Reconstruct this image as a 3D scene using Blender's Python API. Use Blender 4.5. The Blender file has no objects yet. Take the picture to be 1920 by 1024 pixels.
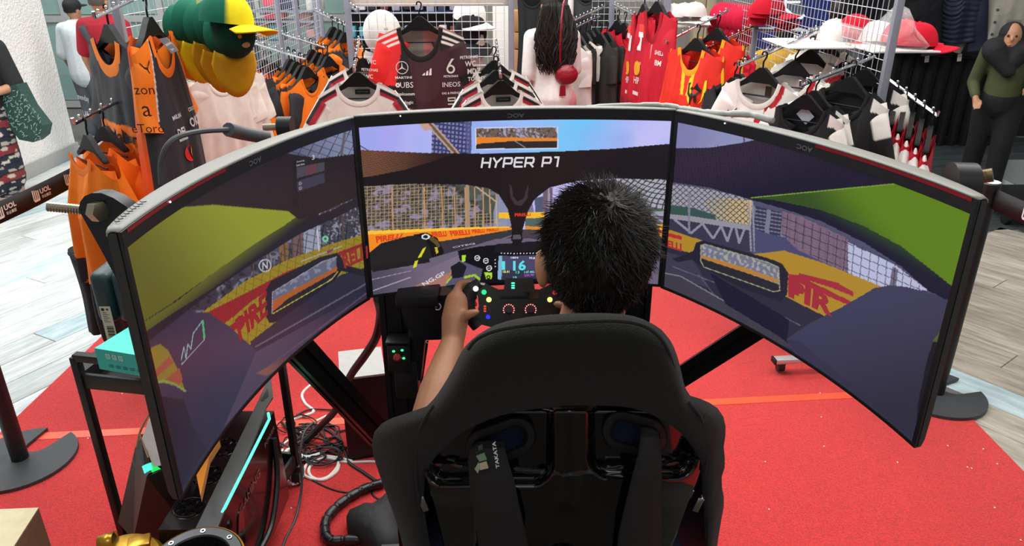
import bpy, bmesh, math, random
import numpy as np
from mathutils import Vector, Matrix, Euler

random.seed(7)
RNG = np.random.default_rng(7)
SC = bpy.context.scene
COL = SC.collection
R = math.radians

# ------------------------------------------------------------------ camera
FPX = 1395.0                      # focal length in pixels of the 1920x1024 frame
PITCH = R(23.63)
ROLL = -0.004
CAMH = 1.75
_c, _s = math.cos(PITCH), math.sin(PITCH)
_cr, _sr = math.cos(ROLL), math.sin(ROLL)
cd = bpy.data.cameras.new('camera')
cam = bpy.data.objects.new('camera', cd)
COL.objects.link(cam)
cd.sensor_width = 36.0
cd.lens = 36.0 * FPX / 1920.0
cd.clip_start = 0.05
right0, up0, fw = Vector((1, 0, 0)), Vector((0, _s, _c)), Vector((0, _c, -_s))
rg = right0 * _cr + up0 * _sr
up = up0 * _cr - right0 * _sr
mw = Matrix((rg, up, -fw)).transposed().to_4x4()
mw.translation = (0, 0, CAMH)
cam.matrix_world = mw
SC.camera = cam

# ------------------------------------------------------------------ light
SC.view_settings.view_transform = 'Standard'
SC.view_settings.look = 'None'
SC.view_settings.gamma = 1.0
SC.view_settings.use_curve_mapping = False
SC.view_settings.exposure = 0.0
wd = bpy.data.worlds.new('indoor_air')
SC.world = wd
wd.use_nodes = True
wd.node_tree.nodes['Background'].inputs[0].default_value = (0.93, 0.96, 1.0, 1)
wd.node_tree.nodes['Background'].inputs[1].default_value = 0.3


def area(name, loc, size, power, col=(1, 1, 1), rot=(0, 0, 0)):
    l = bpy.data.lights.new(name, 'AREA')
    l.shape = 'RECTANGLE'
    l.size, l.size_y = size
    l.energy = power
    l.color = col
    o = bpy.data.objects.new(name, l)
    COL.objects.link(o)
    o.location = loc
    o.rotation_euler = rot
    return o


area('ceiling_lamp', (0.3, 2.6, 3.5), (2.6, 0.7), 60, (1.0, 0.97, 0.93))
area('ceiling_lamp.001', (-2.6, 2.8, 3.6), (1.2, 2.4), 96, (0.93, 0.98, 1.0))
area('ceiling_lamp.002', (2.6, 2.6, 3.6), (1.0, 2.4), 48, (1.0, 0.95, 0.88))
area('ceiling_lamp.003', (-0.6, 4.4, 3.6), (3.4, 0.7), 100, (1.0, 0.99, 0.97))
area('ceiling_lamp.004', (0.2, 6.6, 3.6), (4.5, 0.9), 135, (1.0, 0.98, 0.95))
area('ceiling_lamp.005', (-4.5, 6.6, 3.6), (2.0, 2.0), 130, (0.92, 0.98, 1.0))
area('ceiling_lamp.006', (0.2, -1.2, 3.5), (2.0, 1.0), 34, (1.0, 0.97, 0.93))

# ------------------------------------------------------------------ pixels of the photograph <-> places


def ray(px, py):
    x, y = px - 960.0, py - 512.0
    u = (_cr * x + _sr * y) / FPX
    v = -(-_sr * x + _cr * y) / FPX
    return Vector((u, _c + v * _s, -_s + v * _c))


EYE = Vector((0, 0, CAMH))


def at(px, py, Y):
    d = ray(px, py)
    return EYE + d * (Y / d.y)


def gnd(px, py, z=0.0):
    d = ray(px, py)
    return EYE + d * ((z - CAMH) / d.z)


# ------------------------------------------------------------------ colour and materials
def lin(c):
    if isinstance(c, str):
        c = c.lstrip('#')
        c = [int(c[i:i + 2], 16) / 255 for i in (0, 2, 4)]
    return tuple(x / 12.92 if x <= 0.04045 else ((x + 0.055) / 1.055) ** 2.4 for x in c)


_mats = {}


def mat(name, col, rough=0.55, metal=0.0, noise=0.12, scale=40.0, bump=0.0, bscale=200.0, coat=0.0, emit=0.0, spec=0.5,
        trans=0.0, alpha=1.0):
    """A named procedural material: base colour broken up by noise, with an optional fine bump."""
    if name in _mats:
        return _mats[name]
    m = bpy.data.materials.new(name)
    m.use_nodes = True
    nt = m.node_tree
    b = nt.nodes['Principled BSDF']
    c = lin(col)
    tc = nt.nodes.new('ShaderNodeTexCoord')
    n = nt.nodes.new('ShaderNodeTexNoise')
    n.inputs['Scale'].default_value = scale
    n.inputs['Detail'].default_value = 3
    nt.links.new(tc.outputs['Object'], n.inputs['Vector'])
    mx = nt.nodes.new('ShaderNodeMix')
    mx.data_type = 'RGBA'
    mx.inputs[6].default_value = (*[x * (1 - noise) for x in c], 1)
    mx.inputs[7].default_value = (*[min(1, x * (1 + noise)) for x in c], 1)
    nt.links.new(n.outputs['Fac'], mx.inputs[0])
    nt.links.new(mx.outputs[2], b.inputs['Base Color'])
    b.inputs['Roughness'].default_value = rough
    b.inputs['Metallic'].default_value = metal
    b.inputs['Specular IOR Level'].default_value = spec
    b.inputs['Coat Weight'].default_value = coat
    b.inputs['Coat Roughness'].default_value = 0.06
    b.inputs['Transmission Weight'].default_value = trans
    b.inputs['Alpha'].default_value = alpha
    if emit:
        b.inputs['Emission Color'].default_value = (*c, 1)
        b.inputs['Emission Strength'].default_value = emit
    if bump:
        n2 = nt.nodes.new('ShaderNodeTexNoise')
        n2.inputs['Scale'].default_value = bscale
        n2.inputs['Detail'].default_value = 2
        nt.links.new(tc.outputs['Object'], n2.inputs['Vector'])
        bp = nt.nodes.new('ShaderNodeBump')
        bp.inputs['Strength'].default_value = bump
        bp.inputs['Distance'].default_value = 0.01
        nt.links.new(n2.outputs['Fac'], bp.inputs['Height'])
        nt.links.new(bp.outputs['Normal'], b.inputs['Normal'])
    _mats[name] = m
    return m


def vcmat(name, rough=0.8, bump=0.15, bscale=350.0, spec=0.3, emit=0.0, coat=0.0, trans=0.0, sheen=0.0):
    """Material that takes its dye from the mesh's own colour layer (printed cloth, printed panels, screens)."""
    if name in _mats:
        return _mats[name]
    m = bpy.data.materials.new(name)
    m.use_nodes = True
    nt = m.node_tree
    b = nt.nodes['Principled BSDF']
    a = nt.nodes.new('ShaderNodeVertexColor')
    a.layer_name = 'Col'
    if emit:
        b.inputs['Base Color'].default_value = (0.012, 0.012, 0.014, 1)
        nt.links.new(a.outputs['Color'], b.inputs['Emission Color'])
        b.inputs['Emission Strength'].default_value = emit
    else:
        tc = nt.nodes.new('ShaderNodeTexCoord')
        n = nt.nodes.new('ShaderNodeTexNoise')
        n.inputs['Scale'].default_value = 22
        nt.links.new(tc.outputs['Object'], n.inputs['Vector'])
        mr = nt.nodes.new('ShaderNodeMapRange')
        mr.inputs[3].default_value = 0.85
        mr.inputs[4].default_value = 1.12
        nt.links.new(n.outputs['Fac'], mr.inputs[0])
        mx = nt.nodes.new('ShaderNodeMix')
        mx.data_type = 'RGBA'
        mx.blend_type = 'MULTIPLY'
        mx.inputs[0].default_value = 1
        nt.links.new(a.outputs['Color'], mx.inputs[6])
        nt.links.new(mr.outputs[0], mx.inputs[7])
        nt.links.new(mx.outputs[2], b.inputs['Base Color'])
        if bump:
            n2 = nt.nodes.new('ShaderNodeTexNoise')
            n2.inputs['Scale'].default_value = bscale
            nt.links.new(tc.outputs['Object'], n2.inputs['Vector'])
            bp = nt.nodes.new('ShaderNodeBump')
            bp.inputs['Strength'].default_value = bump
            bp.inputs['Distance'].default_value = 0.004
            nt.links.new(n2.outputs['Fac'], bp.inputs['Height'])
            nt.links.new(bp.outputs['Normal'], b.inputs['Normal'])
    b.inputs['Roughness'].default_value = rough
    b.inputs['Specular IOR Level'].default_value = spec
    b.inputs['Coat Weight'].default_value = coat
    b.inputs['Transmission Weight'].default_value = trans
    b.inputs['Sheen Weight'].default_value = sheen
    _mats[name] = m
    return m


# ------------------------------------------------------------------ mesh builder
WM = {}


def wmat(o):
    return WM.get(o.name, Matrix.Identity(4))


class MB:
    """Collects shapes in world space (or in a thing's own space) and links them as one mesh object."""

    def __init__(self):
        self.v, self.f, self.c = [], [], []

    def add(self, vs, fs, col=None):
        o = len(self.v)
        self.v += [Vector(p) for p in vs]
        self.f += [[i + o for i in f] for f in fs]
        self.c += [col] * len(vs) if (col is None or isinstance(col, str) or not isinstance(col, list)) else col
        return self

    def box(self, c, s, rot=None, col=None, bev=0.0, seg=2):
        bm = bmesh.new()
        bmesh.ops.create_cube(bm, size=1.0)
        bmesh.ops.scale(bm, vec=s, verts=bm.verts)
        if bev:
            bmesh.ops.bevel(bm, geom=list(bm.edges), offset=min(bev, min(s) * 0.45), segments=seg, affect='EDGES', profile=0.5)
        M = Matrix.Translation(c) @ (rot.to_4x4() if rot is not None else Matrix.Identity(4))
        bm.verts.index_update()
        self.add([M @ v.co for v in bm.verts], [[v.index for v in f.verts] for f in bm.faces], col)
        bm.free()
        return self

    def beam(self, p0, p1, w, h, upv=(0, 0, 1), bev=0.0, col=None):
        p0, p1 = Vector(p0), Vector(p1)
        d = (p1 - p0)
        L = d.length
        d.normalize()
        u = Vector(upv)
        x = d.cross(u)
        if x.length < 1e-4:
            x = d.cross(Vector((1, 0, 0)))
        x.normalize()
        z = x.cross(d)
        rot = Matrix((x, d, z)).transposed()
        return self.box((p0 + p1) / 2, (w, L, h), rot, col, bev)

    def tube(self, path, r, n=8, caps=True, col=None, flat=None):
        P = [Vector(p) for p in path]
        rs = r if isinstance(r, (list, tuple)) else [r] * len(P)
        vs, fs = [], []
        t0 = (P[1] - P[0]).normalized()
        a = Vector((0, 0, 1)) if abs(t0.z) < 0.9 else Vector((1, 0, 0))
        x = t0.cross(a).normalized()
        for i, p in enumerate(P):
            t = (P[min(i + 1, len(P) - 1)] - P[max(i - 1, 0)])
            if t.length < 1e-9:
                t = t0
            t.normalize()
            x = (x - t * x.dot(t))
            if x.length < 1e-6:
                x = t.orthogonal()
            x.normalize()
            y = t.cross(x)
            for k in range(n):
                an = 2 * math.pi * k / n
                vs.append(p + x * (math.cos(an) * rs[i]) + y * (math.sin(an) * rs[i] * (flat or 1)))
        for i in range(len(P) - 1):
            for k in range(n):
                k2 = (k + 1) % n
                fs.append([i * n + k, i * n + k2, (i + 1) * n + k2, (i + 1) * n + k])
        if caps:
            fs.append(list(range(n))[::-1])
            fs.append([(len(P) - 1) * n + k for k in range(n)])
        return self.add(vs, fs, col)

    def cyl(self, p0, p1, r0, r1=None, n=16, col=None):
        return self.tube([p0, p1], [r0, r0 if r1 is None else r1], n, True, col)

    def lathe(self, prof, n=24, M=None, col=None, arc=None):
        M = M or Matrix.Identity(4)
        vs, fs = [], []
        m = len(prof)
        for k in range(n):
            an = 2 * math.pi * k / n
            for (r, z) in prof:
                vs.append(M @ Vector((r * math.cos(an), r * math.sin(an), z)))
        for k in range(n):
            k2 = (k + 1) % n
            for j in range(m - 1):
                fs.append([k * m + j, k2 * m + j, k2 * m + j + 1, k * m + j + 1])
        if prof[0][0] > 1e-6:
            pass
        return self.add(vs, fs, col)

    def ell(self, c, rad, rot=None, n=16, m=10, col=None):
        if not isinstance(rad, (tuple, list, Vector)):
            rad = (rad,) * 3
        M = Matrix.Translation(c) @ (rot.to_4x4() if rot is not None else Matrix.Identity(4))
        vs = [M @ Vector((0, 0, rad[2]))]
        for j in range(1, m):
            ph = math.pi * j / m
            for k in range(n):
                th = 2 * math.pi * k / n
                vs.append(M @ Vector((rad[0] * math.sin(ph) * math.cos(th), rad[1] * math.sin(ph) * math.sin(th), rad[2] * math.cos(ph))))
        vs.append(M @ Vector((0, 0, -rad[2])))
        fs = []
        for k in range(n):
            k2 = (k + 1) % n
            fs.append([0, 1 + k, 1 + k2])
            for j in range(m - 2):
                fs.append([1 + j * n + k, 1 + (j + 1) * n + k, 1 + (j + 1) * n + k2, 1 + j * n + k2])
            e = 1 + (m - 2) * n
            fs.append([e + k, len(vs) - 1, e + k2])
        return self.add(vs, fs, col)

    def prism(self, poly, z0, z1, M=None, col=None):
        M = M or Matrix.Identity(4)
        n = len(poly)
        vs = [M @ Vector((x, y, z0)) for x, y in poly] + [M @ Vector((x, y, z1)) for x, y in poly]
        fs = [list(range(n))[::-1], [n + i for i in range(n)]]
        fs += [[i, (i + 1) % n, n + (i + 1) % n, n + i] for i in range(n)]
        return self.add(vs, fs, col)

    def grid(self, P, col=None, close=False):
        """P: list of rows of points"""
        n = len(P[0])
        vs = [p for row in P for p in row]
        fs = []
        for i in range(len(P) - 1):
            for k in range(n if close else n - 1):
                k2 = (k + 1) % n
                fs.append([i * n + k, i * n + k2, (i + 1) * n + k2, (i + 1) * n + k])
        if isinstance(col, list) and col and isinstance(col[0], list):
            col = [c for row in col for c in row]
        return self.add(vs, fs, col)

    def mesh(self, name, M=None):
        me = bpy.data.meshes.new(name)
        vv = self.v if M is None else [M @ p for p in self.v]
        me.from_pydata([tuple(p) for p in vv], [], self.f)
        return me

    def build(self, name, m, parent=None, label=None, cat=None, group=None, kind=None, local=False, smooth=True, ang=38, solid=0.0):
        M = None
        if parent is not None and not local:
            M = wmat(parent).inverted()
        me = self.mesh(name, M)
        if any(c is not None for c in self.c):
            ca = me.color_attributes.new('Col', 'FLOAT_COLOR', 'POINT')
            arr = np.ones((len(self.v), 4), dtype=np.float32)
            cache = {}
            for i, c in enumerate(self.c):
                if c is None:
                    continue
                if c not in cache:
                    cache[c] = lin(c) if isinstance(c, str) else c
                arr[i, :3] = cache[c]
            ca.data.foreach_set('color', arr.ravel())
        if smooth:
            me.polygons.foreach_set('use_smooth', [True] * len(me.polygons))
            me.set_sharp_from_angle(angle=R(ang))
        o = bpy.data.objects.new(name, me)
        COL.objects.link(o)
        if m is not None:
            me.materials.append(m)
        if parent is not None:
            o.parent = parent
        if solid:
            sm = o.modifiers.new('thickness', 'SOLIDIFY')
            sm.thickness = solid
            sm.offset = 0
        tag(o, label, cat, group, kind)
        return o


def tag(o, label=None, cat=None, group=None, kind=None):
    for k, v in (('label', label), ('category', cat), ('group', group), ('kind', kind)):
        if v:
            o[k] = v
    return o


def thing(name, label, cat, loc=(0, 0, 0), rotz=0.0, group=None, M=None):
    o = bpy.data.objects.new(name, None)
    o.empty_display_size = 0.05
    COL.objects.link(o)
    if M is None:
        M = Matrix.Translation(loc) @ Matrix.Rotation(rotz, 4, 'Z')
    o.matrix_world = M
    WM[o.name] = M.copy()
    return tag(o, label, cat, group)


def dup(root, M, label=None, group=None):
    r = root.copy()
    COL.objects.link(r)
    r.matrix_world = M
    WM[r.name] = M.copy()
    if label:
        r['label'] = label
    if group:
        r['group'] = group
    for ch in list(root.children):
        c = ch.copy()
        COL.objects.link(c)
        c.parent = r
        for g in list(ch.children):
            d = g.copy()
            COL.objects.link(d)
            d.parent = c
    return r


def bez(pts, n=12):
    """Smooth open path through points (Catmull-Rom)."""
    P = [Vector(p) for p in pts]
    P = [P[0] * 2 - P[1]] + P + [P[-1] * 2 - P[-2]]
    out = []
    for i in range(1, len(P) - 2):
        for k in range(n):
            t = k / n
            a, b, c, d = P[i - 1], P[i], P[i + 1], P[i + 2]
            out.append(0.5 * ((2 * b) + (c - a) * t + (2 * a - 5 * b + 4 * c - d) * t * t + (3 * b - a - 3 * c + d) * t ** 3))
    out.append(P[-2])
    return out


def text2d(body, size=1.0, bold=0.0, sx=1.0, shear=0.0, align='CENTER'):
    cu = bpy.data.curves.new('lettering', 'FONT')
    cu.body = body
    cu.size = 1.0
    cu.align_x = align
    cu.align_y = 'CENTER'
    cu.offset = bold
    cu.resolution_u = 2
    cu.shear = shear
    o = bpy.data.objects.new('lettering', cu)
    me = bpy.data.meshes.new_from_object(o)
    vs = [(v.co.x * sx * size, v.co.y * size) for v in me.vertices]
    fs = [list(p.vertices) for p in me.polygons]
    bpy.data.objects.remove(o)
    bpy.data.meshes.remove(me)
    return vs, fs


def letter(mb, body, M, size, col=None, **k):
    """Flat lettering placed by a matrix (x right, y up, z off the surface)."""
    vs, fs = text2d(body, size, **k)
    return mb.add([M @ Vector((x, y, 0)) for x, y in vs], fs, col)


def frame(o, x, y):
    x, y = Vector(x).normalized(), Vector(y)
    z = x.cross(y).normalized()
    y = z.cross(x)
    M = Matrix((x, y, z)).transposed().to_4x4()
    M.translation = o
    return M


# shared materials
M_black = mat('black_plastic', '#17181a', 0.42, bump=0.05, bscale=500)
M_matte = mat('matte_black_metal', '#1a1a1b', 0.5, spec=0.4)
M_gloss = mat('gloss_black', '#0b0b0c', 0.09, coat=0.6, noise=0.02)
M_chrome = mat('chrome', '#d8dadd', 0.16, metal=1.0, noise=0.03)
M_greymetal = mat('grey_painted_metal', '#8b8d99', 0.45, metal=0.2, noise=0.05)
M_wire = mat('white_coated_wire', '#c3c4cb', 0.4, metal=0.3, noise=0.04)
M_white = mat('white_plastic', '#e4e2dc', 0.45, noise=0.04)
M_cloth = vcmat('dyed_cloth', 0.85, 0.25, 300, 0.2)
M_sport = vcmat('sports_cloth', 0.6, 0.15, 500, 0.35)
M_print = vcmat('printed_surface', 0.5, 0, spec=0.4)
M_skin = mat('skin', '#b98463', 0.5, noise=0.06, scale=18, bump=0.04, bscale=260)
# ------------------------------------------------------------------ the room
def vinyl(name, cols, gx=1.2, gy=9.0, rough=0.42):
    """Wood-look vinyl: long grain streaks, a different tint for every plank."""
    m = bpy.data.materials.new(name)
    m.use_nodes = True
    nt = m.node_tree
    b = nt.nodes['Principled BSDF']
    tc = nt.nodes.new('ShaderNodeTexCoord')
    mp = nt.nodes.new('ShaderNodeMapping')
    mp.inputs['Scale'].default_value = (gx, gy, 1)
    oi = nt.nodes.new('ShaderNodeObjectInfo')
    ad = nt.nodes.new('ShaderNodeVectorMath')
    sc = nt.nodes.new('ShaderNodeVectorMath')
    sc.operation = 'SCALE'
    sc.inputs['Scale'].default_value = 37.0
    nt.links.new(oi.outputs['Random'], sc.inputs[0])
    nt.links.new(tc.outputs['Object'], ad.inputs[0])
    nt.links.new(sc.outputs[0], ad.inputs[1])
    nt.links.new(ad.outputs[0], mp.inputs['Vector'])
    n = nt.nodes.new('ShaderNodeTexNoise')
    n.inputs['Scale'].default_value = 3.0
    n.inputs['Detail'].default_value = 8
    n.inputs['Roughness'].default_value = 0.65
    n.inputs['Distortion'].default_value = 0.6
    nt.links.new(mp.outputs['Vector'], n.inputs['Vector'])
    cr = nt.nodes.new('ShaderNodeValToRGB')
    cr.color_ramp.elements[0].position = 0.3
    cr.color_ramp.elements[0].color = (*lin(cols[0]), 1)
    cr.color_ramp.elements[1].position = 0.68
    cr.color_ramp.elements[1].color = (*lin(cols[1]), 1)
    nt.links.new(n.outputs['Fac'], cr.inputs['Fac'])
    mr = nt.nodes.new('ShaderNodeMapRange')
    mr.inputs[3].default_value = 0.82
    mr.inputs[4].default_value = 1.1
    nt.links.new(oi.outputs['Random'], mr.inputs[0])
    mx = nt.nodes.new('ShaderNodeMix')
    mx.data_type = 'RGBA'
    mx.blend_type = 'MULTIPLY'
    mx.inputs[0].default_value = 1
    nt.links.new(cr.outputs['Color'], mx.inputs[6])
    nt.links.new(mr.outputs[0], mx.inputs[7])
    nt.links.new(mx.outputs[2], b.inputs['Base Color'])
    b.inputs['Roughness'].default_value = rough
    return m


M_plankL = vinyl('pale_grey_vinyl', ('#a9afad', '#dde1de'))
M_plankB = vinyl('blue_grey_vinyl', ('#93aeb6', '#cfe0e3'))
M_plankR = vinyl('oak_grey_vinyl', ('#8f8678', '#d2cabb'))
M_plankD = vinyl('dark_slate_vinyl', ('#2d3234', '#4d5455'))
M_joint = mat('floor_joint', '#6d6a66', 0.8)

fb = MB()
fb.box((0, 5.5, -0.03), (15, 13.5, 0.05))
floor = fb.build('floor', M_joint, kind='structure', smooth=False)
floor['label'] = 'wood-look plank floor around the red carpet'
WM[floor.name] = Matrix.Identity(4)

pm = MB().box((0, 0, 0), (1.196, 0.176, 0.006), bev=0.0015, seg=1).mesh('plank')


def planks(region, ang, m, pick=None):
    """Lay planks at an angle over a region (function of x,y -> bool)."""
    me = pm.copy()
    me.materials.append(m)
    meb = None
    ca, sa = math.cos(ang), math.sin(ang)
    for i in range(-14, 15):
        for j in range(-62, 63):
            a, b = (i + (j % 3) / 3.0) * 1.2, j * 0.18
            x, y = a * ca - b * sa + 0.0, a * sa + b * ca + 4.5
            if not region(x, y):
                continue
            use = me
            if pick and pick(x, y, i, j):
                if meb is None:
                    meb = pm.copy()
                    meb.materials.append(M_plankB)
                use = meb
            o = bpy.data.objects.new('plank', use)
            COL.objects.link(o)
            o.parent = floor
            o.location = (x, y, -0.003)
            o.rotation_euler = (0, 0, ang)


planks(lambda x, y: -4.4 < x < -1.75 and 1.9 < y < 7.2, R(62), M_plankL, lambda x, y, i, j: (i * 7 + j * 3) % 5 == 0)
planks(lambda x, y: 1.7 < x < 4.4 and 2.0 < y < 4.75 and y < 5.65 - 0.28 * x + 0.1, R(127), M_plankR, lambda x, y, i, j: (i * 5 + j) % 13 == 0 and y < 3.2)
planks(lambda x, y: 2.2 < x < 5.6 and 4.55 < y < 7.4, R(8), M_plankD)

# red carpet
M_carpet = bpy.data.materials.new('red_needlefelt')
M_carpet.use_nodes = True
_nt = M_carpet.node_tree
_b = _nt.nodes['Principled BSDF']
_tc = _nt.nodes.new('ShaderNodeTexCoord')
_n1 = _nt.nodes.new('ShaderNodeTexNoise')
_n1.inputs['Scale'].default_value = 230
_n1.inputs['Detail'].default_value = 3
_n2 = _nt.nodes.new('ShaderNodeTexNoise')
_n2.inputs['Scale'].default_value = 2.0
_ra = _nt.nodes.new('ShaderNodeValToRGB')
_ra.color_ramp.elements[0].position = 0.32
_ra.color_ramp.elements[0].color = (*lin('#a01f20'), 1)
_ra.color_ramp.elements[1].position = 0.6
_ra.color_ramp.elements[1].color = (*lin('#d42c2a'), 1)
_nt.links.new(_tc.outputs['Object'], _n1.inputs['Vector'])
_nt.links.new(_tc.outputs['Object'], _n2.inputs['Vector'])
_nt.links.new(_n1.outputs['Fac'], _ra.inputs['Fac'])
_mx = _nt.nodes.new('ShaderNodeMix')
_mx.data_type = 'RGBA'
_mx.blend_type = 'MULTIPLY'
_mx.inputs[0].default_value = 1
_mr = _nt.nodes.new('ShaderNodeMapRange')
_mr.inputs[3].default_value = 0.88
_mr.inputs[4].default_value = 1.1
_nt.links.new(_n2.outputs['Fac'], _mr.inputs[0])
_nt.links.new(_ra.outputs['Color'], _mx.inputs[6])
_nt.links.new(_mr.outputs[0], _mx.inputs[7])
_nt.links.new(_mx.outputs[2], _b.inputs['Base Color'])
_b.inputs['Roughness'].default_value = 0.95
_b.inputs['Sheen Weight'].default_value = 0.25
_bp = _nt.nodes.new('ShaderNodeBump')
_bp.inputs['Strength'].default_value = 0.5
_bp.inputs['Distance'].default_value = 0.004
_nt.links.new(_n1.outputs['Fac'], _bp.inputs['Height'])
_nt.links.new(_bp.outputs['Normal'], _b.inputs['Normal'])

carpet = thing('carpet', 'large red needlefelt carpet under the racing rig, seams taped across', 'carpet', (-0.09, 3.0, 0))
for i, (y0, y1) in enumerate(((0.2, 2.46), (2.48, 4.6))):
    k = MB()
    k.prism([(-2.02, y0), (1.85, y0), (1.85, y1 + 0.25), (-2.02, y1 - 0.06)] if i == 0 else [(-2.02, y0 - 0.06), (1.85, y0 + 0.25), (1.85, y1), (-2.02, y1)], 0.0005, 0.006)
    k.build('carpet_length', M_carpet, carpet, smooth=False)
M_tape = mat('red_seam_tape', '#ff5a3c', 0.35, noise=0.05)
k = MB()
k.prism([(-2.02, 2.375), (1.85, 2.69), (1.85, 2.735), (-2.02, 2.42)], 0.0065, 0.0075)
k.build('seam_tape', M_tape, carpet, smooth=False)
k = MB()
for px, py in ((1545, 837), (1683, 867), (1777, 836), (1814, 876), (1822, 878), (1870, 870), (1914, 1013), (1435, 866), (1442, 955), (546, 953), (229, 738), (1538, 737), (1865, 952), (1844, 842), (165, 822), (1540, 782)):
    p = gnd(px, py, 0.008)
    k.ell(p, (0.003, 0.004, 0.002), n=6, m=4)
sp = k.build('debris', M_white, label='tiny white paper crumbs scattered on the red carpet', cat='debris', kind='stuff')

# left white rendered wall
M_render = bpy.data.materials.new('white_rough_render')
M_render.use_nodes = True
_nt = M_render.node_tree
_b = _nt.nodes['Principled BSDF']
_b.inputs['Base Color'].default_value = (*lin('#f1f0ec'), 1)
_b.inputs['Roughness'].default_value = 0.75
_tc = _nt.nodes.new('ShaderNodeTexCoord')
_n1 = _nt.nodes.new('ShaderNodeTexNoise')
_n1.inputs['Scale'].default_value = 55
_n1.inputs['Detail'].default_value = 4
_bp = _nt.nodes.new('ShaderNodeBump')
_bp.inputs['Strength'].default_value = 0.7
_bp.inputs['Distance'].default_value = 0.02
_nt.links.new(_tc.outputs['Object'], _n1.inputs['Vector'])
_nt.links.new(_n1.outputs['Fac'], _bp.inputs['Height'])
_nt.links.new(_bp.outputs['Normal'], _b.inputs['Normal'])
w = MB().box((-4.9, 4.9, 1.6), (1.75, 3.75, 3.2))
w = w.build('wall_left', M_render, kind='structure', smooth=False)
w = MB().box((-4.015, 4.9, 0.06), (0.02, 3.78, 0.12), bev=0.004)
w.box((-4.9, 6.785, 0.06), (1.77, 0.02, 0.12))
w.build('baseboard_left', mat('grey_skirting', '#a9aaa6', 0.5), kind='structure')
# far back wall, glass shopfront and dark shop wall
w = MB().box((0, 11.6, 1.6), (18, 0.1, 3.2))
w.build('wall_back', mat('pale_beige_paint', '#c3bcaf', 0.7), kind='structure', smooth=False)
w = MB().box((4.9, 7.45, 1.6), (4.2, 0.12, 3.2))
w.build('wall_right', mat('near_black_paint', '#101218', 0.6), kind='structure', smooth=False)
w = MB().box((2.55, 7.1, 1.6), (0.7, 0.1, 3.2))
w.build('wall_middle', mat('deep_blue_paint', '#1c2f7c', 0.5), kind='structure', smooth=False)
# glass shopfront left of the racks
wf = MB()
for x in (-6.2, -5.1, -4.0, -2.9, -1.8):
    wf.box((x, 9.0, 1.3), (0.07, 0.07, 2.6))
for z in (0.05, 1.02, 2.55):
    wf.box((-4.0, 9.0, z), (4.4, 0.06, 0.07))
win = wf.build('window_1', mat('pale_aluminium', '#c9cdc9', 0.4, metal=0.4), kind='structure', smooth=False)
win['label'] = 'glazed shopfront behind the left racks'
M_glass = mat('green_tinted_glass', '#a8cfc9', 0.12, alpha=0.45, noise=0.02)
for x in (-5.65, -4.55, -3.45, -2.35):
    for z0, z1 in ((0.1, 0.98), (1.07, 2.5)):
        MB().box((x, 9.0, (z0 + z1) / 2), (1.02, 0.012, z1 - z0)).build('pane', M_glass, win, smooth=False)
# ------------------------------------------------------------------ curved monitors
class Paint:
    def __init__(self, px, py):
        self.x, self.y = px, py
        self.c = np.zeros((len(px), 3))

    def mask(self, P):
        x, y = self.x, self.y
        ins = np.zeros(len(x), bool)
        n = len(P)
        for i in range(n):
            (x1, y1), (x2, y2) = P[i], P[(i + 1) % n]
            if y1 == y2:
                continue
            ins ^= ((y1 > y) != (y2 > y)) & (x < (x2 - x1) * (y - y1) / (y2 - y1) + x1)
        return ins

    def poly(self, P, col, a=1.0):
        m = self.mask(P) if not isinstance(P, np.ndarray) else P
        c = np.array(lin(col))
        self.c[m] = self.c[m] * (1 - a) + c * a
        return m

    def grad(self, P, c0, c1, p0, p1):
        m = self.mask(P)
        d = np.array(p1, float) - p0
        t = np.clip(((self.x[m] - p0[0]) * d[0] + (self.y[m] - p0[1]) * d[1]) / (d @ d), 0, 1)[:, None]
        t = t * t * (3 - 2 * t)
        self.c[m] = np.array(lin(c0)) * (1 - t) + np.array(lin(c1)) * t
        return m

    def line(self, P, w, col, a=1.0, within=None):
        for (x1, y1), (x2, y2) in zip(P[:-1], P[1:]):
            dx, dy = x2 - x1, y2 - y1
            L = dx * dx + dy * dy
            t = np.clip(((self.x - x1) * dx + (self.y - y1) * dy) / L, 0, 1)
            m = np.hypot(self.x - x1 - t * dx, self.y - y1 - t * dy) < w
            if within is not None:
                m &= within
            self.c[m] = self.c[m] * (1 - a) + np.array(lin(col)) * a

    def disc(self, cx, cy, r, col, r0=0.0, ry=None):
        d = np.hypot(self.x - cx, (self.y - cy) * (r / (ry or r)))
        self.c[(d < r) & (d >= r0)] = lin(col)

    def weave(self, m, dx, dy, amp, ang=0.0):
        u = self.x[m] * math.cos(ang) + self.y[m] * math.sin(ang)
        v = -self.x[m] * math.sin(ang) + self.y[m] * math.cos(ang)
        self.c[m] *= (1 + amp * np.sign(np.sin(u / dx * 6.283) * np.sin(v / dy * 6.283 + u / dx)))[:, None]

    def mottle(self, m, s, amp, col=None, seed=1, thr=0.3, soft=3.0):
        r = np.random.default_rng(seed)
        v = np.zeros(m.sum())
        for k in range(6):
            a, f, ph = r.uniform(0, 6.28), r.uniform(0.5, 2.2) / s, r.uniform(0, 6.28)
            v += np.sin((self.x[m] * math.cos(a) + self.y[m] * math.sin(a)) * f * 6.283 + ph + 1.5 * np.sin(self.y[m] * f * 3 + k))
        v /= 3
        if col is None:
            self.c[m] *= np.clip(1 + amp * v, 0.1, 3)[:, None]
        else:
            k = np.clip((v - thr) * soft, 0, 1)[:, None] * amp
            self.c[m] = self.c[m] * (1 - k) + np.array(lin(col)) * k


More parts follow.
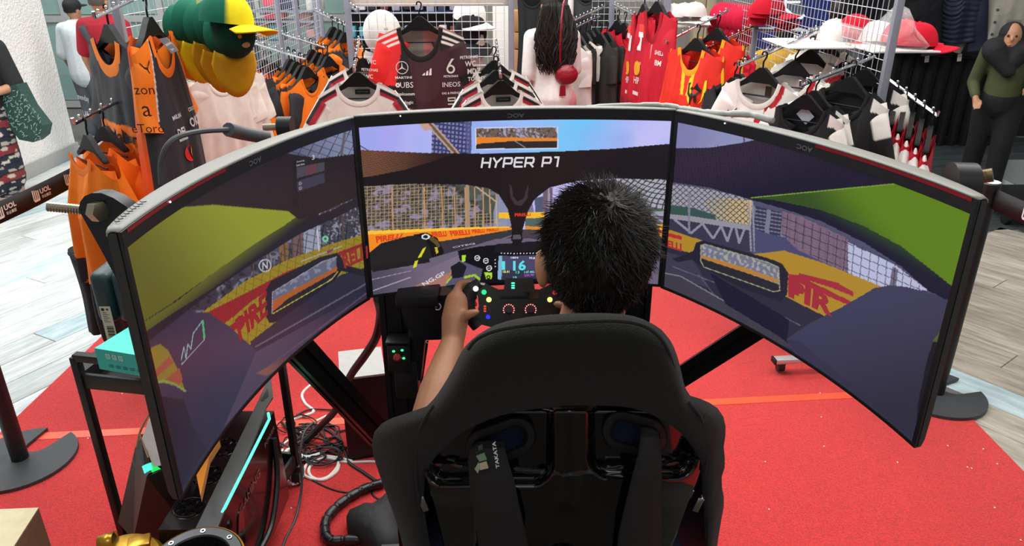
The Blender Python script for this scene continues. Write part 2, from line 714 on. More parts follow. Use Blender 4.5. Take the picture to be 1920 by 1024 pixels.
class Monitor:
    def __init__(self, A, B, z1=1.422, h=0.425, sag=0.046):
        A, B = Vector((*A, 0)), Vector((*B, 0))
        self.d = (B - A).normalized()
        self.n = Vector((self.d.y, -self.d.x, 0))
        L = (B - A).length
        self.r = (L * L / 4 + sag * sag) / (2 * sag)
        self.c = (A + B) / 2 - self.n * sag + self.n * self.r
        self.am = math.asin(L / 2 / self.r)
        self.z1, self.z0 = z1, z1 - h

    def pt(self, t, z, off=0.0):
        a = t * self.am
        p = self.c + (self.d * math.sin(a) - self.n * math.cos(a)) * (self.r - off)
        return Vector((p.x, p.y, z))

    def hit(self, px, py, off=0.0):
        d = ray(px, py)
        cx, cy, rr = self.c.x, self.c.y, self.r - off
        a = d.x * d.x + d.y * d.y
        b = -2 * (d.x * cx + d.y * cy)
        c = cx * cx + cy * cy - rr * rr
        t = (-b + math.sqrt(max(0, b * b - 4 * a * c))) / (2 * a)
        return EYE + d * t


def project(P):
    """photo pixel of world points (N,3) - used to read the picture shown on a screen off the photograph"""
    X, Y, Z = P[:, 0], P[:, 1], P[:, 2] - CAMH
    dep = Y * _c - Z * _s
    u, v = X / dep * FPX, -(Y * _s + Z * _c) / dep * FPX
    return 960 + _cr * u - _sr * v, 512 + _sr * u + _cr * v


def quadtext(mb, mon, body, Q, col, off=0.0012, bold=0.02, shear=0.0, sx=1.0):
    """Lettering shown on a screen: stretched into the quadrilateral Q (tl, tr, br, bl)."""
    vs, fs = text2d(body, 1.0, bold, sx, shear)
    xs, ys = [v[0] for v in vs], [v[1] for v in vs]
    x0, x1, y0, y1 = min(xs), max(xs), min(ys), max(ys)
    out = []
    for x, y in vs:
        s, t = (x - x0) / (x1 - x0), (y1 - y) / (y1 - y0)
        p = [(Q[0][k] * (1 - s) + Q[1][k] * s) * (1 - t) + (Q[3][k] * (1 - s) + Q[2][k] * s) * t for k in (0, 1)]
        out.append(mon.hit(p[0], p[1], off))
    mb.add(out, fs, col)


MON = {'L': Monitor((-0.497, 0.882), (-0.335, 1.572)), 'C': Monitor((-0.335, 1.581), (0.361, 1.636)), 'R': Monitor((0.360, 1.630), (0.660, 1.000))}
M_screen = vcmat('lit_screen', 0.25, 0, 0.02, emit=1.0)
M_shell = mat('pale_grey_monitor_plastic', '#8f8e86', 0.5, noise=0.04)
M_edge = mat('charcoal_monitor_plastic', '#2b2a28', 0.5)
M_red = mat('red_accent', '#8e1420', 0.3)
M_logo = mat('dim_silver_print', '#74767a', 0.35, metal=0.4)


def monitor(key, label, red, logo_t):
    m = MON[key]
    base = m.pt(0, m.z0)
    t = thing('curved_monitor', label, 'monitor', base, group='curved monitors of the racing rig')
    N = 40
    ts = [-1 + 2 * i / N for i in range(N + 1)]
    # back housing: dark slab, thin at the ends and thicker behind the middle
    k = MB()
    th = lambda u: 0.015 + 0.034 * math.sqrt(max(0, 1 - u * u))
    bk = lambda u, z, f: m.pt(u, z, -0.003) - m.n * th(u) * f
    rows = ((0.0, 0.0), (0.55, 0.0), (0.9, 0.012), (1.0, 0.05))
    loop = lambda u: [bk(u, m.z1 - 0.0015 - dz * 0.4, f) for f, dz in rows] + [bk(u, m.z0 + dz, f) for f, dz in rows[::-1]]
    k.grid([loop(u) for u in ts], close=True)
    nn = len(rows) * 2
    k.f.append(list(range(nn)))
    k.f.append([N * nn + j for j in range(nn)][::-1])
    k.build('housing', M_edge, t)
    # pale top cover
    k = MB()
    k.grid([[m.pt(u, m.z1, 0.001), bk(u, m.z1 + 0.0015, 0.05), bk(u, m.z1 + 0.001, 0.5), bk(u, m.z1 - 0.002, 0.85), bk(u, m.z1 - 0.007, 0.98)] for u in ts])
    k.build('top_cover', M_shell, t, solid=0.002)
    if key == 'L':
        k = MB()
        for i in range(9):
            u = -0.93 + i * 0.028
            for sg in (-1, 1):
                k.tube([bk(u, m.z1 + 0.0042, 0.46), bk(u + 0.012, m.z1 + 0.0042, 0.46 + sg * 0.14)], 0.0007, 4)
        k.build('top_vent', M_edge, t, kind='stuff')
    # front bezel frame
    k = MB()
    top, bot, side = 0.0235, 0.006, 0.0085
    ts2 = side / (m.r * m.am)
    for (za, zb) in ((m.z1 - top, m.z1), (m.z0, m.z0 + bot)):
        k.grid([[m.pt(u, za, 0.0005), m.pt(u, za, 0.0035), m.pt(u, zb, 0.0035), m.pt(u, zb, 0.0)] for u in ts])
    for s in (-1, 1):
        k.grid([[m.pt(s * (1 - ts2), z, 0.0005), m.pt(s * (1 - ts2), z, 0.003), m.pt(s, z, 0.003), m.pt(s, z, -0.001)] for z in (m.z0, m.z1)])
    k.build('bezel', M_black, t)
    if red:
        k = MB()
        k.grid([[m.pt(red[0] + (red[1] - red[0]) * i / 16, m.z1 - a, 0.0042) for a in (0.0005, 0.006)] for i in range(17)])
        k.build('accent_strip', M_red, t, label='dark red accent strip along the top edge')
    # maker's mark, upside down (the screen hangs inverted)
    k = MB()
    p, q = m.pt(logo_t, m.z1 - 0.0125, 0.0042), m.pt(logo_t + 0.02, m.z1 - 0.0125, 0.0042)
    letter(k, 'AOC', frame(p, p - q, (0, 0, -1)), 0.0125, bold=0.03, sx=1.35)
    k.build('logo', M_logo, t, smooth=False)
    # power LED
    k = MB()
    k.ell(m.pt(-0.72 if key == 'C' else (-0.62 if key == 'R' else -0.62), m.z1 - 0.004, 0.005), 0.0016, n=8, m=6)
    k.build('power_light', mat('white_led', '#ffffff', emit=2.0), t)
    # picture
    GX, GY = (500, 280) if key == 'C' else (420, 260)
    U = np.linspace(-(1 - ts2), 1 - ts2, GX)
    V = np.linspace(m.z1 - top, m.z0 + bot, GY)
    ang = U * m.am
    px_ = m.c.x + (m.d.x * np.sin(ang) - m.n.x * np.cos(ang)) * (m.r - 0.001)
    py_ = m.c.y + (m.d.y * np.sin(ang) - m.n.y * np.cos(ang)) * (m.r - 0.001)
    P = np.empty((GY, GX, 3))
    P[:, :, 0], P[:, :, 1], P[:, :, 2] = px_[None, :], py_[None, :], V[:, None]
    P = P.reshape(-1, 3)
    qx, qy = project(P)
    pa = Paint(qx, qy)
    {'L': paint_left, 'C': paint_centre, 'R': paint_right}[key](pa)
    P -= np.array(base)
    me = bpy.data.meshes.new('screen')
    idx = np.arange(GY * GX).reshape(GY, GX)
    F = np.stack([idx[:-1, :-1], idx[:-1, 1:], idx[1:, 1:], idx[1:, :-1]], -1).reshape(-1, 4)[:, ::-1]
    me.vertices.add(len(P))
    me.vertices.foreach_set('co', P.ravel())
    me.loops.add(F.size)
    me.loops.foreach_set('vertex_index', F.ravel().astype(np.int32))
    me.polygons.add(len(F))
    me.polygons.foreach_set('loop_start', (np.arange(len(F)) * 4).astype(np.int32))
    me.update(calc_edges=True)
    ca = me.color_attributes.new('Col', 'FLOAT_COLOR', 'POINT')
    arr = np.ones((len(P), 4), np.float32)
    arr[:, :3] = pa.c
    ca.data.foreach_set('color', arr.ravel())
    me.materials.append(M_screen)
    me.polygons.foreach_set('use_smooth', [True] * len(me.polygons))
    o = bpy.data.objects.new('screen', me)
    COL.objects.link(o)
    o.parent = t
    o['label'] = 'lit screen showing a racing game'
    return t


def fence(p, P, ax, ay, dx, dy, col, a=0.8, w=0.16):
    """Wire-mesh fence in the game picture: two families of lines."""
    m = p.mask(P) if not isinstance(P, np.ndarray) else P
    u = (p.x * math.cos(ax) + p.y * math.sin(ax)) / dx
    v = (p.x * math.cos(ay) + p.y * math.sin(ay)) / dy
    k = m & (((u % 1) < w) | ((v % 1) < w))
    p.c[k] = p.c[k] * (1 - a) + np.array(lin(col)) * a


def paint_centre(p):
    ALL = [(600, 150), (1330, 150), (1330, 640), (600, 640)]
    m = p.grad(ALL, '#a9a4ec', '#86b9f2', (700, 220), (1000, 300))
    p.grad([(1080, 200), (1300, 200), (1300, 300), (1080, 300)], '#86b9f2', '#b4b6f2', (1080, 230), (1220, 250))
    sky = p.mask([(600, 150), (1330, 150), (1330, 300), (600, 300)])
    p.mottle(sky, 200, 0.5, '#cdc6f6', 3, -0.3, 0.8)
    cy = p.mask([(1010, 200), (1080, 200), (1120, 262), (1060, 300), (1000, 300)])
    p.mottle(sky, 150, 0.5, '#8ea6ea', 9, -0.2, 0.8)
    w_ = np.exp(-(((p.x - 1070 + 0.8 * (p.y - 240)) / 55) ** 2))[:, None] * sky[:, None] * 0.85
    p.c = p.c * (1 - w_) + np.array(lin('#6cc4f6')) * w_
    # tower block and crane
    tw = p.poly([(811, 205), (884, 205), (884, 292), (809, 292)], '#3a3b63')
    u, v = (p.x * 0.98 + p.y * 0.05) % 7.2, (p.y - p.x * 0.12) % 8.0
    k = tw & (u < 4.2) & (v < 4.4)
    p.c[k] = lin('#7f80b4')
    p.poly([(868, 205), (884, 205), (884, 292), (876, 292)], '#5c5d8b', 0.6)
    for a, b in (((790, 222), (852, 290)), ((803, 222), (862, 290))):
        p.line([a, b], 1.6, '#b99c88')
    p.line([(797, 222), (857, 290)], 2.6, '#6d5548')
    p.poly([(786, 232), (800, 228), (812, 242), (796, 246)], '#c49a8e')
    p.line([(676, 274), (690, 282)], 1.0, '#39384a')
    # rear-view inset
    p.poly([(891, 239), (1046, 237), (1047, 279), (891, 281)], '#cfcfe6')
    p.poly([(893, 241), (1044, 239), (1045, 263), (893, 265)], '#6e5d52')
    mm = p.mask([(893, 241), (1044, 239), (1045, 263), (893, 265)])
    p.mottle(mm, 16, 0.9, '#a9a6c2', 5, 0.15)
    p.mottle(mm, 9, 0.8, '#3b3330', 6, 0.3)
    p.poly([(893, 257), (1044, 259), (1045, 264), (955, 265), (893, 270)], '#e2842a')
    p.poly([(893, 270), (955, 265), (1045, 264), (1045, 277), (893, 279)], '#2b2729')
    p.line([(965, 264), (985, 277)], 0.8, '#8c8890')
    # scenery under the halo, left
    m = p.grad([(600, 340), (965, 340), (965, 450), (600, 450)], '#5a5149', '#3f4742', (700, 350), (940, 420))
    p.mottle(m, 34, 0.8, '#8f86a8', 12, 0.25)
    p.mottle(m, 20, 0.8, '#2c2a2a', 14, 0.2)
    p.poly([(860, 340), (960, 340), (960, 420), (930, 415), (880, 370)], '#56614f', 0.5)
    p.poly([(935, 350), (962, 372), (962, 425), (925, 425), (925, 400)], '#8e94b4', 0.85)
    fence(p, [(600, 345), (830, 345), (955, 428), (600, 436)], 0, 1.52, 8.0, 6.2, '#b39a7c', 0.75, 0.17)
    for x in (735, 795, 828, 852, 872, 890, 905, 918, 930):
        p.line([(x, 352), (x + 2, 428)], 1.2 if x > 800 else 1.5, '#b98f68')
    p.line([(876, 345), (878, 425)], 3.2, '#a48a72')
    p.line([(890, 348), (930, 378), (932, 428)], 1.2, '#c0a48c')
    # right of the pillar: sky, towers, wheel, dome
    m = p.grad([(975, 330), (1330, 330), (1330, 460), (975, 460)], '#b9b6ec', '#c9b8dc', (1000, 340), (1100, 430))
    p.poly([(1003, 372), (1018, 368), (1018, 430), (1003, 430)], '#4f5874')
    p.poly([(1018, 352), (1036, 352), (1036, 430), (1018, 430)], '#6b5d6c')
    p.line([(1029, 352), (1029, 430)], 2, '#9e8fa8')
    p.poly([(985, 385), (996, 372), (1002, 400), (1000, 430), (985, 430)], '#77758e')
    p.line([(1073, 340), (1073, 400)], 1.4, '#62617a')
    p.line([(1073, 346), (1040, 380), (1030, 420)], 1.0, '#77708c')
    dome = p.poly([(1138, 375), (1150, 350), (1170, 334), (1330, 330), (1330, 400), (1225, 395), (1190, 385)], '#a9a9b2')
    u = (p.x * 0.9 + p.y * 0.55 + 6 * np.sin(p.y / 14)) / 10.5
    v = (p.x * -0.35 + p.y * 0.95 + 5 * np.sin(p.x / 22)) / 9.0
    k = dome & (((u % 1) < 0.24) | ((v % 1) < 0.24))
    p.c[k] = lin('#3e3f4c')
    p.poly([(1190, 387), (1225, 392), (1330, 392), (1330, 402), (1190, 398)], '#47624f')
    p.poly([(1195, 396), (1330, 396), (1330, 404), (1195, 403)], '#9a9aa4')
    p.poly([(1195, 404), (1330, 404), (1330, 432), (1195, 430)], '#5f6070')
    p.line([(1225, 404), (1262, 428)], 1.6, '#a2a2ac')
    p.poly([(985, 410), (1110, 412), (1110, 432), (985, 430)], '#54645f')
    # track and barriers
    p.poly([(600, 440), (1330, 430), (1330, 640), (600, 640)], '#37343c')
    p.poly([(600, 436), (690, 433), (880, 426), (955, 425), (962, 430), (880, 444), (780, 460), (690, 484), (600, 500)], '#ef8a22')
    p.poly([(600, 436), (690, 433), (880, 426), (955, 425), (955, 427), (880, 430), (690, 440), (600, 444)], '#f7c23a')
    p.poly([(985, 424), (1030, 426), (1030, 432), (985, 431)], '#d88a2c')
    p.poly([(935, 399), (1021, 398), (1021, 408), (935, 410)], '#f2b92c')
    p.poly([(1215, 420), (1330, 424), (1330, 470), (1215, 440)], '#f0b030')
    p.poly([(1220, 430), (1330, 436), (1330, 444), (1220, 436)], '#d8462a')
    p.line([(960, 442), (900, 462)], 1.2, '#6b6875')
    # left front tyre
    p.poly([(690, 476), (715, 456), (760, 444), (795, 438), (815, 446), (830, 468), (832, 486), (800, 500), (690, 506)], '#232022')
    p.poly([(775, 440), (800, 436), (820, 446), (832, 470), (830, 488), (812, 492), (805, 462), (795, 446)], '#121113')
    p.poly([(795, 437), (800, 438), (820, 450), (826, 462), (822, 464), (806, 450)], '#6b5a30', 0.7)
    p.disc(798, 444, 8, '#e6e6ea', 0, 5)
    p.disc(798, 444, 5, '#232022', 0, 3)
    p.poly([(793, 466), (799, 463), (790, 482), (783, 484)], '#d6cf2c')
    p.poly([(815, 464), (820, 463), (822, 474), (818, 476)], '#c8b62c')
    # bodywork
    p.poly([(600, 520), (700, 500), (780, 492), (850, 472), (930, 448), (1010, 446), (1330, 470), (1330, 640), (600, 640)], '#6a6076')
    p.grad([(600, 520), (690, 502), (800, 505), (880, 470), (900, 480), (850, 540), (700, 575), (600, 580)], '#4a4557', '#7a6c80', (690, 510), (850, 530))
    p.poly([(690, 500), (805, 484), (806, 492), (700, 510)], '#1c1b20')
    p.poly([(778, 490), (784, 488), (781, 500), (774, 503)], '#d6cf2c')
    p.poly([(836, 520), (850, 502), (862, 505), (852, 536), (838, 540)], '#c07448', 0.75)
    p.poly([(780, 535), (838, 512), (848, 540), (770, 552)], '#b87a58', 0.6)
    p.line([(700, 545), (770, 520)], 0.9, '#a59bb2')
    p.line([(695, 525), (770, 508)], 0.7, '#938aa2')
    p.poly([(975, 430), (1050, 432), (1050, 448), (975, 446)], '#463f48')
    # steering wheel in the game
    p.poly([(832, 545), (850, 505), (870, 488), (905, 492), (912, 530), (880, 545)], '#5f5b78')
    fence(p, [(832, 545), (850, 505), (870, 488), (905, 492), (912, 530), (880, 545)], 0.5, 2.0, 4, 4, '#3a3850', 0.6, 0.3)
    p.poly([(845, 500), (862, 490), (875, 500), (868, 520), (848, 522)], '#1b1a22')
    p.line([(872, 520), (890, 516), (900, 524)], 2.2, '#9cc42c')
    p.line([(838, 530), (846, 520)], 1.4, '#9cc42c')
    p.poly([(858, 470), (900, 462), (960, 456), (1020, 456), (1100, 470), (1100, 560), (895, 545), (905, 505), (862, 488)], '#101016')
    p.poly([(930, 458), (1010, 452), (1020, 470), (925, 474)], '#1c1a20')
    p.poly([(935, 480), (1075, 478), (1075, 522), (933, 524)], '#4a4664')
    p.poly([(935, 480), (942, 480), (940, 524), (933, 524)], '#7fb3cc')
    p.poly([(942, 507), (1075, 505), (1075, 523), (941, 523)], '#36324a')
    for (x, y, c) in ((870, 485, 0), (895, 484, 1), (911, 489, 1), (917, 503, 1)):
        if c:
            p.disc(x, y, 5.2, '#e8e8ee')
            p.disc(x, y, 3.8, '#15151c')
            p.line([(x - 2, y), (x + 2, y)], 0.7, '#e8e8ee')
    p.poly([(866, 479), (873, 478), (873, 490), (866, 491)], '#a6dc30')
    p.poly([(908, 511), (923, 511), (922, 523), (912, 524)], '#b4d832')
    p.disc(916, 520, 4, '#15151c', 1.6)
    for i in range(12):
        p.disc(940 + i * 6, 475.5 - abs(i - 6) * 0.1, 1.1, '#e6e6f0')
    for i, y in enumerate((487, 494, 500)):
        p.disc(928.5, y, 1.1, '#f2f2f8')
    # halo and its pillar, on top of the view
    band = [(600, 272), (675, 281), (800, 287), (900, 288), (1050, 284), (1150, 279), (1262, 269), (1330, 260), (1330, 336), (1255, 337), (1150, 335), (1080, 340), (1030, 352), (1003, 373), (990, 396), (980, 430), (978, 462),
            (961, 462), (960, 430), (952, 392), (935, 365), (915, 353), (870, 346), (760, 345), (682, 350), (600, 354)]
    m = p.poly(band, '#1c1517')
    m2 = p.grad([(600, 272), (675, 281), (800, 287), (850, 289), (820, 300), (760, 318), (690, 332), (600, 340)], '#6b4534', '#2b1c1c', (690, 290), (840, 300))
    p.weave(m2, 9, 5, 0.22, 0.35)
    p.poly([(1080, 288), (1255, 276), (1330, 270), (1330, 330), (1100, 330)], '#15111a', 0.6)
    p.poly([(955, 345), (960, 350), (962, 368), (970, 378), (982, 372), (988, 352), (991, 346), (989, 372), (978, 386), (965, 384), (957, 370)], '#38323a')
    p.poly([(960, 434), (978, 434), (980, 450), (958, 452)], '#15131a')
    p.poly([(962, 440), (976, 440), (977, 448), (961, 449)], '#55505c')


def paint_left(p):
    ALL = [(150, 150), (760, 150), (760, 1000), (150, 1000)]
    p.poly(ALL, '#4c4a60')
    p.grad([(480, 200), (720, 200), (720, 320), (480, 320)], '#4f4d6d', '#7c84a2', (520, 290), (650, 250))
    fence(p, [(480, 200), (720, 200), (720, 320), (480, 320)], 0.45, 1.9, 17, 13, '#26252f', 0.8, 0.1)
    p.line([(640, 290), (648, 240)], 2.5, '#5d5560')
    # scenery
    sc = p.grad([(230, 620), (690, 330), (720, 560), (400, 700)], '#35323f', '#55576a', (400, 560), (680, 400))
    p.mottle(sc, 40, 0.8, '#76748a', 21, 0.3)
    p.mottle(sc, 22, 0.8, '#1f1e26', 22, 0.2)
    p.poly([(568, 405), (600, 395), (602, 470), (570, 482)], '#8d93a8')
    p.poly([(545, 410), (566, 404), (570, 480), (550, 490)], '#6b5058')
    p.poly([(520, 430), (538, 424), (542, 492), (526, 500)], '#7a5a3c')
    p.poly([(602, 385), (690, 345), (690, 440), (612, 465)], '#3a3d46')
    p.mottle(p.mask([(602, 385), (690, 345), (690, 440), (612, 465)]), 14, 0.9, '#8c8a9c', 25, 0.3)
    fence(p, [(330, 620), (690, 350), (700, 450), (420, 580)], 0.12, 1.85, 14.5, 12.5, '#1c1b24', 0.8, 0.12)
    for x in (470, 500, 530, 545, 560, 642):
        p.line([(x, 400), (x + 6, 520)], 1.5, '#4d4238')
    # barrier
    top = [(340, 610), (380, 585), (460, 527), (540, 487), (620, 458), (690, 437), (720, 430)]
    bot = [(720, 498), (690, 500), (640, 515), (560, 570), (480, 640), (450, 660)]
    p.poly(top + bot, '#8e7a22')
    p.poly([(340, 610), (380, 590), (460, 550), (540, 508), (600, 486), (690, 452), (690, 458), (600, 496), (540, 522), (470, 566), (420, 610), (400, 630)], '#8c2028')
    p.poly([(400, 622), (470, 570), (540, 530), (560, 528), (480, 590), (440, 640)], '#8e7a22')
    p.poly([(420, 618), (500, 565), (500, 572), (430, 628)], '#8c2028')
    fence(p, top + bot, 0.1, 1.9, 15, 13, '#3c3416', 0.45, 0.1)
    # roadside machinery and marks
    p.line([(595, 430), (598, 470)], 1.3, '#b9b4c8')
    p.disc(610, 448, 6, '#6fbf9c', 2.5)
    p.line([(565, 490), (640, 462)], 1.0, '#9a9a98')
    p.poly([(575, 495), (592, 488), (592, 492), (575, 500)], '#5c3a72')
    p.poly([(613, 471), (625, 466), (625, 470), (613, 476)], '#7a2f6a')
    # own car: road and bodywork
    p.poly([(690, 500), (720, 490), (720, 600), (480, 700), (470, 640), (560, 572), (640, 515)], '#2c2a3a')
    p.grad([(230, 680), (262, 640), (300, 608), (350, 586), (390, 586), (430, 612), (470, 648), (500, 672), (560, 640), (720, 540), (720, 1000), (230, 1000)],
           '#2e2d40', '#3a3a52', (300, 660), (560, 600))
    p.grad([(230, 760), (300, 742), (345, 750), (362, 800), (420, 900), (300, 1000), (230, 1000)], '#1d1c28', '#2c2c3e', (300, 760), (420, 780))
    p.grad([(480, 660), (720, 530), (720, 640), (500, 720), (420, 800)], '#2f2c3f', '#4a4054', (700, 560), (500, 700))
    p.line([(480, 650), (690, 530)], 1.5, '#5a5468')
    p.line([(500, 690), (690, 548)], 1.2, '#54475a')
    p.grad([(480, 700), (560, 655), (560, 668), (500, 705)], '#7c5048', '#3a3244', (490, 690), (560, 660))
    # yellow and orange triangle
    p.poly([(278, 662), (284, 652), (300, 645), (316, 658), (332, 690), (347, 732), (330, 724), (308, 718), (288, 720)], '#7a6a26')
    p.poly([(280, 705), (318, 668), (326, 680), (288, 712)], '#8a4a34')
    p.poly([(310, 712), (336, 690), (343, 712), (336, 722)], '#8a4a34')
    p.line([(288, 719), (308, 714), (330, 722), (347, 733)], 2.0, '#6f8a4a')
    # telemetry trace
    p.line([(341, 683), (383, 637), (380, 601), (362, 626), (358, 655), (352, 645), (349, 672), (345, 650), (340, 675)], 0.9, '#7f9c9a')
    p.line([(380, 602), (383, 632)], 1.8, '#3aa56a')
    # mirror
    p.poly([(497, 590), (498, 545), (508, 527), (600, 482), (632, 474), (640, 482), (648, 497), (690, 508), (690, 520), (640, 508), (628, 526), (518, 604), (505, 606)], '#211f2a')
    inner = [(510, 585), (511, 548), (604, 491), (630, 482), (632, 510), (622, 522), (515, 586)]
    p.poly(inner, '#5d6076')
    p.mottle(p.mask(inner), 16, 0.7, '#85899e', 31, 0.2)
    p.poly([(510, 585), (510, 565), (560, 538), (632, 500), (632, 510), (622, 522), (515, 586)], '#a2562a')
    p.poly([(510, 586), (540, 560), (632, 508), (630, 516), (515, 590)], '#23222c')
    p.line([(512, 588), (622, 524), (633, 510)], 0.8, '#a9a44c')
    p.line([(510, 588), (511, 548), (604, 491), (631, 482)], 0.8, '#8c8c98')
    # round badge
    p.disc(497, 498, 12, '#b4b2bd', 10)
    # lime and olive halo wing, dark band
    p.poly([(180, 660), (230, 620), (330, 560), (420, 505), (480, 465), (540, 425), (620, 395), (700, 355), (700, 372), (630, 408), (560, 440), (480, 490), (400, 545), (330, 600), (260, 655), (200, 700)], '#1f1c27')
    g = p.grad([(180, 480), (232, 465), (330, 384), (400, 383), (565, 391), (560, 404), (530, 425), (470, 462), (400, 512), (320, 570), (240, 622), (180, 660)], '#5d5a1c', '#87902a', (280, 560), (500, 400))
    p.grad([(330, 566), (400, 512), (470, 462), (530, 425), (562, 402), (590, 396), (600, 404), (540, 440), (470, 490), (400, 540), (320, 590), (240, 645), (236, 625)], '#5a5c22', '#1f1c27', (440, 476), (462, 504))
    # halo top band
    h = [(300, 392), (360, 345), (440, 308), (500, 288), (540, 288), (600, 297), (640, 292), (700, 283), (700, 358), (640, 382), (600, 400), (560, 412), (540, 396), (400, 384)]
    m = p.poly(h, '#231b20')
    p.weave(m, 8, 6, 0.2, 0.2)
    p.grad([(360, 345), (440, 306), (500, 286), (540, 287), (540, 296), (470, 318), (380, 352)], '#3a3544', '#231b20', (480, 290), (500, 312))
    p.poly([(548, 300), (556, 298), (560, 390), (548, 384)], '#16121a', 0.6)
    p.poly([(556, 314), (608, 304), (609, 320), (557, 334)], '#4b4654', 0.8)
    p.poly([(574, 312), (592, 308), (593, 324), (575, 328)], '#6a3038', 0.7)
    p.poly([(557, 340), (608, 324), (609, 342), (558, 360)], '#3c3a50', 0.8)
    for y in (343, 352):
        p.disc(563, y + 1, 3.0, '#8a8a98', 1.4)
    # ceiling glare is left to the room's lamps
    

def paint_right(p):
    ALL = [(1180, 150), (1900, 150), (1900, 1000), (1180, 1000)]
    p.poly(ALL, '#1d1a2e')
    p.grad([(1180, 180), (1480, 180), (1480, 300), (1180, 300)], '#7c7aa8', '#8b8fb8', (1270, 250), (1380, 270))
    p.line([(1394, 240), (1396, 275)], 1.3, '#3d3b52')
    p.line([(1396, 270), (1420, 262)], 1.3, '#3d3b52')
    # scenery: dome, beige hall, bridge
    p.poly([(1180, 340), (1850, 340), (1850, 640), (1180, 640)], '#4e4c68')
    d = p.poly([(1180, 335), (1262, 345), (1330, 355), (1400, 372), (1408, 420), (1340, 412), (1300, 398), (1180, 385)], '#9a99a4')
    p.grad([(1320, 380), (1350, 370), (1410, 376), (1408, 422), (1345, 412)], '#a39a8c', '#c2a878', (1330, 390), (1390, 400))
    u = (p.x * 0.8 + p.y * 0.9) / 9.5
    v = (p.x * -0.75 + p.y * 0.85) / 8.5
    k = d & (((u % 1) < 0.2) | ((v % 1) < 0.2))
    p.c[k] = lin('#454450')
    p.poly([(1240, 382), (1300, 390), (1340, 404), (1345, 416), (1240, 402)], '#33504a')
    p.poly([(1240, 400), (1300, 406), (1405, 422), (1405, 432), (1300, 416), (1240, 408)], '#8f8c98')
    p.poly([(1240, 408), (1300, 416), (1405, 432), (1410, 480), (1240, 440)], '#35344a')
    for a, b in (((1265, 412), (1296, 437)), ((1316, 420), (1296, 437)), ((1316, 418), (1336, 446)), ((1352, 424), (1338, 446)), ((1352, 424), (1364, 452)), ((1372, 428), (1364, 452)), ((1380, 430), (1386, 455)), ((1395, 432), (1386, 455))):
        p.line([a, b], 2.2, '#8a8898')
    p.line([(1292, 365), (1292, 436)], 2.0, '#7b7a8c')
    for x in (1404, 1411):
        p.line([(x, 380), (x + 4, 470)], 1.5, '#8d8c9c')
    p.poly([(1412, 385), (1470, 400), (1470, 450), (1415, 430)], '#34344e')
    fence(p, [(1412, 385), (1470, 402), (1470, 445), (1415, 432)], 0.1, 1.75, 30, 7, '#7a7a90', 0.9, 0.28)
    p.poly([(1415, 432), (1470, 445), (1530, 480), (1530, 500), (1415, 470)], '#46466a')
    pk = p.poly([(1466, 396), (1500, 405), (1590, 448), (1588, 512), (1540, 490), (1495, 468), (1466, 440)], '#7a6478')
    fence(p, pk, 0.05, 1.9, 14, 5, '#6a5468', 0.6, 0.3)
    wh = p.poly([(1590, 455), (1625, 470), (1680, 498), (1740, 545), (1640, 540), (1590, 512)], '#b3b6d4')
    p.poly([(1673, 500), (1684, 505), (1680, 540), (1668, 536)], '#6b6678')
    fence(p, [(1466, 396), (1590, 448), (1690, 500), (1745, 548), (1640, 545), (1560, 505), (1466, 442)], 0.08, 1.95, 16, 15, '#2c2740', 0.9, 0.09)
    # barrier
    p.poly([(1180, 415), (1258, 432), (1400, 478), (1470, 470), (1540, 492), (1600, 516), (1680, 548), (1640, 620), (1530, 598), (1478, 560), (1400, 500), (1340, 486), (1258, 470), (1180, 455)], '#a9832a')
    p.poly([(1250, 436), (1278, 443), (1278, 450), (1250, 443)], '#b02a34')
    p.poly([(1498, 512), (1570, 530), (1600, 548), (1600, 556), (1560, 540), (1498, 520)], '#9c2a38')
    p.poly([(1478, 514), (1498, 516), (1560, 548), (1598, 566), (1590, 572), (1540, 550), (1498, 530), (1498, 556), (1478, 548)], '#9c2a38')
    # road and own car
    p.poly([(1240, 460), (1340, 486), (1480, 560), (1560, 600), (1520, 680), (1240, 545)], '#2b293c')
    p.poly([(1240, 470), (1300, 487), (1330, 540), (1240, 510)], '#3a384c')
    p.line([(1262, 500), (1340, 530), (1500, 610)], 0.9, '#5c5a70')
    p.line([(1310, 515), (1325, 535), (1345, 560)], 0.8, '#54526a')
    p.poly([(1240, 512), (1280, 518), (1400, 590), (1500, 660), (1240, 560)], '#3d3948')
    p.line([(1245, 512), (1276, 518), (1420, 600)], 1.2, '#75707c')
    p.poly([(1330, 510), (1480, 600), (1476, 640), (1360, 570)], '#191730')
    p.grad([(1474, 636), (1520, 605), (1575, 578), (1620, 552), (1640, 540), (1668, 535), (1700, 538), (1790, 562), (1850, 575), (1850, 640), (1765, 640), (1735, 690), (1720, 760), (1715, 900), (1640, 900)],
           '#3a3a56', '#2e2c3c', (1620, 560), (1690, 780))
    p.grad([(1474, 636), (1500, 640), (1640, 760), (1720, 840), (1720, 900), (1600, 800)], '#33314a', '#2c2b3a', (1500, 650), (1700, 820))
    p.poly([(1766, 618), (1800, 585), (1800, 645), (1748, 640)], '#4c5a22')
    p.poly([(1748, 642), (1800, 642), (1800, 900), (1712, 900), (1722, 760), (1735, 690)], '#16141f')
    # mirror
    p.poly([(1260, 485), (1285, 478), (1300, 470), (1305, 455), (1318, 451), (1440, 484), (1466, 494), (1478, 512), (1476, 552), (1464, 566), (1390, 540), (1330, 508), (1296, 487), (1270, 492)], '#211f30')
    inner = [(1314, 460), (1322, 458), (1440, 492), (1460, 502), (1462, 545), (1450, 546), (1360, 514), (1320, 500), (1314, 490)]
    p.poly(inner, '#6c7088')
    p.mottle(p.mask(inner), 18, 0.8, '#a9a698', 41, 0.1)
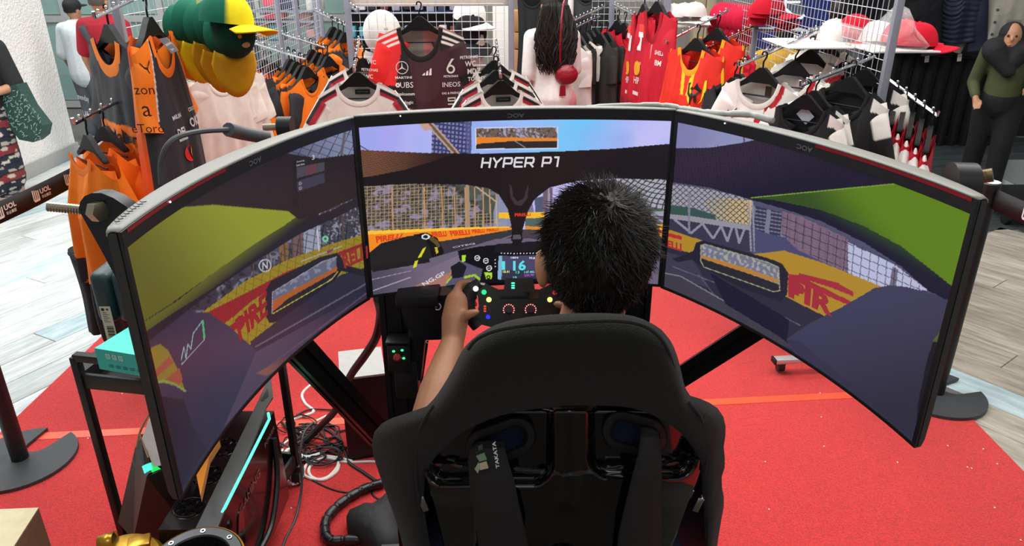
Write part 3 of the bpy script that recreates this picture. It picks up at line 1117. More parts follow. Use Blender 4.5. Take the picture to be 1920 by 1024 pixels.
    p.poly([(1314, 478), (1350, 488), (1400, 503), (1462, 525), (1462, 532), (1400, 512), (1350, 496), (1314, 484)], '#b07a3a')
    p.poly([(1314, 484), (1350, 496), (1400, 512), (1462, 534), (1462, 545), (1450, 546), (1360, 514), (1320, 500), (1314, 490)], '#26242e')
    p.line([(1314, 460), (1322, 458), (1440, 492), (1460, 502), (1462, 545), (1450, 547), (1360, 515), (1320, 501), (1314, 490), (1314, 460)], 0.9, '#8f9478')
    # halo wing and green panel
    p.grad([(1180, 270), (1268, 278), (1330, 277), (1390, 268), (1470, 250), (1850, 330), (1850, 600), (1790, 570), (1740, 545), (1690, 500), (1620, 455), (1540, 415), (1470, 392), (1400, 372), (1330, 352), (1262, 342), (1180, 335)],
           '#2a2136', '#14122a', (1400, 270), (1440, 380))
    hm = p.mask([(1262, 278), (1390, 268), (1470, 250), (1720, 340), (1500, 365), (1400, 372), (1262, 342)])
    p.weave(hm, 9, 7, 0.16, 0.9)
    p.grad([(1408, 372), (1440, 368), (1580, 353), (1706, 342), (1850, 400), (1850, 600), (1795, 566), (1740, 535), (1690, 492), (1620, 446), (1540, 410), (1470, 386)], '#2f4a1a', '#5a7c14', (1560, 440), (1640, 370))
    p.grad([(1408, 372), (1470, 386), (1540, 410), (1620, 446), (1690, 492), (1740, 535), (1795, 566), (1795, 545), (1745, 505), (1690, 462), (1620, 424), (1540, 394), (1450, 375)], '#14152a', '#33521a', (1615, 450), (1640, 405))
    p.line([(1408, 371), (1706, 342)], 0.9, '#7c9c3a')


monitor('L', 'left curved monitor, green wing and wing mirror on its screen', (-0.96, -0.15), 0.10)
monitor('C', 'middle curved monitor, lettered black halo across its screen', None, 0.0)
monitor('R', 'right curved monitor, lime green panel on its screen', (0.02, 0.97), -0.05)

# lettering that the screens show
_mons = {o['label'].split()[0]: o for o in COL.objects if o.name.startswith('curved_monitor')}
k = MB()
TECH = {'H': [((0, 0), (0, 1)), ((1, 0), (1, 1)), ((0, 0.5), (1, 0.5))], 'Y': [((0, 1), (0.45, 0.48), (1, 1)), ((0.45, 0.48), (0.38, 0))], 'P': [((0, 0), (0, 1), (0.9, 1), (1, 0.85), (1, 0.55), (0.9, 0.38), (0.1, 0.38))],
        'E': [((1, 1), (0.1, 1), (0, 0.85), (0, 0.12), (0.1, 0), (1, 0)), ((0.05, 0.5), (0.9, 0.5))], 'R': [((0, 0), (0, 1), (0.9, 1), (1, 0.85), (1, 0.55), (0.9, 0.4), (0.1, 0.4)), ((0.55, 0.4), (1, 0))], '1': [((0.1, 1), (0.55, 1), (0.55, 0))]}
xq = 903.0
for ch in 'HYPER P1':
    if ch == ' ':
        xq += 12
        continue
    for path in TECH[ch]:
        for (x1, y1), (x2, y2) in zip(path[:-1], path[1:]):
            A = [xq + x1 * 14.5 + y1 * 2.6, 313.6 - (xq - 900) * 0.015 - y1 * 16.5]
            B = [xq + x2 * 14.5 + y2 * 2.6, 313.6 - (xq - 900) * 0.015 - y2 * 16.5]
            dx, dy = B[0] - A[0], B[1] - A[1]
            L = math.hypot(dx, dy)
            ux, uy = dx / L * 1.5, dy / L * 1.5
            w_ = 1.75
            q = [(A[0] - ux - uy / 1.5 * w_, A[1] - uy + ux / 1.5 * w_), (B[0] + ux - uy / 1.5 * w_, B[1] + uy + ux / 1.5 * w_), (B[0] + ux + uy / 1.5 * w_, B[1] + uy - ux / 1.5 * w_), (A[0] - ux + uy / 1.5 * w_, A[1] - uy - ux / 1.5 * w_)]
            k.add([MON['C'].hit(x, y, 0.0012) for x, y in q], [[0, 1, 2, 3]], '#d9d6dc')
    xq += 20.3 if ch != '1' else 10
quadtext(k, MON['C'], 'I', ((941, 490), (947, 490), (947, 506), (941, 506)), '#5fe0e6', bold=0.03)
quadtext(k, MON['C'], '16', ((962, 489), (986, 488), (986, 507), (962, 508)), '#5fe0e6', bold=0.03)
quadtext(k, MON['C'], '1804', ((958, 481.5), (972, 481.5), (972, 485), (958, 485)), '#e6e6f2')
quadtext(k, MON['C'], '99.8', ((992, 482), (1003, 482), (1003, 486), (992, 486)), '#e6e6f2')
quadtext(k, MON['C'], '18.41', ((943, 507), (955, 507), (955, 512), (943, 512)), '#e8e070')
quadtext(k, MON['C'], '13', ((967, 508), (974, 508), (974, 513), (967, 513)), '#5fe0b6')
quadtext(k, MON['C'], '1:47.402', ((983, 508), (1002, 507.5), (1002, 512), (983, 512.5)), '#7fe0d6')
quadtext(k, MON['C'], '2:54.797', ((983, 514), (1002, 513.5), (1002, 518), (983, 518.5)), '#c25ee0')
quadtext(k, MON['C'], '10', ((962, 518), (969, 518), (969, 522), (962, 522)), '#5fe0b6')
quadtext(k, MON['C'], 'NG.GP', ((790, 531), (832, 508), (836, 514), (796, 537)), '#d6d2de')
quadtext(k, MON['C'], 'CITEQ', ((848, 463), (890, 455), (892, 458), (850, 466)), '#bdb6c8')
quadtext(k, MON['C'], 'PIRELLI', ((965, 400), (995, 399.5), (995, 405), (965, 406)), '#d83a22', bold=0.04)
for q in (((704, 443), (756, 438), (752, 446), (706, 456)), ((808, 435), (836, 433), (838, 443), (812, 446)), ((842, 433), (880, 431), (882, 440), (846, 443)), ((884, 430), (908, 429), (909, 436), (886, 438)), ((912, 429), (934, 428), (935, 433), (913, 435))):
    quadtext(k, MON['C'], 'PIRELLI', q, '#d8421e', bold=0.05)
k.build('screen_lettering', M_screen, _mons['middle'], kind='stuff', smooth=False)
k = MB()
quadtext(k, MON['L'], 'PIRE', ((440, 600), (500, 545), (502, 590), (450, 640)), '#8c2028', bold=0.04)
quadtext(k, MON['L'], 'RELLI', ((640, 476), (690, 460), (690, 484), (646, 504)), '#8c2a28', bold=0.05)
quadtext(k, MON['L'], '3', ((585, 291), (590, 290), (590, 299), (585, 300)), '#b9b6c2')
quadtext(k, MON['L'], 'LAP', ((594, 291), (601, 289), (601, 294), (594, 296)), '#8a8894')
quadtext(k, MON['L'], 'Current lap', ((556, 302), (571, 299), (571, 303), (556, 306)), '#a5a2ae')
quadtext(k, MON['L'], 'Last time', ((556, 308), (571, 305), (571, 309), (556, 312)), '#a5a2ae')
quadtext(k, MON['L'], 'N', ((492, 492), (502, 490), (502, 504), (492, 506)), '#b4b2bd', bold=0.02)
k.build('screen_lettering', M_screen, _mons['left'], kind='stuff', smooth=False)
k = MB()
quadtext(k, MON['R'], 'ELLI', ((1251, 450), (1278, 457), (1278, 472), (1251, 463)), '#b02a34', bold=0.05)
quadtext(k, MON['R'], 'PIR', ((1478, 520), (1566, 560), (1560, 594), (1478, 556)), '#9c2a38', bold=0.05)
k.build('screen_lettering', M_screen, _mons['right'], kind='stuff', smooth=False)
# ------------------------------------------------------------------ bucket seat
SXC = 0.085


def seat_pt(px, py, off=0.0, curl=1.0):
    d = ray(px, py)
    Y = 1.0
    for _ in range(25):
        P = EYE + d * (Y / d.y)
        a = max(0.0, abs(P.x - SXC) - 0.10)
        Yn = 0.955 + (1.25 - P.z) * 0.26 + 2.0 * a * a * curl - off
        Y = Y * 0.4 + Yn * 0.6
    return EYE + d * (Y / d.y)


def resample(P, n):
    P = [Vector((*p, 0)) for p in P]
    P = bez(P, 6)
    L = [0]
    for a, b in zip(P[:-1], P[1:]):
        L.append(L[-1] + (b - a).length)
    out, j = [], 0
    for i in range(n + 1):
        t = L[-1] * i / n
        while j < len(L) - 2 and L[j + 1] < t:
            j += 1
        f = (t - L[j]) / max(1e-9, L[j + 1] - L[j])
        p = P[j].lerp(P[j + 1], f)
        out.append((p.x, p.y))
    return out


seat = thing('bucket_seat', 'black racing bucket seat with glossy back shell and fabric head cover, driver sitting in it', 'seat', (SXC, 1.2, 0.3))
M_felt = mat('charcoal_seat_fabric', '#1f1e1c', 0.95, noise=0.18, scale=60, bump=0.35, bscale=420, spec=0.12)
M_felt.node_tree.nodes['Principled BSDF'].inputs['Sheen Weight'].default_value = 0.08
M_navy = mat('navy_seat_fabric', '#18213c', 0.9, bump=0.2)
outer = [[(759, 1046), (757, 1030), (745, 985), (735, 955), (722, 920), (708, 880), (699, 850), (698, 825), (706, 803), (728, 787), (765, 774), (800, 762)],
         [(800, 762), (816, 745), (834, 718), (850, 690), (862, 665), (876, 645), (896, 628)],
         [(896, 628), (925, 611), (960, 600), (1010, 592), (1070, 588), (1130, 587), (1180, 591), (1214, 602), (1240, 618)],
         [(1240, 618), (1258, 640), (1270, 668), (1278, 700), (1284, 725), (1294, 742)],
         [(1294, 742), (1322, 751), (1346, 766), (1358, 786), (1361, 810), (1357, 838), (1360, 870), (1354, 890), (1353, 908), (1358, 940), (1353, 972), (1348, 1002), (1344, 1030), (1343, 1046)]]
inner = [[(811, 1046), (808, 1030), (800, 985), (795, 940), (798, 900), (804, 878), (816, 858), (836, 838)],
         [(836, 838), (862, 815), (892, 797), (935, 780)],
         [(935, 780), (990, 769), (1040, 764), (1110, 761), (1170, 763), (1214, 774)],
         [(1214, 774), (1245, 790), (1272, 808), (1292, 830)],
         [(1292, 830), (1305, 852), (1312, 880), (1316, 920), (1320, 970), (1322, 1030), (1322, 1046)]]
cnt = [16, 10, 18, 10, 18]
O, I = [], []
for a, b, n in zip(outer, inner, cnt):
    ra, rb = resample(a, n), resample(b, n)
    if O:
        ra, rb = ra[1:], rb[1:]
    O += ra
    I += rb
k = MB()
rows = []
prof = ((0.07, -0.115), (0.025, -0.085), (0.0, -0.055), (0.015, -0.028), (0.07, -0.006), (0.15, 0.010), (0.24, 0.020), (0.38, 0.027), (0.56, 0.030), (0.78, 0.026), (0.92, 0.018), (0.985, 0.008), (1.0, -0.012))
for t, off in prof:
    rows.append([seat_pt(o[0] + (i[0] - o[0]) * t, o[1] + (i[1] - o[1]) * t, off) for o, i in zip(O, I)])
k.grid(rows)
k.build('fabric_cover', M_felt, seat, ang=60, label='charcoal fabric cover over head and shoulders')
# front upholstery and squab (the side the driver leans on)
k = MB()
front = [seat_pt(o[0] + (i[0] - o[0]) * 0.07, o[1] + (i[1] - o[1]) * 0.07, -0.113) for o, i in zip(O, I)]
cen = Vector((SXC, 1.12, 0.95))
k.grid([front] + [[p.lerp(Vector((SXC + (p.x - SXC) * 0.3, cen.y + (cen.z - p.z) * 0.26, cen.z + (p.z - cen.z) * 0.55)), f) + Vector((0, -0.0 + 0.02 * math.sin(f * 3), 0)) for p in front] for f in (0.35, 0.7, 1.0)])
k.build('upholstery', M_navy, seat)
k = MB()
k.box((SXC, 1.45, 0.45), (0.42, 0.5, 0.12), Euler((R(10), 0, 0)).to_matrix(), bev=0.05, seg=3)
for s in (-1, 1):
    k.box((SXC + s * 0.24, 1.42, 0.52), (0.08, 0.55, 0.2), Euler((R(8), 0, 0)).to_matrix(), bev=0.035, seg=3)
k.build('seat_cushion', M_navy, seat, kind='stuff')

# glossy shell with pockets and slots
SL = ((908, 841), (968, 819), 20.0)
SR = ((1166, 808), (1214, 821), 21.0)


def cap_d(x, y, S):
    (x1, y1), (x2, y2), r = S
    dx, dy = x2 - x1, y2 - y1
    t = max(0, min(1, ((x - x1) * dx + (y - y1) * dy) / (dx * dx + dy * dy)))
    return math.hypot(x - x1 - t * dx, y - y1 - t * dy)


def rrect(x, y, x0, y0, x1, y1, r):
    qx = abs(x - (x0 + x1) / 2) - (x1 - x0) / 2 + r
    qy = abs(y - (y0 + y1) / 2) - (y1 - y0) / 2 + r
    return math.hypot(max(qx, 0), max(qy, 0)) + min(max(qx, qy), 0) - r


def sst(a, b, x):
    t = max(0, min(1, (x - a) / (b - a)))
    return t * t * (3 - 2 * t)


def shell_off(x, y):
    o = 0.006
    o -= 0.022 * sst(9, -9, rrect(x, y, 800, 700, 1032, 906, 34))
    o -= 0.022 * sst(9, -9, rrect(x, y, 1108, 700, 1300, 892, 34))
    # spine down the middle, ledges at both flanks, lower scoops
    o += 0.010 * math.exp(-((x - 1068) / 22) ** 2) * sst(1000, 900, y)
    o += 0.012 * sst(884, 892, y + (1050 - x) * 0.10 if x < 1050 else y + (x - 1050) * 0.13 - 4) * (1 if abs(x - 1060) > 165 else 0.3)
    o -= 0.020 * sst(70, 20, math.hypot((x - 1060) * 0.8, y - 1000)) * 0.6
    o -= 0.012 * sst(-5, 12, abs(x - 1060) - 165) * sst(905, 960, y)
    o -= 0.05 * sst(38, 26, math.hypot(x - 1052, (y - 1046) * 1.4))
    return o


k = MB()
NX, NY = 120, 74
idx = {}
vs, fs = [], []
for j in range(NY + 1):
    y = 772 + (1075 - 772) * j / NY
    xl = 796 + max(0, 850 - y) * 0.55 if y < 880 else 796 + (y - 880) * 0.25
    xr = 1318 - max(0, 845 - y) * 0.55 if y < 880 else 1318 - (y - 880) * 0.40
    for i in range(NX + 1):
        x = xl + (xr - xl) * i / NX
        idx[i, j] = (len(vs), x, y)
        vs.append(seat_pt(x, y, shell_off(x, y)))
for j in range(NY):
    for i in range(NX):
        q = [idx[i, j], idx[i + 1, j], idx[i + 1, j + 1], idx[i, j + 1]]
        cx, cy = sum(a[1] for a in q) / 4, sum(a[2] for a in q) / 4
        if cap_d(cx, cy, SL) < SL[2] + 3 or cap_d(cx, cy, SR) < SR[2] + 3:
            continue
        fs.append([a[0] for a in q][::-1])
k.add(vs, fs)
sh = k.build('back_shell', M_gloss, seat, ang=80, label='glossy black moulded back shell')
k = MB()
sm = sh.modifiers.new('thickness', 'SOLIDIFY')
sm.thickness = 0.006
sm.offset = -1
# slot rims
for S in (SL, SR):
    (x1, y1), (x2, y2), r = S
    a0 = math.atan2(y2 - y1, x2 - x1)
    k = MB()
    rings = []
    for rr, off in ((r - 1.5, -0.022), (r, -0.004), (r + 3, 0.003), (r + 14, 0.003), (r + 17, -0.004), (r + 18, -0.02)):
        row = []
        for h in range(2):
            c0 = (x2, y2) if h == 0 else (x1, y1)
            for q in range(13):
                an = a0 - math.pi / 2 + h * math.pi + math.pi * q / 12
                x, y = c0[0] + rr * math.cos(an), c0[1] + rr * math.sin(an)
                row.append(seat_pt(x, y, -0.010 + off))
        rings.append(row)
    k.grid(rings, close=True)
    k.build('harness_slot', M_matte, seat, label='dark rimmed oval harness slot')
# navy padding seen through the slots
k = MB()
for S in (SL, SR):
    (x1, y1), (x2, y2), r = S
    k.grid([[seat_pt(x, y, -0.045) for x in np.linspace(x1 - 50, x2 + 50, 6)] for y in np.linspace(y1 - 50, y2 + 50, 6)])
k.build('slot_padding', M_navy, seat, kind='stuff', solid=0.004)
# stitched piping
for path in ([(878, 655), (890, 640), (912, 627), (945, 617), (1000, 609), (1070, 605), (1140, 602), (1188, 606), (1222, 620), (1248, 648), (1264, 690), (1274, 728)],
             [(812, 762), (798, 784), (786, 812), (780, 860), (780, 900), (786, 940)],
             [(1292, 756), (1311, 778), (1322, 810), (1326, 850), (1322, 890)]):
    k = MB()
    k.tube(bez([seat_pt(x, y, 0.012 if path[0][0] == 878 else 0.026) for x, y in path], 6), 0.0028, 6)
    k.build('piping', M_felt, seat)
# silver side brackets
for s, pts in ((-1, ((782, 925), (788, 930), (799, 957))), (1, ((1321, 929), (1315, 933), (1303, 958)))):
    k = MB()
    P = [seat_pt(x, y, 0.012) for x, y in pts]
    k.beam(P[0], P[1], 0.014, 0.006, (0, -1, 0.3), 0.001)
    k.beam(P[1], P[2], 0.012, 0.006, (0, -1, 0.3), 0.001)
    k.build('side_bracket', M_chrome, seat, label='bright metal side bracket')
# seat frame rails hidden under the seat
k = MB()
for s in (-1, 1):
    k.box((SXC + s * 0.2, 1.42, 0.2), (0.05, 0.6, 0.3), bev=0.004)
k.build('seat_mount', M_matte, seat, kind='stuff')

# harness belts (they hang out of the slots)


def belt(name, label, C, off=0.034, lab=None):
    t = thing(name, label, 'belt', seat_pt(*C[-1][:2], off), group='harness belts')
    k = MB()
    L = []
    for i in range(len(C) - 1):
        for q in range(6):
            f = q / 6
            L.append([C[i][j] + (C[i + 1][j] - C[i][j]) * f for j in range(4)])
    L.append(C[-1])
    P = []
    for cx, cy, hw, o in L:
        P.append([seat_pt(cx + hw * s, cy + 6 * (1 - abs(s)) * 0, o - 0.004 * s * s) for s in (-1, -0.5, 0, 0.5, 1)])
    k.grid(P)
    k.build('webbing', mat('black_webbing', '#1b1a1a', 0.8, bump=0.4, bscale=700, scale=200), t, solid=0.003)
    return t


bl = belt('harness_belt', 'black harness belt with white lettered label out of the left slot', [(916, 828, 30, -0.02), (914, 842, 32, 0.004), (916, 866, 37, 0.02), (922, 900, 42, 0.03), (930, 950, 44, 0.034), (942, 1010, 46, 0.034), (950, 1075, 47, 0.034)])
br = belt('harness_belt', 'plain black harness belt hanging out of the right slot', [(1218, 800, 16, -0.02), (1218, 820, 17, 0.006), (1218, 850, 21, 0.022), (1213, 890, 27, 0.032), (1206, 940, 32, 0.036), (1200, 1000, 40, 0.036), (1196, 1075, 44, 0.036)])
k = MB()
a, b = seat_pt(934, 878, 0.0375), seat_pt(926, 828, 0.022)
c = seat_pt(946, 876, 0.0375)
vs, fs = text2d('TAKATA', 1.0, 0.02, 1.25)
xs = [v[0] for v in vs]
k.add([a + (b - a) * ((x - min(xs)) / (max(xs) - min(xs))) + (c - a) * (-y * 0.75) for x, y in vs], fs)
k.build('brand_lettering', M_white, bl, smooth=False)
for i, (q, c) in enumerate((([(893, 856), (908, 850), (913, 862), (899, 866)], '#7f9c82'), ([(899, 870), (912, 866), (916, 878), (900, 882)], '#c9c2a0'), ([(890, 880), (897, 868), (901, 874), (896, 888)], '#9fb89c'), ([(896, 838), (904, 834), (906, 842), (898, 846)], '#4a554c'))):
    k = MB()
    P = [seat_pt(x, y, 0.036 if y > 848 else 0.02) for x, y in q]
    k.add(P + [p + Vector((0, 0.002, 0)) for p in P], [[0, 1, 2, 3], [7, 6, 5, 4], [0, 4, 5, 1], [1, 5, 6, 2], [2, 6, 7, 3], [3, 7, 4, 0]], c)
    k.build('label_tag', M_print, bl, smooth=False)

# ------------------------------------------------------------------ rig frame of aluminium profile
frame_t = thing('rig_frame', 'black aluminium profile frame carrying the three monitors and the seat', 'frame', (0.02, 1.75, 0.006))
M_prof = mat('black_anodised_profile', '#111113', 0.38, metal=0.3)


def profile(a, b, w=0.04, h=0.08, upv=(0, 0, 1), name='profile_beam'):
    k = MB()
    a, b = Vector(a), Vector(b)
    d = (b - a).normalized()
    x = d.cross(Vector(upv)).normalized()
    z = x.cross(d)
    g, e = 0.006, 0.007
    pts = []
    # T-slotted section: notch in the middle of every 40 mm face
    def face(p, q, n):
        L = (q - p).length
        m = max(1, round(L / 0.04))
        out = [p]
        for i in range(m):
            c0 = p.lerp(q, (i + 0.5) / m)
            t = (q - p).normalized()
            out += [c0 - t * g, c0 - t * g - n * e, c0 + t * g - n * e, c0 + t * g]
        return out
    c = [Vector((-w / 2, -h / 2, 0)), Vector((w / 2, -h / 2, 0)), Vector((w / 2, h / 2, 0)), Vector((-w / 2, h / 2, 0))]
    n = [Vector((0, -1, 0)), Vector((1, 0, 0)), Vector((0, 1, 0)), Vector((-1, 0, 0))]
    for i in range(4):
        pts += face(c[i], c[(i + 1) % 4], n[i])
    sec = [x * p.x + z * p.y for p in pts]
    m = len(sec)
    k.add([a + s for s in sec] + [b + s for s in sec], [[i, (i + 1) % m, m + (i + 1) % m, m + i] for i in range(m)] + [list(range(m))[::-1], [m + i for i in range(m)]])
    return k.build(name, M_prof, frame_t, smooth=False)


UP = at(752, 700, 1.72)
profile((UP.x, 1.72, 0.0066), (UP.x, 1.72, 1.10), 0.08, 0.04, (0, 1, 0), 'upright')
profile((UP.x + 0.62, 1.76, 0.0066), (UP.x + 0.62, 1.76, 1.10), 0.08, 0.04, (0, 1, 0), 'upright')
La, Lb = at(716, 822, 1.70), at(500, 590, 1.42)
profile(La, Lb, 0.05, 0.06, (0, 0, 1), 'monitor_arm')
Ra, Rb = at(1240, 730, 1.66), MON['R'].hit(1412, 588) - MON['R'].n * 0.12
profile(Ra, Rb, 0.06, 0.05, (0, 0, 1), 'monitor_arm')
profile((UP.x - 0.1, 1.72, 0.05), (UP.x + 0.72, 1.77, 0.05), 0.04, 0.08, name='cross_beam')
profile((UP.x + 0.05, 1.70, 1.13), (UP.x + 0.6, 1.745, 1.13), 0.04, 0.06, name='cross_beam')
for x in (SXC - 0.2, SXC + 0.2):
    profile((x, 1.51, 0.05), (x, 2.25, 0.05), 0.04, 0.08, name='base_rail')
k = MB()
k.box((SXC, 0.78, 0.06), (1.5, 1.5, 0.1), bev=0.008)  # unseen deck, added so the glossy seat shell reflects dark brown
k.build('deck_plate', mat('reflection_deck_brown', '#3a352c', 0.7, spec=0.3), frame_t, label='added dark deck under the seat for the shell to reflect')
# mounting plates behind the monitors
for key in 'LCR':
    m = MON[key]
    c = m.pt(0, (m.z0 + m.z1) / 2, -0.003) - m.n * 0.055
    k = MB()
    k.box(c, (0.14, 0.02, 0.14), Matrix((m.d, -m.n, Vector((0, 0, 1)))).transposed(), bev=0.003)
    q = {'L': Lb, 'C': Vector((UP.x + 0.31, 1.72, 1.13)), 'R': Rb}[key]
    k.beam(c - m.n * 0.01, q, 0.05, 0.05)
    k.build('mounting_plate', M_matte, frame_t, kind='stuff')

# threaded rods with brackets at the outer monitor edges
M_steel = mat('zinc_plated_steel', '#b7ab92', 0.3, metal=0.9)


def rod(path_a, path_b, r, Y0, Y1, label):
    a, b = at(*path_a, Y0), at(*path_b, Y1)
    k = MB()
    N = 60
    k.tube([a + (b - a) * (i / N) for i in range(N + 1)], [r * (1.0 if i % 2 else 0.9) for i in range(N + 1)], 12)
    return k.build('threaded_rod', M_steel, frame_t, ang=20, label=label)


rod((88, 387), (246, 402), 0.0076, 1.02, 1.05, 'zinc threaded rod beyond the left monitor')
k = MB()
pl = [(147, 393), (150, 379), (158, 368), (172, 362), (190, 362), (212, 371), (238, 388), (292, 540), (238, 560), (190, 470)]
P0 = [at(x, y, 1.0) for x, y in pl]
k.add(P0 + [p + Vector((0, 0.03, -0.004)) for p in P0], [list(range(10))[::-1], [10 + i for i in range(10)]] + [[i, (i + 1) % 10, 10 + (i + 1) % 10, 10 + i] for i in range(10)])
k.build('side_bracket', M_black, frame_t, ang=50)
k = MB()
a, b = at(176, 396, 0.995), at(190, 397, 0.99)
d = (b - a).normalized()
k.tube([a, b], 0.0145, 6)
k.build('hex_nut', M_steel, frame_t, smooth=False)
Rr = MON['R'].pt(1, 1.4)
rod((1798, 338), (1862, 328), 0.0115, 1.12, 1.1, 'zinc threaded rod beyond the right monitor')
k = MB()
c = at(1806, 345, 1.12)
k.tube([c + Vector((-0.022, 0.0, 0)), c + Vector((0.012, -0.004, 0.0))], 0.034, 24)
k.build('side_bracket', M_black, frame_t)
for (p0, p1, r) in (((494, 239), (538, 237), 0.008), ((1246, 206), (1262, 207), 0.006)):
    a, b = at(*p0, 1.72), at(*p1, 1.72)
    k = MB()
    k.tube([a, b], r, 10)
    k.build('threaded_rod', M_steel, frame_t)
k = MB()
c = at(537, 238, 1.72)
k.tube([c + Vector((-0.018, 0, 0)), c + Vector((0.014, 0, 0))], 0.024, 20)
k.build('side_bracket', M_black, frame_t)

# emergency stop box on the upright
es = thing('emergency_stop', 'small black box with red mushroom button and green lights, on left upright', 'switch', at(750, 690, 1.67))
k = MB()
c = at(750, 662, 1.675)
k.box(c, (0.056, 0.05, 0.085), bev=0.003)
k.box(at(748, 637, 1.675), (0.062, 0.05, 0.012), bev=0.002)
k.build('housing', M_black, es)
k = MB()
n = Vector((0, -0.9, 0.43))
c = at(746, 670, 1.648)
k.lathe([(0, 0.016), (0.007, 0.0155), (0.0105, 0.011), (0.0105, 0.006), (0.007, 0.002), (0.007, -0.008)], 20, frame(c, (1, 0, 0), (0, 0.43, 0.9)))
k.build('button', mat('red_button', '#a01a18', 0.3, coat=0.4), es)
for px, py in ((738, 659), (754, 657), (757, 672)):
    k = MB()
    k.ell(at(px, py, 1.648), (0.004, 0.003, 0.003), n=10, m=6)
    k.build('indicator', mat('green_led', '#35e08a', emit=1.6), es)
k = MB()
k.box(at(764, 705, 1.69), (0.06, 0.05, 0.11), bev=0.004)
k.box(at(780, 655, 1.70), (0.045, 0.05, 0.16), Euler((0, R(8), 0)).to_matrix(), bev=0.004)
k.build('side_cover', M_matte, es, kind='stuff')
# rear leg of the pedal deck
profile(at(797, 640, 1.95), at(770, 830, 1.95), 0.02, 0.02, (0, 1, 0), 'deck_leg')

# ------------------------------------------------------------------ wheel base and steering wheel
wb = thing('wheel_base', 'black direct drive wheel base with a pale round logo, under the middle monitor', 'wheel base', at(800, 640, 1.58))
k = MB()
pl = [(750, 564), (757, 558), (868, 552), (872, 612), (850, 630), (826, 637), (797, 638), (775, 630), (760, 608), (753, 585)]
P0 = [at(x, y, 1.575) for x, y in pl]
m = len(pl)
k.add(P0 + [p + Vector((0, 0.16, 0)) for p in P0], [list(range(m))[::-1], [m + i for i in range(m)]] + [[i, (i + 1) % m, m + (i + 1) % m, m + i] for i in range(m)])
k.build('housing', mat('satin_black', '#111214', 0.33), wb, ang=50)
k = MB()
P = [at(820.5 + 6.0 * math.cos(a), 575 + 6.0 * math.sin(a), 1.572) for a in np.linspace(-2.2, 2.3, 18)]
k.tube(P, 0.0014, 6)
k.tube([at(815, 573, 1.572), at(817, 576, 1.572), at(820, 575, 1.572)], 0.0013, 6)
k.build('logo', M_white, wb)
k = MB()
k.tube([at(796, 564, 1.572), at(812, 563, 1.572)], 0.0014, 6)
k.build('light_strip', mat('teal_led', '#2aa9c4', emit=1.4), wb)
k = MB()
k.box(at(785, 552, 1.60), (0.10, 0.08, 0.03), bev=0.004)
k.build('mount', M_matte, wb)

sw = thing('steering_wheel', 'black formula style steering wheel with coloured buttons and red lit dials', 'steering wheel', at(974, 585, 1.50))
WN = Vector((0.06, -math.cos(R(24)), math.sin(R(24)))).normalized()
W0 = at(974, 580, 1.50)


def wp(px, py, off=0.0):
    d = ray(px, py)
    t = ((W0 + WN * off - EYE).dot(WN)) / d.dot(WN)
    return EYE + d * t


def wprism(k, poly, o0, o1, col=None):
    m = len(poly)
    k.add([wp(x, y, o1) for x, y in poly] + [wp(x, y, o1) - WN * (o1 - o0) for x, y in poly],
          [list(range(m))[::-1], [m + i for i in range(m)]] + [[i, (i + 1) % m, m + (i + 1) % m, m + i] for i in range(m)], col)


half = [(974, 541), (935, 543), (920, 536), (905, 529), (890, 531), (884, 540), (896, 556), (898, 575), (893, 595), (900, 608), (925, 615), (974, 618)]
full = half + [(1948 - x, y) for x, y in half[::-1][1:-1]]
k = MB()
wprism(k, full, -0.022, 0.0)
k.build('body', M_black, sw, ang=50)
for s in (0, 1):
    f = lambda x: 1948 - x if s else x
    k = MB()
    k.tube(bez([wp(f(899), 531, -0.006), wp(f(884), 543, -0.004), wp(f(876), 566, -0.004), wp(f(882), 594, -0.006), wp(f(896), 613, -0.008)], 5), [0.013] * 4 + [0.0165] * 13 + [0.014] * 4, 12)
    k.build('grip', mat('rubber_grip', '#141415', 0.6, bump=0.2), sw)
k = MB()
wprism(k, [(938, 548), (1010, 548), (1010, 560), (938, 560)], 0.0, 0.003)
k.build('display', M_gloss, sw)


def button(px, py, r, col, e, o=0.0):
    k = MB()
    k.tube([wp(px, py, -0.002), wp(px, py, 0.005 + o)], r, 16)
    k.build('button', mat('button_' + col[1:], col, 0.3, emit=e, noise=0.0), sw)


for a in ((892, 541.5, 0.0062, '#e9e9ee', 1.0, 0.014), (907.5, 548, 0.0058, '#1fd583', 1.0), (916.7, 562, 0.0060, '#efe68a', 1.0), (915, 594.5, 0.0050, '#1a2be0', 1.0),
          (1056, 541.5, 0.0062, '#e9e9ee', 0.9, 0.014), (1040, 548, 0.0058, '#d83030', 0.9), (1031, 562, 0.0060, '#efe68a', 0.9), (1033, 594, 0.0050, '#d8a020', 0.9)):
    button(*a)
k = MB()
for y in (573, 577.5, 582):
    wprism(k, [(907, y), (911.5, y), (911.5, y + 3), (907, y + 3)], 0, 0.003)
k.build('indicator', mat('orange_led', '#d84a22', emit=0.9), sw, kind='stuff')
for cx in (954, 995):
    k = MB()
    k.tube([wp(cx, 581, 0.0), wp(cx, 581, 0.016)], [0.0085, 0.007], 16)
    k.build('dial', M_black, sw)
    for i in range(11):
        an = R(150 + 24 * i)
        k = MB()
        k.ell(wp(cx + 10 * math.cos(an), 581 + 10 * math.sin(an), 0.001), 0.0016, n=6, m=4)
        k.build('dial_light', mat('red_led', '#ff8f86', emit=1.5), sw)
k = MB()
wprism(k, [(948, 522), (1000, 521), (1003, 545), (945, 545)], -0.03, -0.012)
k.build('hub', M_black, sw)
for y in (531, 535.6, 540):
    k = MB()
    wprism(k, [(959, y - 1.3), (965, y - 1.3), (965, y + 1.3), (959, y + 1.3)], -0.012, -0.0105)
    k.build('shift_light', mat('green_shift_light', '#4dffb0', emit=2.2), sw, smooth=False)
k = MB()
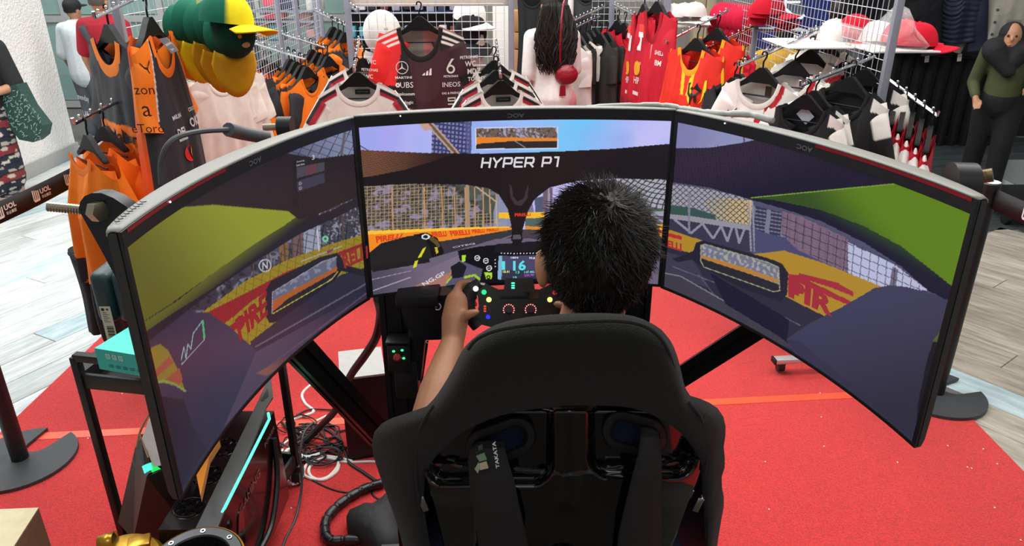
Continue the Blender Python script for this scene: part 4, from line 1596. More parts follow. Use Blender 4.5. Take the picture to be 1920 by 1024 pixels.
wprism(k, [(899, 530), (910, 531), (908, 535), (902, 534)], 0.001, 0.006)
k.build('paddle_tip', M_white, sw)
k = MB()
k.tube([W0 - WN * 0.02, W0 - WN * 0.12], 0.03, 20)
k.build('shaft', M_black, sw)

# pedal deck plates
pd = thing('pedal_deck', 'pale metal pedal deck plate left of the driver', 'pedals', gnd(805, 745, 0.006))
k = MB()
p = [gnd(790, 716, 0.16), gnd(840, 714, 0.16), gnd(850, 790, 0.13), gnd(786, 790, 0.13)]
k.add(p + [q - Vector((0, 0, 0.012)) for q in p], [[3, 2, 1, 0], [4, 5, 6, 7]] + [[i, (i + 1) % 4, 4 + (i + 1) % 4, 4 + i] for i in range(4)])
k.build('plate', mat('brushed_aluminium', '#c3cbce', 0.4, metal=0.3), pd, smooth=False)
k = MB()
for i in range(4):
    a, b = gnd(797 + i * 11, 722, 0.163), gnd(795 + i * 12, 785, 0.135)
    k.beam(a, b, 0.004, 0.004)
k.build('grip_ridge', mat('grey_ridge', '#8d989c', 0.4, metal=0.4), pd, kind='stuff')
k = MB()
k.box(gnd(815, 770, 0.07), (0.12, 0.2, 0.11), bev=0.004)
k.build('base', M_matte, pd)
# ------------------------------------------------------------------ people


def capsules(segs, ells=(), voxel=0.012, smooth=4):
    """One continuous skin: tapered limbs and rounded masses fused by remeshing. Returns an evaluated mesh."""
    k = MB()
    for a, b, r0, r1 in segs:
        a, b = Vector(a), Vector(b)
        d = b - a
        L = max(d.length, 1e-6)
        t = d / L
        path, rr = [], []
        for i in range(5):
            an = -math.pi / 2 + math.pi / 2 * (i + 0.25) / 4.25
            path.append(a + t * (r0 * math.sin(an)))
            rr.append(max(1e-4, r0 * math.cos(an)))
        for i in range(5):
            an = math.pi / 2 * i / 4.25
            path.append(b + t * (r1 * math.sin(an)))
            rr.append(max(1e-4, r1 * math.cos(an)))
        k.tube(path, rr, 14)
    for e in ells:
        k.ell(e[0], e[1], e[2] if len(e) > 2 else None, 20, 14)
    me = k.mesh('skin')
    o = bpy.data.objects.new('skin', me)
    COL.objects.link(o)
    rm = o.modifiers.new('fuse', 'REMESH')
    rm.mode = 'VOXEL'
    rm.voxel_size = voxel
    sm = o.modifiers.new('soft', 'SMOOTH')
    sm.iterations = smooth
    sm.factor = 0.5
    dg = bpy.context.evaluated_depsgraph_get()
    dg.update()
    out = bpy.data.meshes.new_from_object(o.evaluated_get(dg))
    bpy.data.objects.remove(o)
    bpy.data.meshes.remove(me)
    return out


def skin(name, segs, ells, m, parent, voxel=0.012, smooth=4, label=None, paint=None):
    me = capsules(segs, ells, voxel, smooth)
    me.name = name
    M = wmat(parent).inverted()
    if paint:
        ca = me.color_attributes.new('Col', 'FLOAT_COLOR', 'POINT')
        cache = {}
        arr = np.ones((len(me.vertices), 4), np.float32)
        for i, v in enumerate(me.vertices):
            c = paint(v.co)
            if c not in cache:
                cache[c] = lin(c)
            arr[i, :3] = cache[c]
        ca.data.foreach_set('color', arr.ravel())
    me.transform(M)
    me.materials.clear()
    me.materials.append(m)
    me.polygons.foreach_set('use_smooth', [True] * len(me.polygons))
    o = bpy.data.objects.new(name, me)
    COL.objects.link(o)
    o.parent = parent
    if label:
        o['label'] = label
    return o


def strands(k, n, root, direc, length, r, rng, curl=0.3, seg=4, col=None):
    """Tapered hair strands: root(i)->(point, normal); direc(p, nrm)->direction"""
    for i in range(n):
        p, nr = root(rng)
        d = direc(p, nr, rng)
        L = length(p, rng)
        P = [p - nr * 0.002]
        side = Vector(rng.normal(size=3))
        for q in range(seg):
            d = (d + side * curl * 0.25 + Vector((0, 0, -0.10))).normalized()
            P.append(P[-1] + d * (L / seg))
        k.tube(P, [r, r, r * 0.8, r * 0.6, r * 0.2][:seg + 1], 3, False, col)


M_hair = mat('black_hair', '#1a1510', 0.55, noise=0.5, scale=60, spec=0.4)

# --- the driver
drv = thing('person', 'person with messy short black hair driving in the bucket seat, left hand on the wheel', 'person', (0.12, 1.25, 0.45))
HC = at(1124, 466, 1.17)
hd = HC + Vector((0, 0.012, -0.01))
seg = [((hd.x, hd.y + 0.0, hd.z - 0.09), (0.11, 1.20, 0.97), 0.056, 0.060),            # neck
       ((0.10, 1.22, 0.88), (0.10, 1.27, 0.72), 0.105, 0.11), ((0.10, 1.27, 0.72), (0.10, 1.36, 0.58), 0.11, 0.12),
       ((-0.02, 1.21, 0.93), (0.22, 1.21, 0.93), 0.058, 0.058)]
sh_l, sh_r = Vector((-0.055, 1.22, 0.905)), Vector((0.255, 1.22, 0.905))
el_l, wr_l = at(806, 790, 1.24), at(851, 640, 1.435)
wr_l.x -= 0.002
seg += [(sh_l, el_l, 0.05, 0.040), (el_l, el_l.lerp(wr_l, 0.35), 0.040, 0.041), (el_l.lerp(wr_l, 0.35), wr_l, 0.041, 0.0255)]
el_r, wr_r = Vector((0.29, 1.30, 0.78)), wp(1090, 610, 0.03)
seg += [(sh_r, el_r, 0.05, 0.040), (el_r, wr_r, 0.042, 0.027)]
# legs run forward to the pedals
for s in (-1, 1):
    seg += [((0.10 + s * 0.1, 1.38, 0.57), (0.10 + s * 0.15, 1.74, 0.60), 0.088, 0.062), ((0.10 + s * 0.15, 1.74, 0.60), (0.10 + s * 0.1, 2.05, 0.22), 0.058, 0.04), ((0.10 + s * 0.1, 2.03, 0.2), (0.10 + s * 0.1, 2.17, 0.24), 0.04, 0.03)]


def hand(wr, side, grip, knuck):
    """Palm, four fingers curled round the grip and a thumb: tapered chains rooted in the palm."""
    out = []
    pc = wr.lerp(knuck, 0.55)
    out.append((wr, pc, 0.0255, 0.031))
    out.append((pc, knuck, 0.031, 0.026))
    ax = Vector((0.02 * side, 0.25, 1)).normalized()      # direction across the knuckles
    for q, L in enumerate((1.0, 1.08, 1.02, 0.85)):
        b = knuck + ax * (0.021 - q * 0.0145)
        m1 = b + Vector((0.004 * side, 0.040 * L, 0.004))
        m2 = m1 + Vector((0.022 * side, 0.012 * L, -0.002))
        m3 = m2 + Vector((0.014 * side, -0.010 * L, -0.002))
        out += [(pc.lerp(b, 0.5), b, 0.0125, 0.0105), (b, m1, 0.0105, 0.0088), (m1, m2, 0.0088, 0.008), (m2, m3, 0.008, 0.0068)]
    t0 = pc + Vector((0.014 * side, -0.006, 0.006))
    t1 = t0 + Vector((0.019 * side, -0.016, 0.018))
    t2 = t1 + Vector((0.016 * side, -0.002, 0.006))
    out += [(wr.lerp(t0, 0.6), t0, 0.017, 0.0145), (t0, t1, 0.0135, 0.0108), (t1, t2, 0.0105, 0.0082)]
    return out


kn_l = at(856, 566, 1.492)
seg += hand(wr_l, 1, wp(886, 570), kn_l)
kn_r = wp(1078, 562, 0.012)
seg += hand(wr_r, -1, wp(1062, 570), kn_r)
head = [(hd, (0.086, 0.098, 0.111)), (hd + Vector((0, 0.03, -0.055)), (0.062, 0.07, 0.072)), (hd + Vector((0, 0.10, -0.03)), (0.014, 0.02, 0.026)),
        (hd + Vector((0, 0.07, -0.105)), (0.03, 0.03, 0.02))]
for s in (-1, 1):
    e = hd + Vector((s * (0.0965 if s < 0 else 0.082), 0.0 if s < 0 else 0.03, -0.032))
    Rt = Euler((R(-12), 0, R(-18 * s))).to_matrix()
    head += [(e, (0.011, 0.021, 0.035), Rt), (e + Vector((0, 0.005, -0.02)), (0.008, 0.012, 0.018), Rt)]
skin('body', seg, head, M_skin, drv, voxel=0.0045, smooth=5, label='bare left forearm and hand')
# dark shirt and trousers over the body
skin('shirt', [((0.10, 1.225, 0.88), (0.10, 1.275, 0.72), 0.12, 0.122), ((0.10, 1.275, 0.72), (0.10, 1.37, 0.6), 0.122, 0.13), ((-0.02, 1.215, 0.922), (0.22, 1.215, 0.922), 0.07, 0.07),
               (sh_l, sh_l.lerp(el_l, 0.3), 0.064, 0.060), (sh_r, sh_r.lerp(el_r, 0.5), 0.066, 0.062)], (), mat('navy_shirt', '#1d2438', 0.85, bump=0.2), drv, 0.01)
skin('trousers', [s_ if False else (s_[0], s_[1], s_[2] + 0.014, s_[3] + 0.016) for s_ in seg if s_[2] in (0.088, 0.058)] + [((0.1, 1.35, 0.57), (0.1, 1.38, 0.57), 0.14, 0.14)], (), mat('black_trousers', '#15161a', 0.85), drv, 0.012)
for s in (-1, 1):
    k = MB()
    k.ell((0.10 + s * 0.1, 2.10, 0.205), (0.048, 0.13, 0.045), Euler((R(16), 0, 0)).to_matrix())
    k.build('shoe', mat('dark_shoe', '#202124', 0.6), drv)
    k = MB()
    k.ell(hd + Vector((s * 0.032, 0.092, 0.0)), (0.012, 0.008, 0.008))
    k.build('eye', mat('eye_white', '#e8e4de', 0.2), drv)
# hair: cap plus many strands
rng = np.random.default_rng(4)
HR = (0.0915, 0.102, 0.116)
k = MB()
vs = []


def hair_ok(u):
    """which directions on the skull carry hair"""
    if u.y > 0.55 and u.z < 0.45:
        return False
    if u.z < -0.25 and u.y > 0.05 - 0.0:
        return False
    if abs(u.x) > 0.75 and u.z < -0.05 and u.y > -0.25:
        return False
    return u.z > -0.95


def hair_root(rng):
    while True:
        u = Vector(rng.normal(size=3)).normalized()
        if hair_ok(u) and (u.y < 0.3 or rng.random() < 0.35):
            return hd + Vector((u.x * HR[0], u.y * HR[1], u.z * HR[2])), u


bm = bmesh.new()
bmesh.ops.create_icosphere(bm, subdivisions=5, radius=1)
fs = [f for f in bm.faces if hair_ok(f.calc_center_median().normalized())]
bmesh.ops.delete(bm, geom=[f for f in bm.faces if f not in set(fs)], context='FACES')
bm.verts.index_update()
pts = []
for v in bm.verts:
    u = v.co.normalized()
    n = 0.003 * math.sin(37 * u.x + 9 * u.z) * math.sin(29 * u.y + 3) + 0.0015 * math.sin(80 * u.x) * math.sin(70 * u.z)
    low = max(0, -u.z - 0.3) * 0.012
    pts.append(hd + Vector((u.x * (HR[0] + n - low), u.y * (HR[1] + n - low), u.z * (HR[2] + n))))
k.add(pts, [[v.index for v in f.verts] for f in bm.faces])
bm.free()
crown = Vector((0.15, -0.35, 0.92)).normalized()


def comb(p, nr, rng):
    t = (nr - crown)
    t = t - nr * t.dot(nr)
    if t.length < 1e-4:
        t = nr.orthogonal()
    t.normalize()
    sw = nr.cross(t)
    up_ = 0.34 if nr.z > 0.25 else 0.08
    return (t * 0.95 + nr * up_ + sw * 0.45 * math.sin(9 * nr.x + 5 * nr.z) + Vector(rng.normal(size=3)) * 0.24).normalized()


def hlen(p, rng):
    z = (p.z - hd.z) / HR[2]
    return (0.022 + 0.018 * rng.random()) if z > 0.1 else (0.012 + 0.010 * rng.random()) * (0.7 if z < -0.5 else 1.1)


strands(k, 9000, hair_root, comb, hlen, 0.00085, rng, curl=0.5)
k.build('hair', M_hair, drv, label='tousled short black hair')


# --- people of the shop, built from the same pieces
def figure(label, cat_loc, H, rot, pose, skin_col='#b98463', hair=None):
    pass


def person(label, x, y, H, face, group=None):
    t = thing('person', label, 'person', (x, y, 0), face, group)
    return t


def std_body(t, H, arms=None, lean=(0, 0), spread=0.09, skin_m=M_skin, tilt=(0, 0, 0), step=0.0, bw=1.0):
    """Adult standing figure in the thing's own space, facing -Y. arms: dict side->(elbow, wrist). Returns landmark dict."""
    M = wmat(t)
    f = lambda *p: M @ Vector(p)
    hip, shz, hz = 0.52 * H, 0.815 * H, 0.93 * H
    lx, ly = lean
    S = {'bw': bw}
    seg, el = [], []
    hc = Vector((lx + tilt[0], ly - 0.01 + tilt[1], hz + tilt[2]))
    S['head'] = hc
    seg.append((f(lx * 0.9, ly, shz), f(*(hc + Vector((0, 0.01, -0.08 * H)))), 0.034 * H, 0.030 * H))
    seg.append((f(0, 0, hip + 0.02), f(lx * 0.5, ly * 0.5, 0.66 * H), 0.085 * H, 0.076 * H))
    seg.append((f(lx * 0.5, ly * 0.5, 0.66 * H), f(lx * 0.9, ly, 0.77 * H), 0.076 * H, 0.082 * H))
    seg.append((f(lx - 0.085 * H * bw, ly, 0.795 * H), f(lx + 0.085 * H * bw, ly, 0.795 * H), 0.038 * H, 0.038 * H))
    el.append((f(*hc), (0.047 * H, 0.056 * H, 0.068 * H)))
    el.append((f(hc.x, hc.y - 0.02 * H, hc.z - 0.035 * H), (0.036 * H, 0.038 * H, 0.040 * H)))
    el.append((f(hc.x, hc.y - 0.058 * H, hc.z - 0.015 * H), (0.008 * H, 0.013 * H, 0.014 * H)))
    for s in (-1, 1):
        el.append((f(hc.x + s * 0.049 * H, hc.y + 0.005, hc.z - 0.012 * H), (0.006 * H, 0.012 * H, 0.019 * H)))
        sp = Vector((lx + s * 0.115 * H * bw, ly, 0.79 * H))
        if arms and s in arms:
            eb, wr = Vector(arms[s][0]), Vector(arms[s][1])
        else:
            eb, wr = Vector((lx + s * 0.145 * H, ly + 0.02, 0.615 * H)), Vector((lx + s * 0.15 * H, ly - 0.06, 0.475 * H))
        S['sh', s], S['el', s], S['wr', s] = sp, eb, wr
        seg.append((f(*sp), f(*eb), 0.030 * H, 0.024 * H))
        seg.append((f(*eb), f(*wr), 0.025 * H, 0.016 * H))
        d = (wr - eb).normalized()
        pc = wr + d * 0.035 * H
        seg.append((f(*wr), f(*pc), 0.017 * H, 0.020 * H))
        sd = d.cross(Vector((0, 1, 0)))
        sd = sd.normalized() if sd.length > 0.2 else Vector((1, 0, 0))
        for q in range(4):
            b = pc + d * 0.012 * H + sd * (q - 1.5) * 0.0105 * H
            e1 = b + d * 0.026 * H
            e2 = e1 + (d + Vector((0, -0.6, -0.2))).normalized() * 0.02 * H
            seg += [(f(*pc), f(*b), 0.009 * H, 0.0065 * H), (f(*b), f(*e1), 0.0065 * H, 0.0055 * H), (f(*e1), f(*e2), 0.0055 * H, 0.0045 * H)]
        th = pc + sd * 0.022 * H + Vector((0, -0.012 * H, 0))
        seg += [(f(*wr.lerp(pc, 0.4)), f(*th), 0.010 * H, 0.0075 * H), (f(*th), f(*(th + d * 0.022 * H)), 0.0075 * H, 0.0055 * H)]
        hx = s * 0.052 * H
        kn = Vector((hx * (1 + spread), -0.015 - step * s, 0.285 * H))
        an = Vector((hx * (1 + spread * 1.6), 0.01 - step * 1.6 * s, 0.045 * H))
        S['kn', s], S['an', s] = kn, an
        seg += [(f(hx, 0, hip - 0.02), f(*kn), 0.058 * H, 0.034 * H), (f(*kn), f(*an), 0.034 * H, 0.020 * H), (f(*an), f(an.x, an.y - 0.075 * H, 0.018 * H), 0.020 * H, 0.016 * H)]
    o = skin('body', seg, el, skin_m, t, voxel=0.009, smooth=4)
    S['f'] = f
    S['H'] = H
    return S


def face_bits(t, S):
    f, H, hc = S['f'], S['H'], S['head']
    for s in (-1, 1):
        k = MB()
        k.ell(f(hc.x + s * 0.019 * H, hc.y - 0.052 * H, hc.z + 0.003 * H), 0.0062 * H, n=10, m=6)
        k.build('eye', mat('dark_eye', '#221a16', 0.2), t)
    k = MB()
    k.ell(f(hc.x, hc.y - 0.054 * H, hc.z - 0.043 * H), (0.016 * H, 0.006 * H, 0.006 * H), n=10, m=6)
    k.build('mouth', mat('lip', '#c9837a', 0.5), t)


def cloth_top(t, S, name, col, sleeve=0.6, hem=0.48, grow=0.022, m=None, paint=None, flare=0.0):
    f, H = S['f'], S['H']
    hc = S['head']
    g = grow - 0.10 * (1 - S['bw'])
    a = S['sh', -1] + (S['sh', 1] - S['sh', -1]) * 0.5
    seg = [(f(a.x * 0.5, a.y * 0.5, 0.66 * H), f(a.x * 0.95, a.y, 0.765 * H), 0.078 * H + g, 0.080 * H + g), (f(0, 0, hem * H + 0.05 * H), f(a.x * 0.5, a.y * 0.5, 0.66 * H), 0.086 * H + g + flare, 0.078 * H + g),
           (f(a.x - 0.085 * H * S['bw'], a.y, 0.79 * H), f(a.x + 0.085 * H * S['bw'], a.y, 0.79 * H), 0.042 * H + g * 0.6, 0.042 * H + g * 0.6)]
    for s in (-1, 1):
        sp, eb, wr = S['sh', s], S['el', s], S['wr', s]
        if sleeve <= 1:
            seg.append((f(*sp), f(*sp.lerp(eb, sleeve)), 0.036 * H + g * 0.6, 0.033 * H + g * 0.7))
        else:
            seg += [(f(*sp), f(*eb), 0.034 * H + g * 0.5, 0.028 * H + g * 0.4), (f(*eb), f(*eb.lerp(wr, sleeve - 1)), 0.028 * H + g * 0.4, 0.02 * H + g * 0.4)]
    return skin(name, seg, (), m or mat(name + '_' + col[1:], col, 0.85, bump=0.25, bscale=220), t, 0.011, 4, paint=paint)


def cloth_legs(t, S, name, col, to=0.06, grow=0.014, m=None, paint=None):
    f, H = S['f'], S['H']
    seg = [(f(0, 0, 0.53 * H), f(0, 0, 0.5 * H), 0.088 * H + grow, 0.086 * H + grow)]
    for s in (-1, 1):
        kn, an = S['kn', s], S['an', s]
        hx = s * 0.052 * H
        if to < 0.28:
            q = (0.285 - to) / (0.285 - 0.045)
            seg += [(f(hx, 0, 0.5 * H), f(*kn), 0.062 * H + grow, 0.040 * H + grow), (f(*kn), f(*kn.lerp(an, q)), 0.040 * H + grow, 0.032 * H + grow)]
        else:
            q = (0.5 - to) / (0.5 - 0.285)
            seg.append((f(hx, 0, 0.5 * H), f(*Vector((hx, 0, 0.5 * H)).lerp(kn, q)), 0.062 * H + grow, 0.055 * H + grow))
    return skin(name, seg, (), m or mat(name + '_' + col[1:], col, 0.85, bump=0.2), t, 0.011, 4, paint=paint)


def shoes(t, S, col, sole='#e8e6e2'):
    f, H = S['f'], S['H']
    for s in (-1, 1):
        an = S['an', s]
        k = MB()
        k.ell(f(an.x, an.y - 0.032 * H, 0.026 * H), (0.028 * H, 0.072 * H, 0.026 * H), wmat(t).to_3x3())
        sh = k.build('shoe', mat('shoe_' + col[1:], col, 0.6), t)
        k = MB()
        k.ell(f(an.x, an.y - 0.034 * H, 0.010 * H), (0.030 * H, 0.077 * H, 0.010 * H), wmat(t).to_3x3())
        k.build('sole', mat('sole_' + sole[1:], sole, 0.6), t)


def short_hair(t, S, m=None, low=-0.35):
    f, H, hc = S['f'], S['H'], S['head']
    k = MB()
    bm = bmesh.new()
    bmesh.ops.create_icosphere(bm, subdivisions=4, radius=1)
    dl = []
    for fc in bm.faces:
        u = fc.calc_center_median().normalized()
        if (u.y < -0.45 and u.z < 0.35) or u.z < low or (abs(u.x) > 0.8 and u.z < 0 and u.y < 0.3):
            dl.append(fc)
    bmesh.ops.delete(bm, geom=dl, context='FACES')
    bm.verts.index_update()
    P = []
    for v in bm.verts:
        u = v.co.normalized()
        n = 1.0 + 0.02 * math.sin(23 * u.x + 7 * u.z) * math.sin(19 * u.y)
        P.append(f(hc.x + u.x * 0.0515 * H * n, hc.y + 0.004 + u.y * 0.061 * H * n, hc.z + 0.004 + u.z * 0.073 * H * n))
    k.add(P, [[v.index for v in fc.verts] for fc in bm.faces])
    bm.free()
    k.build('hair', m or M_hair, t)


# woman with long black hair in the aisle, seen from behind
p0 = at(1033, 200, 5.35)
wl = person('person with long wavy black hair in white shirt and pink shorts, back turned', p0.x, 5.35, 1.52, R(188))
H = 1.50
S = std_body(wl, H, arms={-1: ((-0.17, -0.02, 0.95), (-0.13, -0.20, 0.92)), 1: ((0.17, 0.03, 0.93), (0.19, -0.02, 0.72))}, bw=0.84)
cloth_top(wl, S, 'white_shirt', '#e9e5e2', 0.95, 0.47, 0.018, flare=0.03)
cloth_legs(wl, S, 'pink_shorts', '#e59a9a', 0.40, 0.016)
shoes(wl, S, '#e4dfd8')
face_bits(wl, S)
short_hair(wl, S, low=-0.6)
k = MB()
rng2 = np.random.default_rng(11)
f = S['f']
for i in range(420):
    a = rng2.uniform(-1, 1)
    hc = S['head']
    P = [f(hc.x + a * 0.055, hc.y + 0.05 - 0.02 * abs(a), hc.z + 0.06 - 0.05 * abs(a))]
    x = hc.x + a * 0.075
    y = hc.y + 0.095 + rng2.uniform(-0.015, 0.02)
    ph, am, L = rng2.uniform(0, 6), rng2.uniform(0.012, 0.028), rng2.uniform(0.36, 0.48)
    for q in range(1, 13):
        z = q / 12
        P.append(f(x + a * 0.055 * math.sin(z * 2.6) + am * min(1, z * 1.6) * math.sin(ph + 13 * z), y + 0.05 * min(1, z * 2) + 0.012 * math.sin(ph * 2 + 8 * z) * z, hc.z + 0.03 - L * z))
    k.tube(P, [0.0055] * 10 + [0.004, 0.003, 0.001], 4, False)
k.build('long_hair', M_hair, wl, label='wavy waist length black hair')
bag = thing('shoulder_bag', 'small dark red handbag hanging at the hip of the long haired person', 'bag', at(1062, 145, 5.28))
c = at(1062, 140, 5.22)
k = MB()
k.ell(c, (0.08, 0.045, 0.068), n=24, m=14)
k.box(c + Vector((0, 0, 0.045)), (0.10, 0.05, 0.05), bev=0.02, seg=3)
k.build('pouch', mat('wine_leather', '#8a0f22', 0.35, bump=0.6, bscale=30, noise=0.25), bag)
k = MB()
k.tube(bez([c + Vector((-0.045, -0.01, 0.06)), c + Vector((-0.05, -0.06, 0.22)), c + Vector((-0.045, -0.06, 0.36)), c + Vector((-0.03, 0.0, 0.46)), c + Vector((0.0, 0.10, 0.50))], 8), 0.007, 6)
k.build('strap', mat('wine_leather', '#8a0f22'), bag)
k = MB()
for i in range(9):
    k.tube([c + Vector((-0.04 + 0.004 * i, -0.02, -0.07)), c + Vector((-0.045 + 0.005 * i, -0.025, -0.14))], 0.003, 5)
k.build('tassel', mat('wine_leather', '#8a0f22'), bag, kind='stuff')

# smiling woman in a black headscarf at the right edge
pw = gnd(1888, 352)
hj = person('smiling person in black headscarf, olive top and black trousers, right edge', pw.x - 0.22, pw.y + 0.02, 1.34, R(-28))
H = 1.33
S = std_body(hj, H, arms={-1: ((-0.20, 0.0, 0.80), (-0.17, -0.14, 0.71)), 1: ((0.22, 0.02, 0.80), (0.14, -0.2, 0.80))}, lean=(0.0, -0.05), step=0.05, tilt=(-0.04, -0.05, -0.08))
cloth_top(hj, S, 'olive_top', '#4a5230', 1.85, 0.47, 0.018)
cloth_legs(hj, S, 'black_trousers', '#15161a', 0.06, 0.022)
shoes(hj, S, '#1b1c1f', '#dcdad6')
face_bits(hj, S)
f, hc = S['f'], S['head']
skin('headscarf', [(f(hc.x, hc.y + 0.02, hc.z + 0.015), f(hc.x, hc.y + 0.02, hc.z + 0.01), 0.082, 0.082), (f(hc.x, hc.y + 0.03, hc.z - 0.03), f(hc.x * 0.9, hc.y + 0.02, 0.80 * H), 0.070, 0.095),
                   (f(hc.x - 0.09, hc.y + 0.02, 0.80 * H), f(hc.x + 0.09, hc.y + 0.02, 0.80 * H), 0.075, 0.075), (f(hc.x - 0.08, hc.y - 0.03, 0.79 * H), f(hc.x + 0.03, hc.y - 0.06, 0.69 * H), 0.085, 0.05), (f(hc.x + 0.08, hc.y - 0.02, 0.79 * H), f(hc.x + 0.02, hc.y - 0.05, 0.71 * H), 0.08, 0.05)], (),
     mat('black_scarf', '#1d1e22', 0.85, bump=0.5, bscale=16), hj, 0.009, 3)

# person at the far left with the leafy green bag
pl_ = gnd(12, 392)
lf = person('person in black t-shirt and patterned dark skirt walking beside the white wall', pl_.x - 0.02, pl_.y + 0.1, 1.45, R(215))
H = 1.42
S = std_body(lf, H, arms={-1: ((-0.215, 0.06, 0.86), (-0.02, 0.2, 0.83)), 1: ((0.2, 0.03, 0.86), (0.22, 0.0, 0.66))}, step=-0.1)
cloth_top(lf, S, 'black_t_shirt', '#1a1c1e', 0.95, 0.5, 0.026)


def batik(v):
    z = v.z * 16 + 0.3 * math.sin(v.x * 30)
    b = int(math.floor(z)) % 3
    if z % 1 < 0.14:
        return '#14161f'
    q = math.sin(v.x * 75 + b * 2) * math.sin(v.z * 95) + 0.4 * math.sin(v.y * 70)
    if b == 0:
        return '#7a2f33' if q < 0.5 else '#b7a99a'
    return '#232838' if q < 0.35 else ('#a59c92' if b == 1 else '#c2b9ac')


f = S['f']
skin('patterned_skirt', [(f(0, 0, 0.53 * H), f(0, 0, 0.50 * H), 0.135, 0.14), (f(0, 0, 0.50 * H), f(0.02, 0.0, 0.16 * H), 0.14, 0.165), (f(*S['kn', 1]), f(*S['an', 1].lerp(S['kn', 1], 0.35)), 0.09, 0.08)], (), vcmat('batik_cloth', 0.85, 0.2), lf, 0.009, 3, paint=batik)
shoes(lf, S, '#d9b9b2')
short_hair(lf, S)
face_bits(lf, S)
gb = thing('tote_bag', 'dark green tote bag with pale leaf pattern held by leftmost person', 'bag', at(40, 250, 5.35))
k = MB()
q = [at(x, y, 5.32) for x, y in ((0, 165), (30, 158), (52, 200), (80, 236), (76, 256), (62, 267), (36, 262), (0, 218))]
m = len(q)
k.add(q + [p + Vector((0.02, 0.09, 0)) for p in q], [list(range(m))[::-1], [m + i for i in range(m)]] + [[i, (i + 1) % m, m + (i + 1) % m, m + i] for i in range(m)])
k.build('pouch', mat('dark_green_canvas', '#20423c', 0.6, bump=0.3, bscale=40, noise=0.3, scale=14), gb, ang=50)
k = MB()
r4 = np.random.default_rng(3)
while len(k.f) < 130:
    x, y = r4.uniform(4, 78), r4.uniform(170, 264)
    if not (y > 160 + (x - 30) * 1.35 and y < 222 + x * 0.75 and (y < 262)):
        continue
    a = r4.uniform(0, 3.14)
    dx, dy = 3.6 * math.cos(a), 3.6 * math.sin(a)
    k.add([at(x - dx, y - dy, 5.315), at(x + dy * 0.22, y - dx * 0.22, 5.315), at(x + dx, y + dy, 5.315), at(x - dy * 0.22, y + dx * 0.22, 5.315)], [[0, 1, 2, 3]])
k.build('leaf_print', mat('pale_leaf_print', '#8fb3a6', 0.6), gb, smooth=False)
k = MB()
k.tube(bez([at(6, 168, 5.34), at(14, 140, 5.37), at(26, 158, 5.34)], 8), 0.01, 6)
k.build('strap', mat('dark_green_canvas', '#20423c'), gb)

# two shoppers beyond the left racks, backs turned
p1 = at(196, 60, 6.6)
rd = person('person in red shirt with dark cross strap and cropped grey hair, back turned', p1.x, 6.6, 1.5, R(172))
H = 1.46
S = std_body(rd, H)
cloth_top(rd, S, 'red_shirt', '#a5182c', 0.75, 0.46, 0.03)
cloth_legs(rd, S, 'dark_trousers', '#2a2c33')
shoes(rd, S, '#3a3a3c')
short_hair(rd, S, mat('grey_hair', '#4d463f', 0.7, noise=0.4, scale=90))
k = MB()
f = S['f']
k.tube([f(0.16, 0.02, 0.80 * H), f(0.10, 0.135, 0.79 * H), f(-0.02, 0.165, 0.66 * H), f(-0.17, 0.12, 0.52 * H)], 0.03, 8, flat=0.3)
k.build('cross_strap', mat('grey_strap', '#34363c', 0.7), rd)
p2 = at(150, 60, 7.4)
cp = person('person in white shirt and black cap, beyond the red shirted one', p2.x - 0.03, 7.4, 1.36, R(165))
H = 1.33
S = std_body(cp, H)
cloth_top(cp, S, 'pale_shirt', '#e6eaee', 0.95, 0.44, 0.03)
cloth_legs(cp, S, 'grey_trousers', '#6b6f76')
shoes(cp, S, '#d8d6d2')
short_hair(cp, S)
f, hc = S['f'], S['head']
k = MB()
k.ell(f(hc.x, hc.y, hc.z + 0.03), (0.078, 0.088, 0.072), n=20, m=12)
k.ell(f(hc.x, hc.y - 0.10, hc.z + 0.025), (0.06, 0.075, 0.012), n=16, m=8)
k.build('cap', mat('black_cap', '#1b1c1f', 0.8), cp)

# heads beyond the right racks
for (px, py, Y, hh, lab, top) in ((1474, 62, 5.3, 1.36, 'person with black hair in yellow top, behind the right grid panel', '#e2b21c'),
                                  (1573, 20, 6.2, 1.4, 'dark haired person in grey top beyond the bagged caps', '#55565a')):
    q = at(px, py, Y)
    s_ = q.z / 0.93
    b = person(lab, q.x, Y, s_, R(150))
    S = std_body(b, s_)
    cloth_top(b, S, 'top', top, 0.8, 0.46, 0.03)
    cloth_legs(b, S, 'trousers', '#24262b')
    shoes(b, S, '#2b2b2e')
    short_hair(b, S, low=-0.7)
# ------------------------------------------------------------------ belt barriers
M_post = mat('black_powder_coat', '#161718', 0.45)
M_base = mat('dark_grey_cast_base', '#3a3d40', 0.55, bump=0.1, bscale=80)


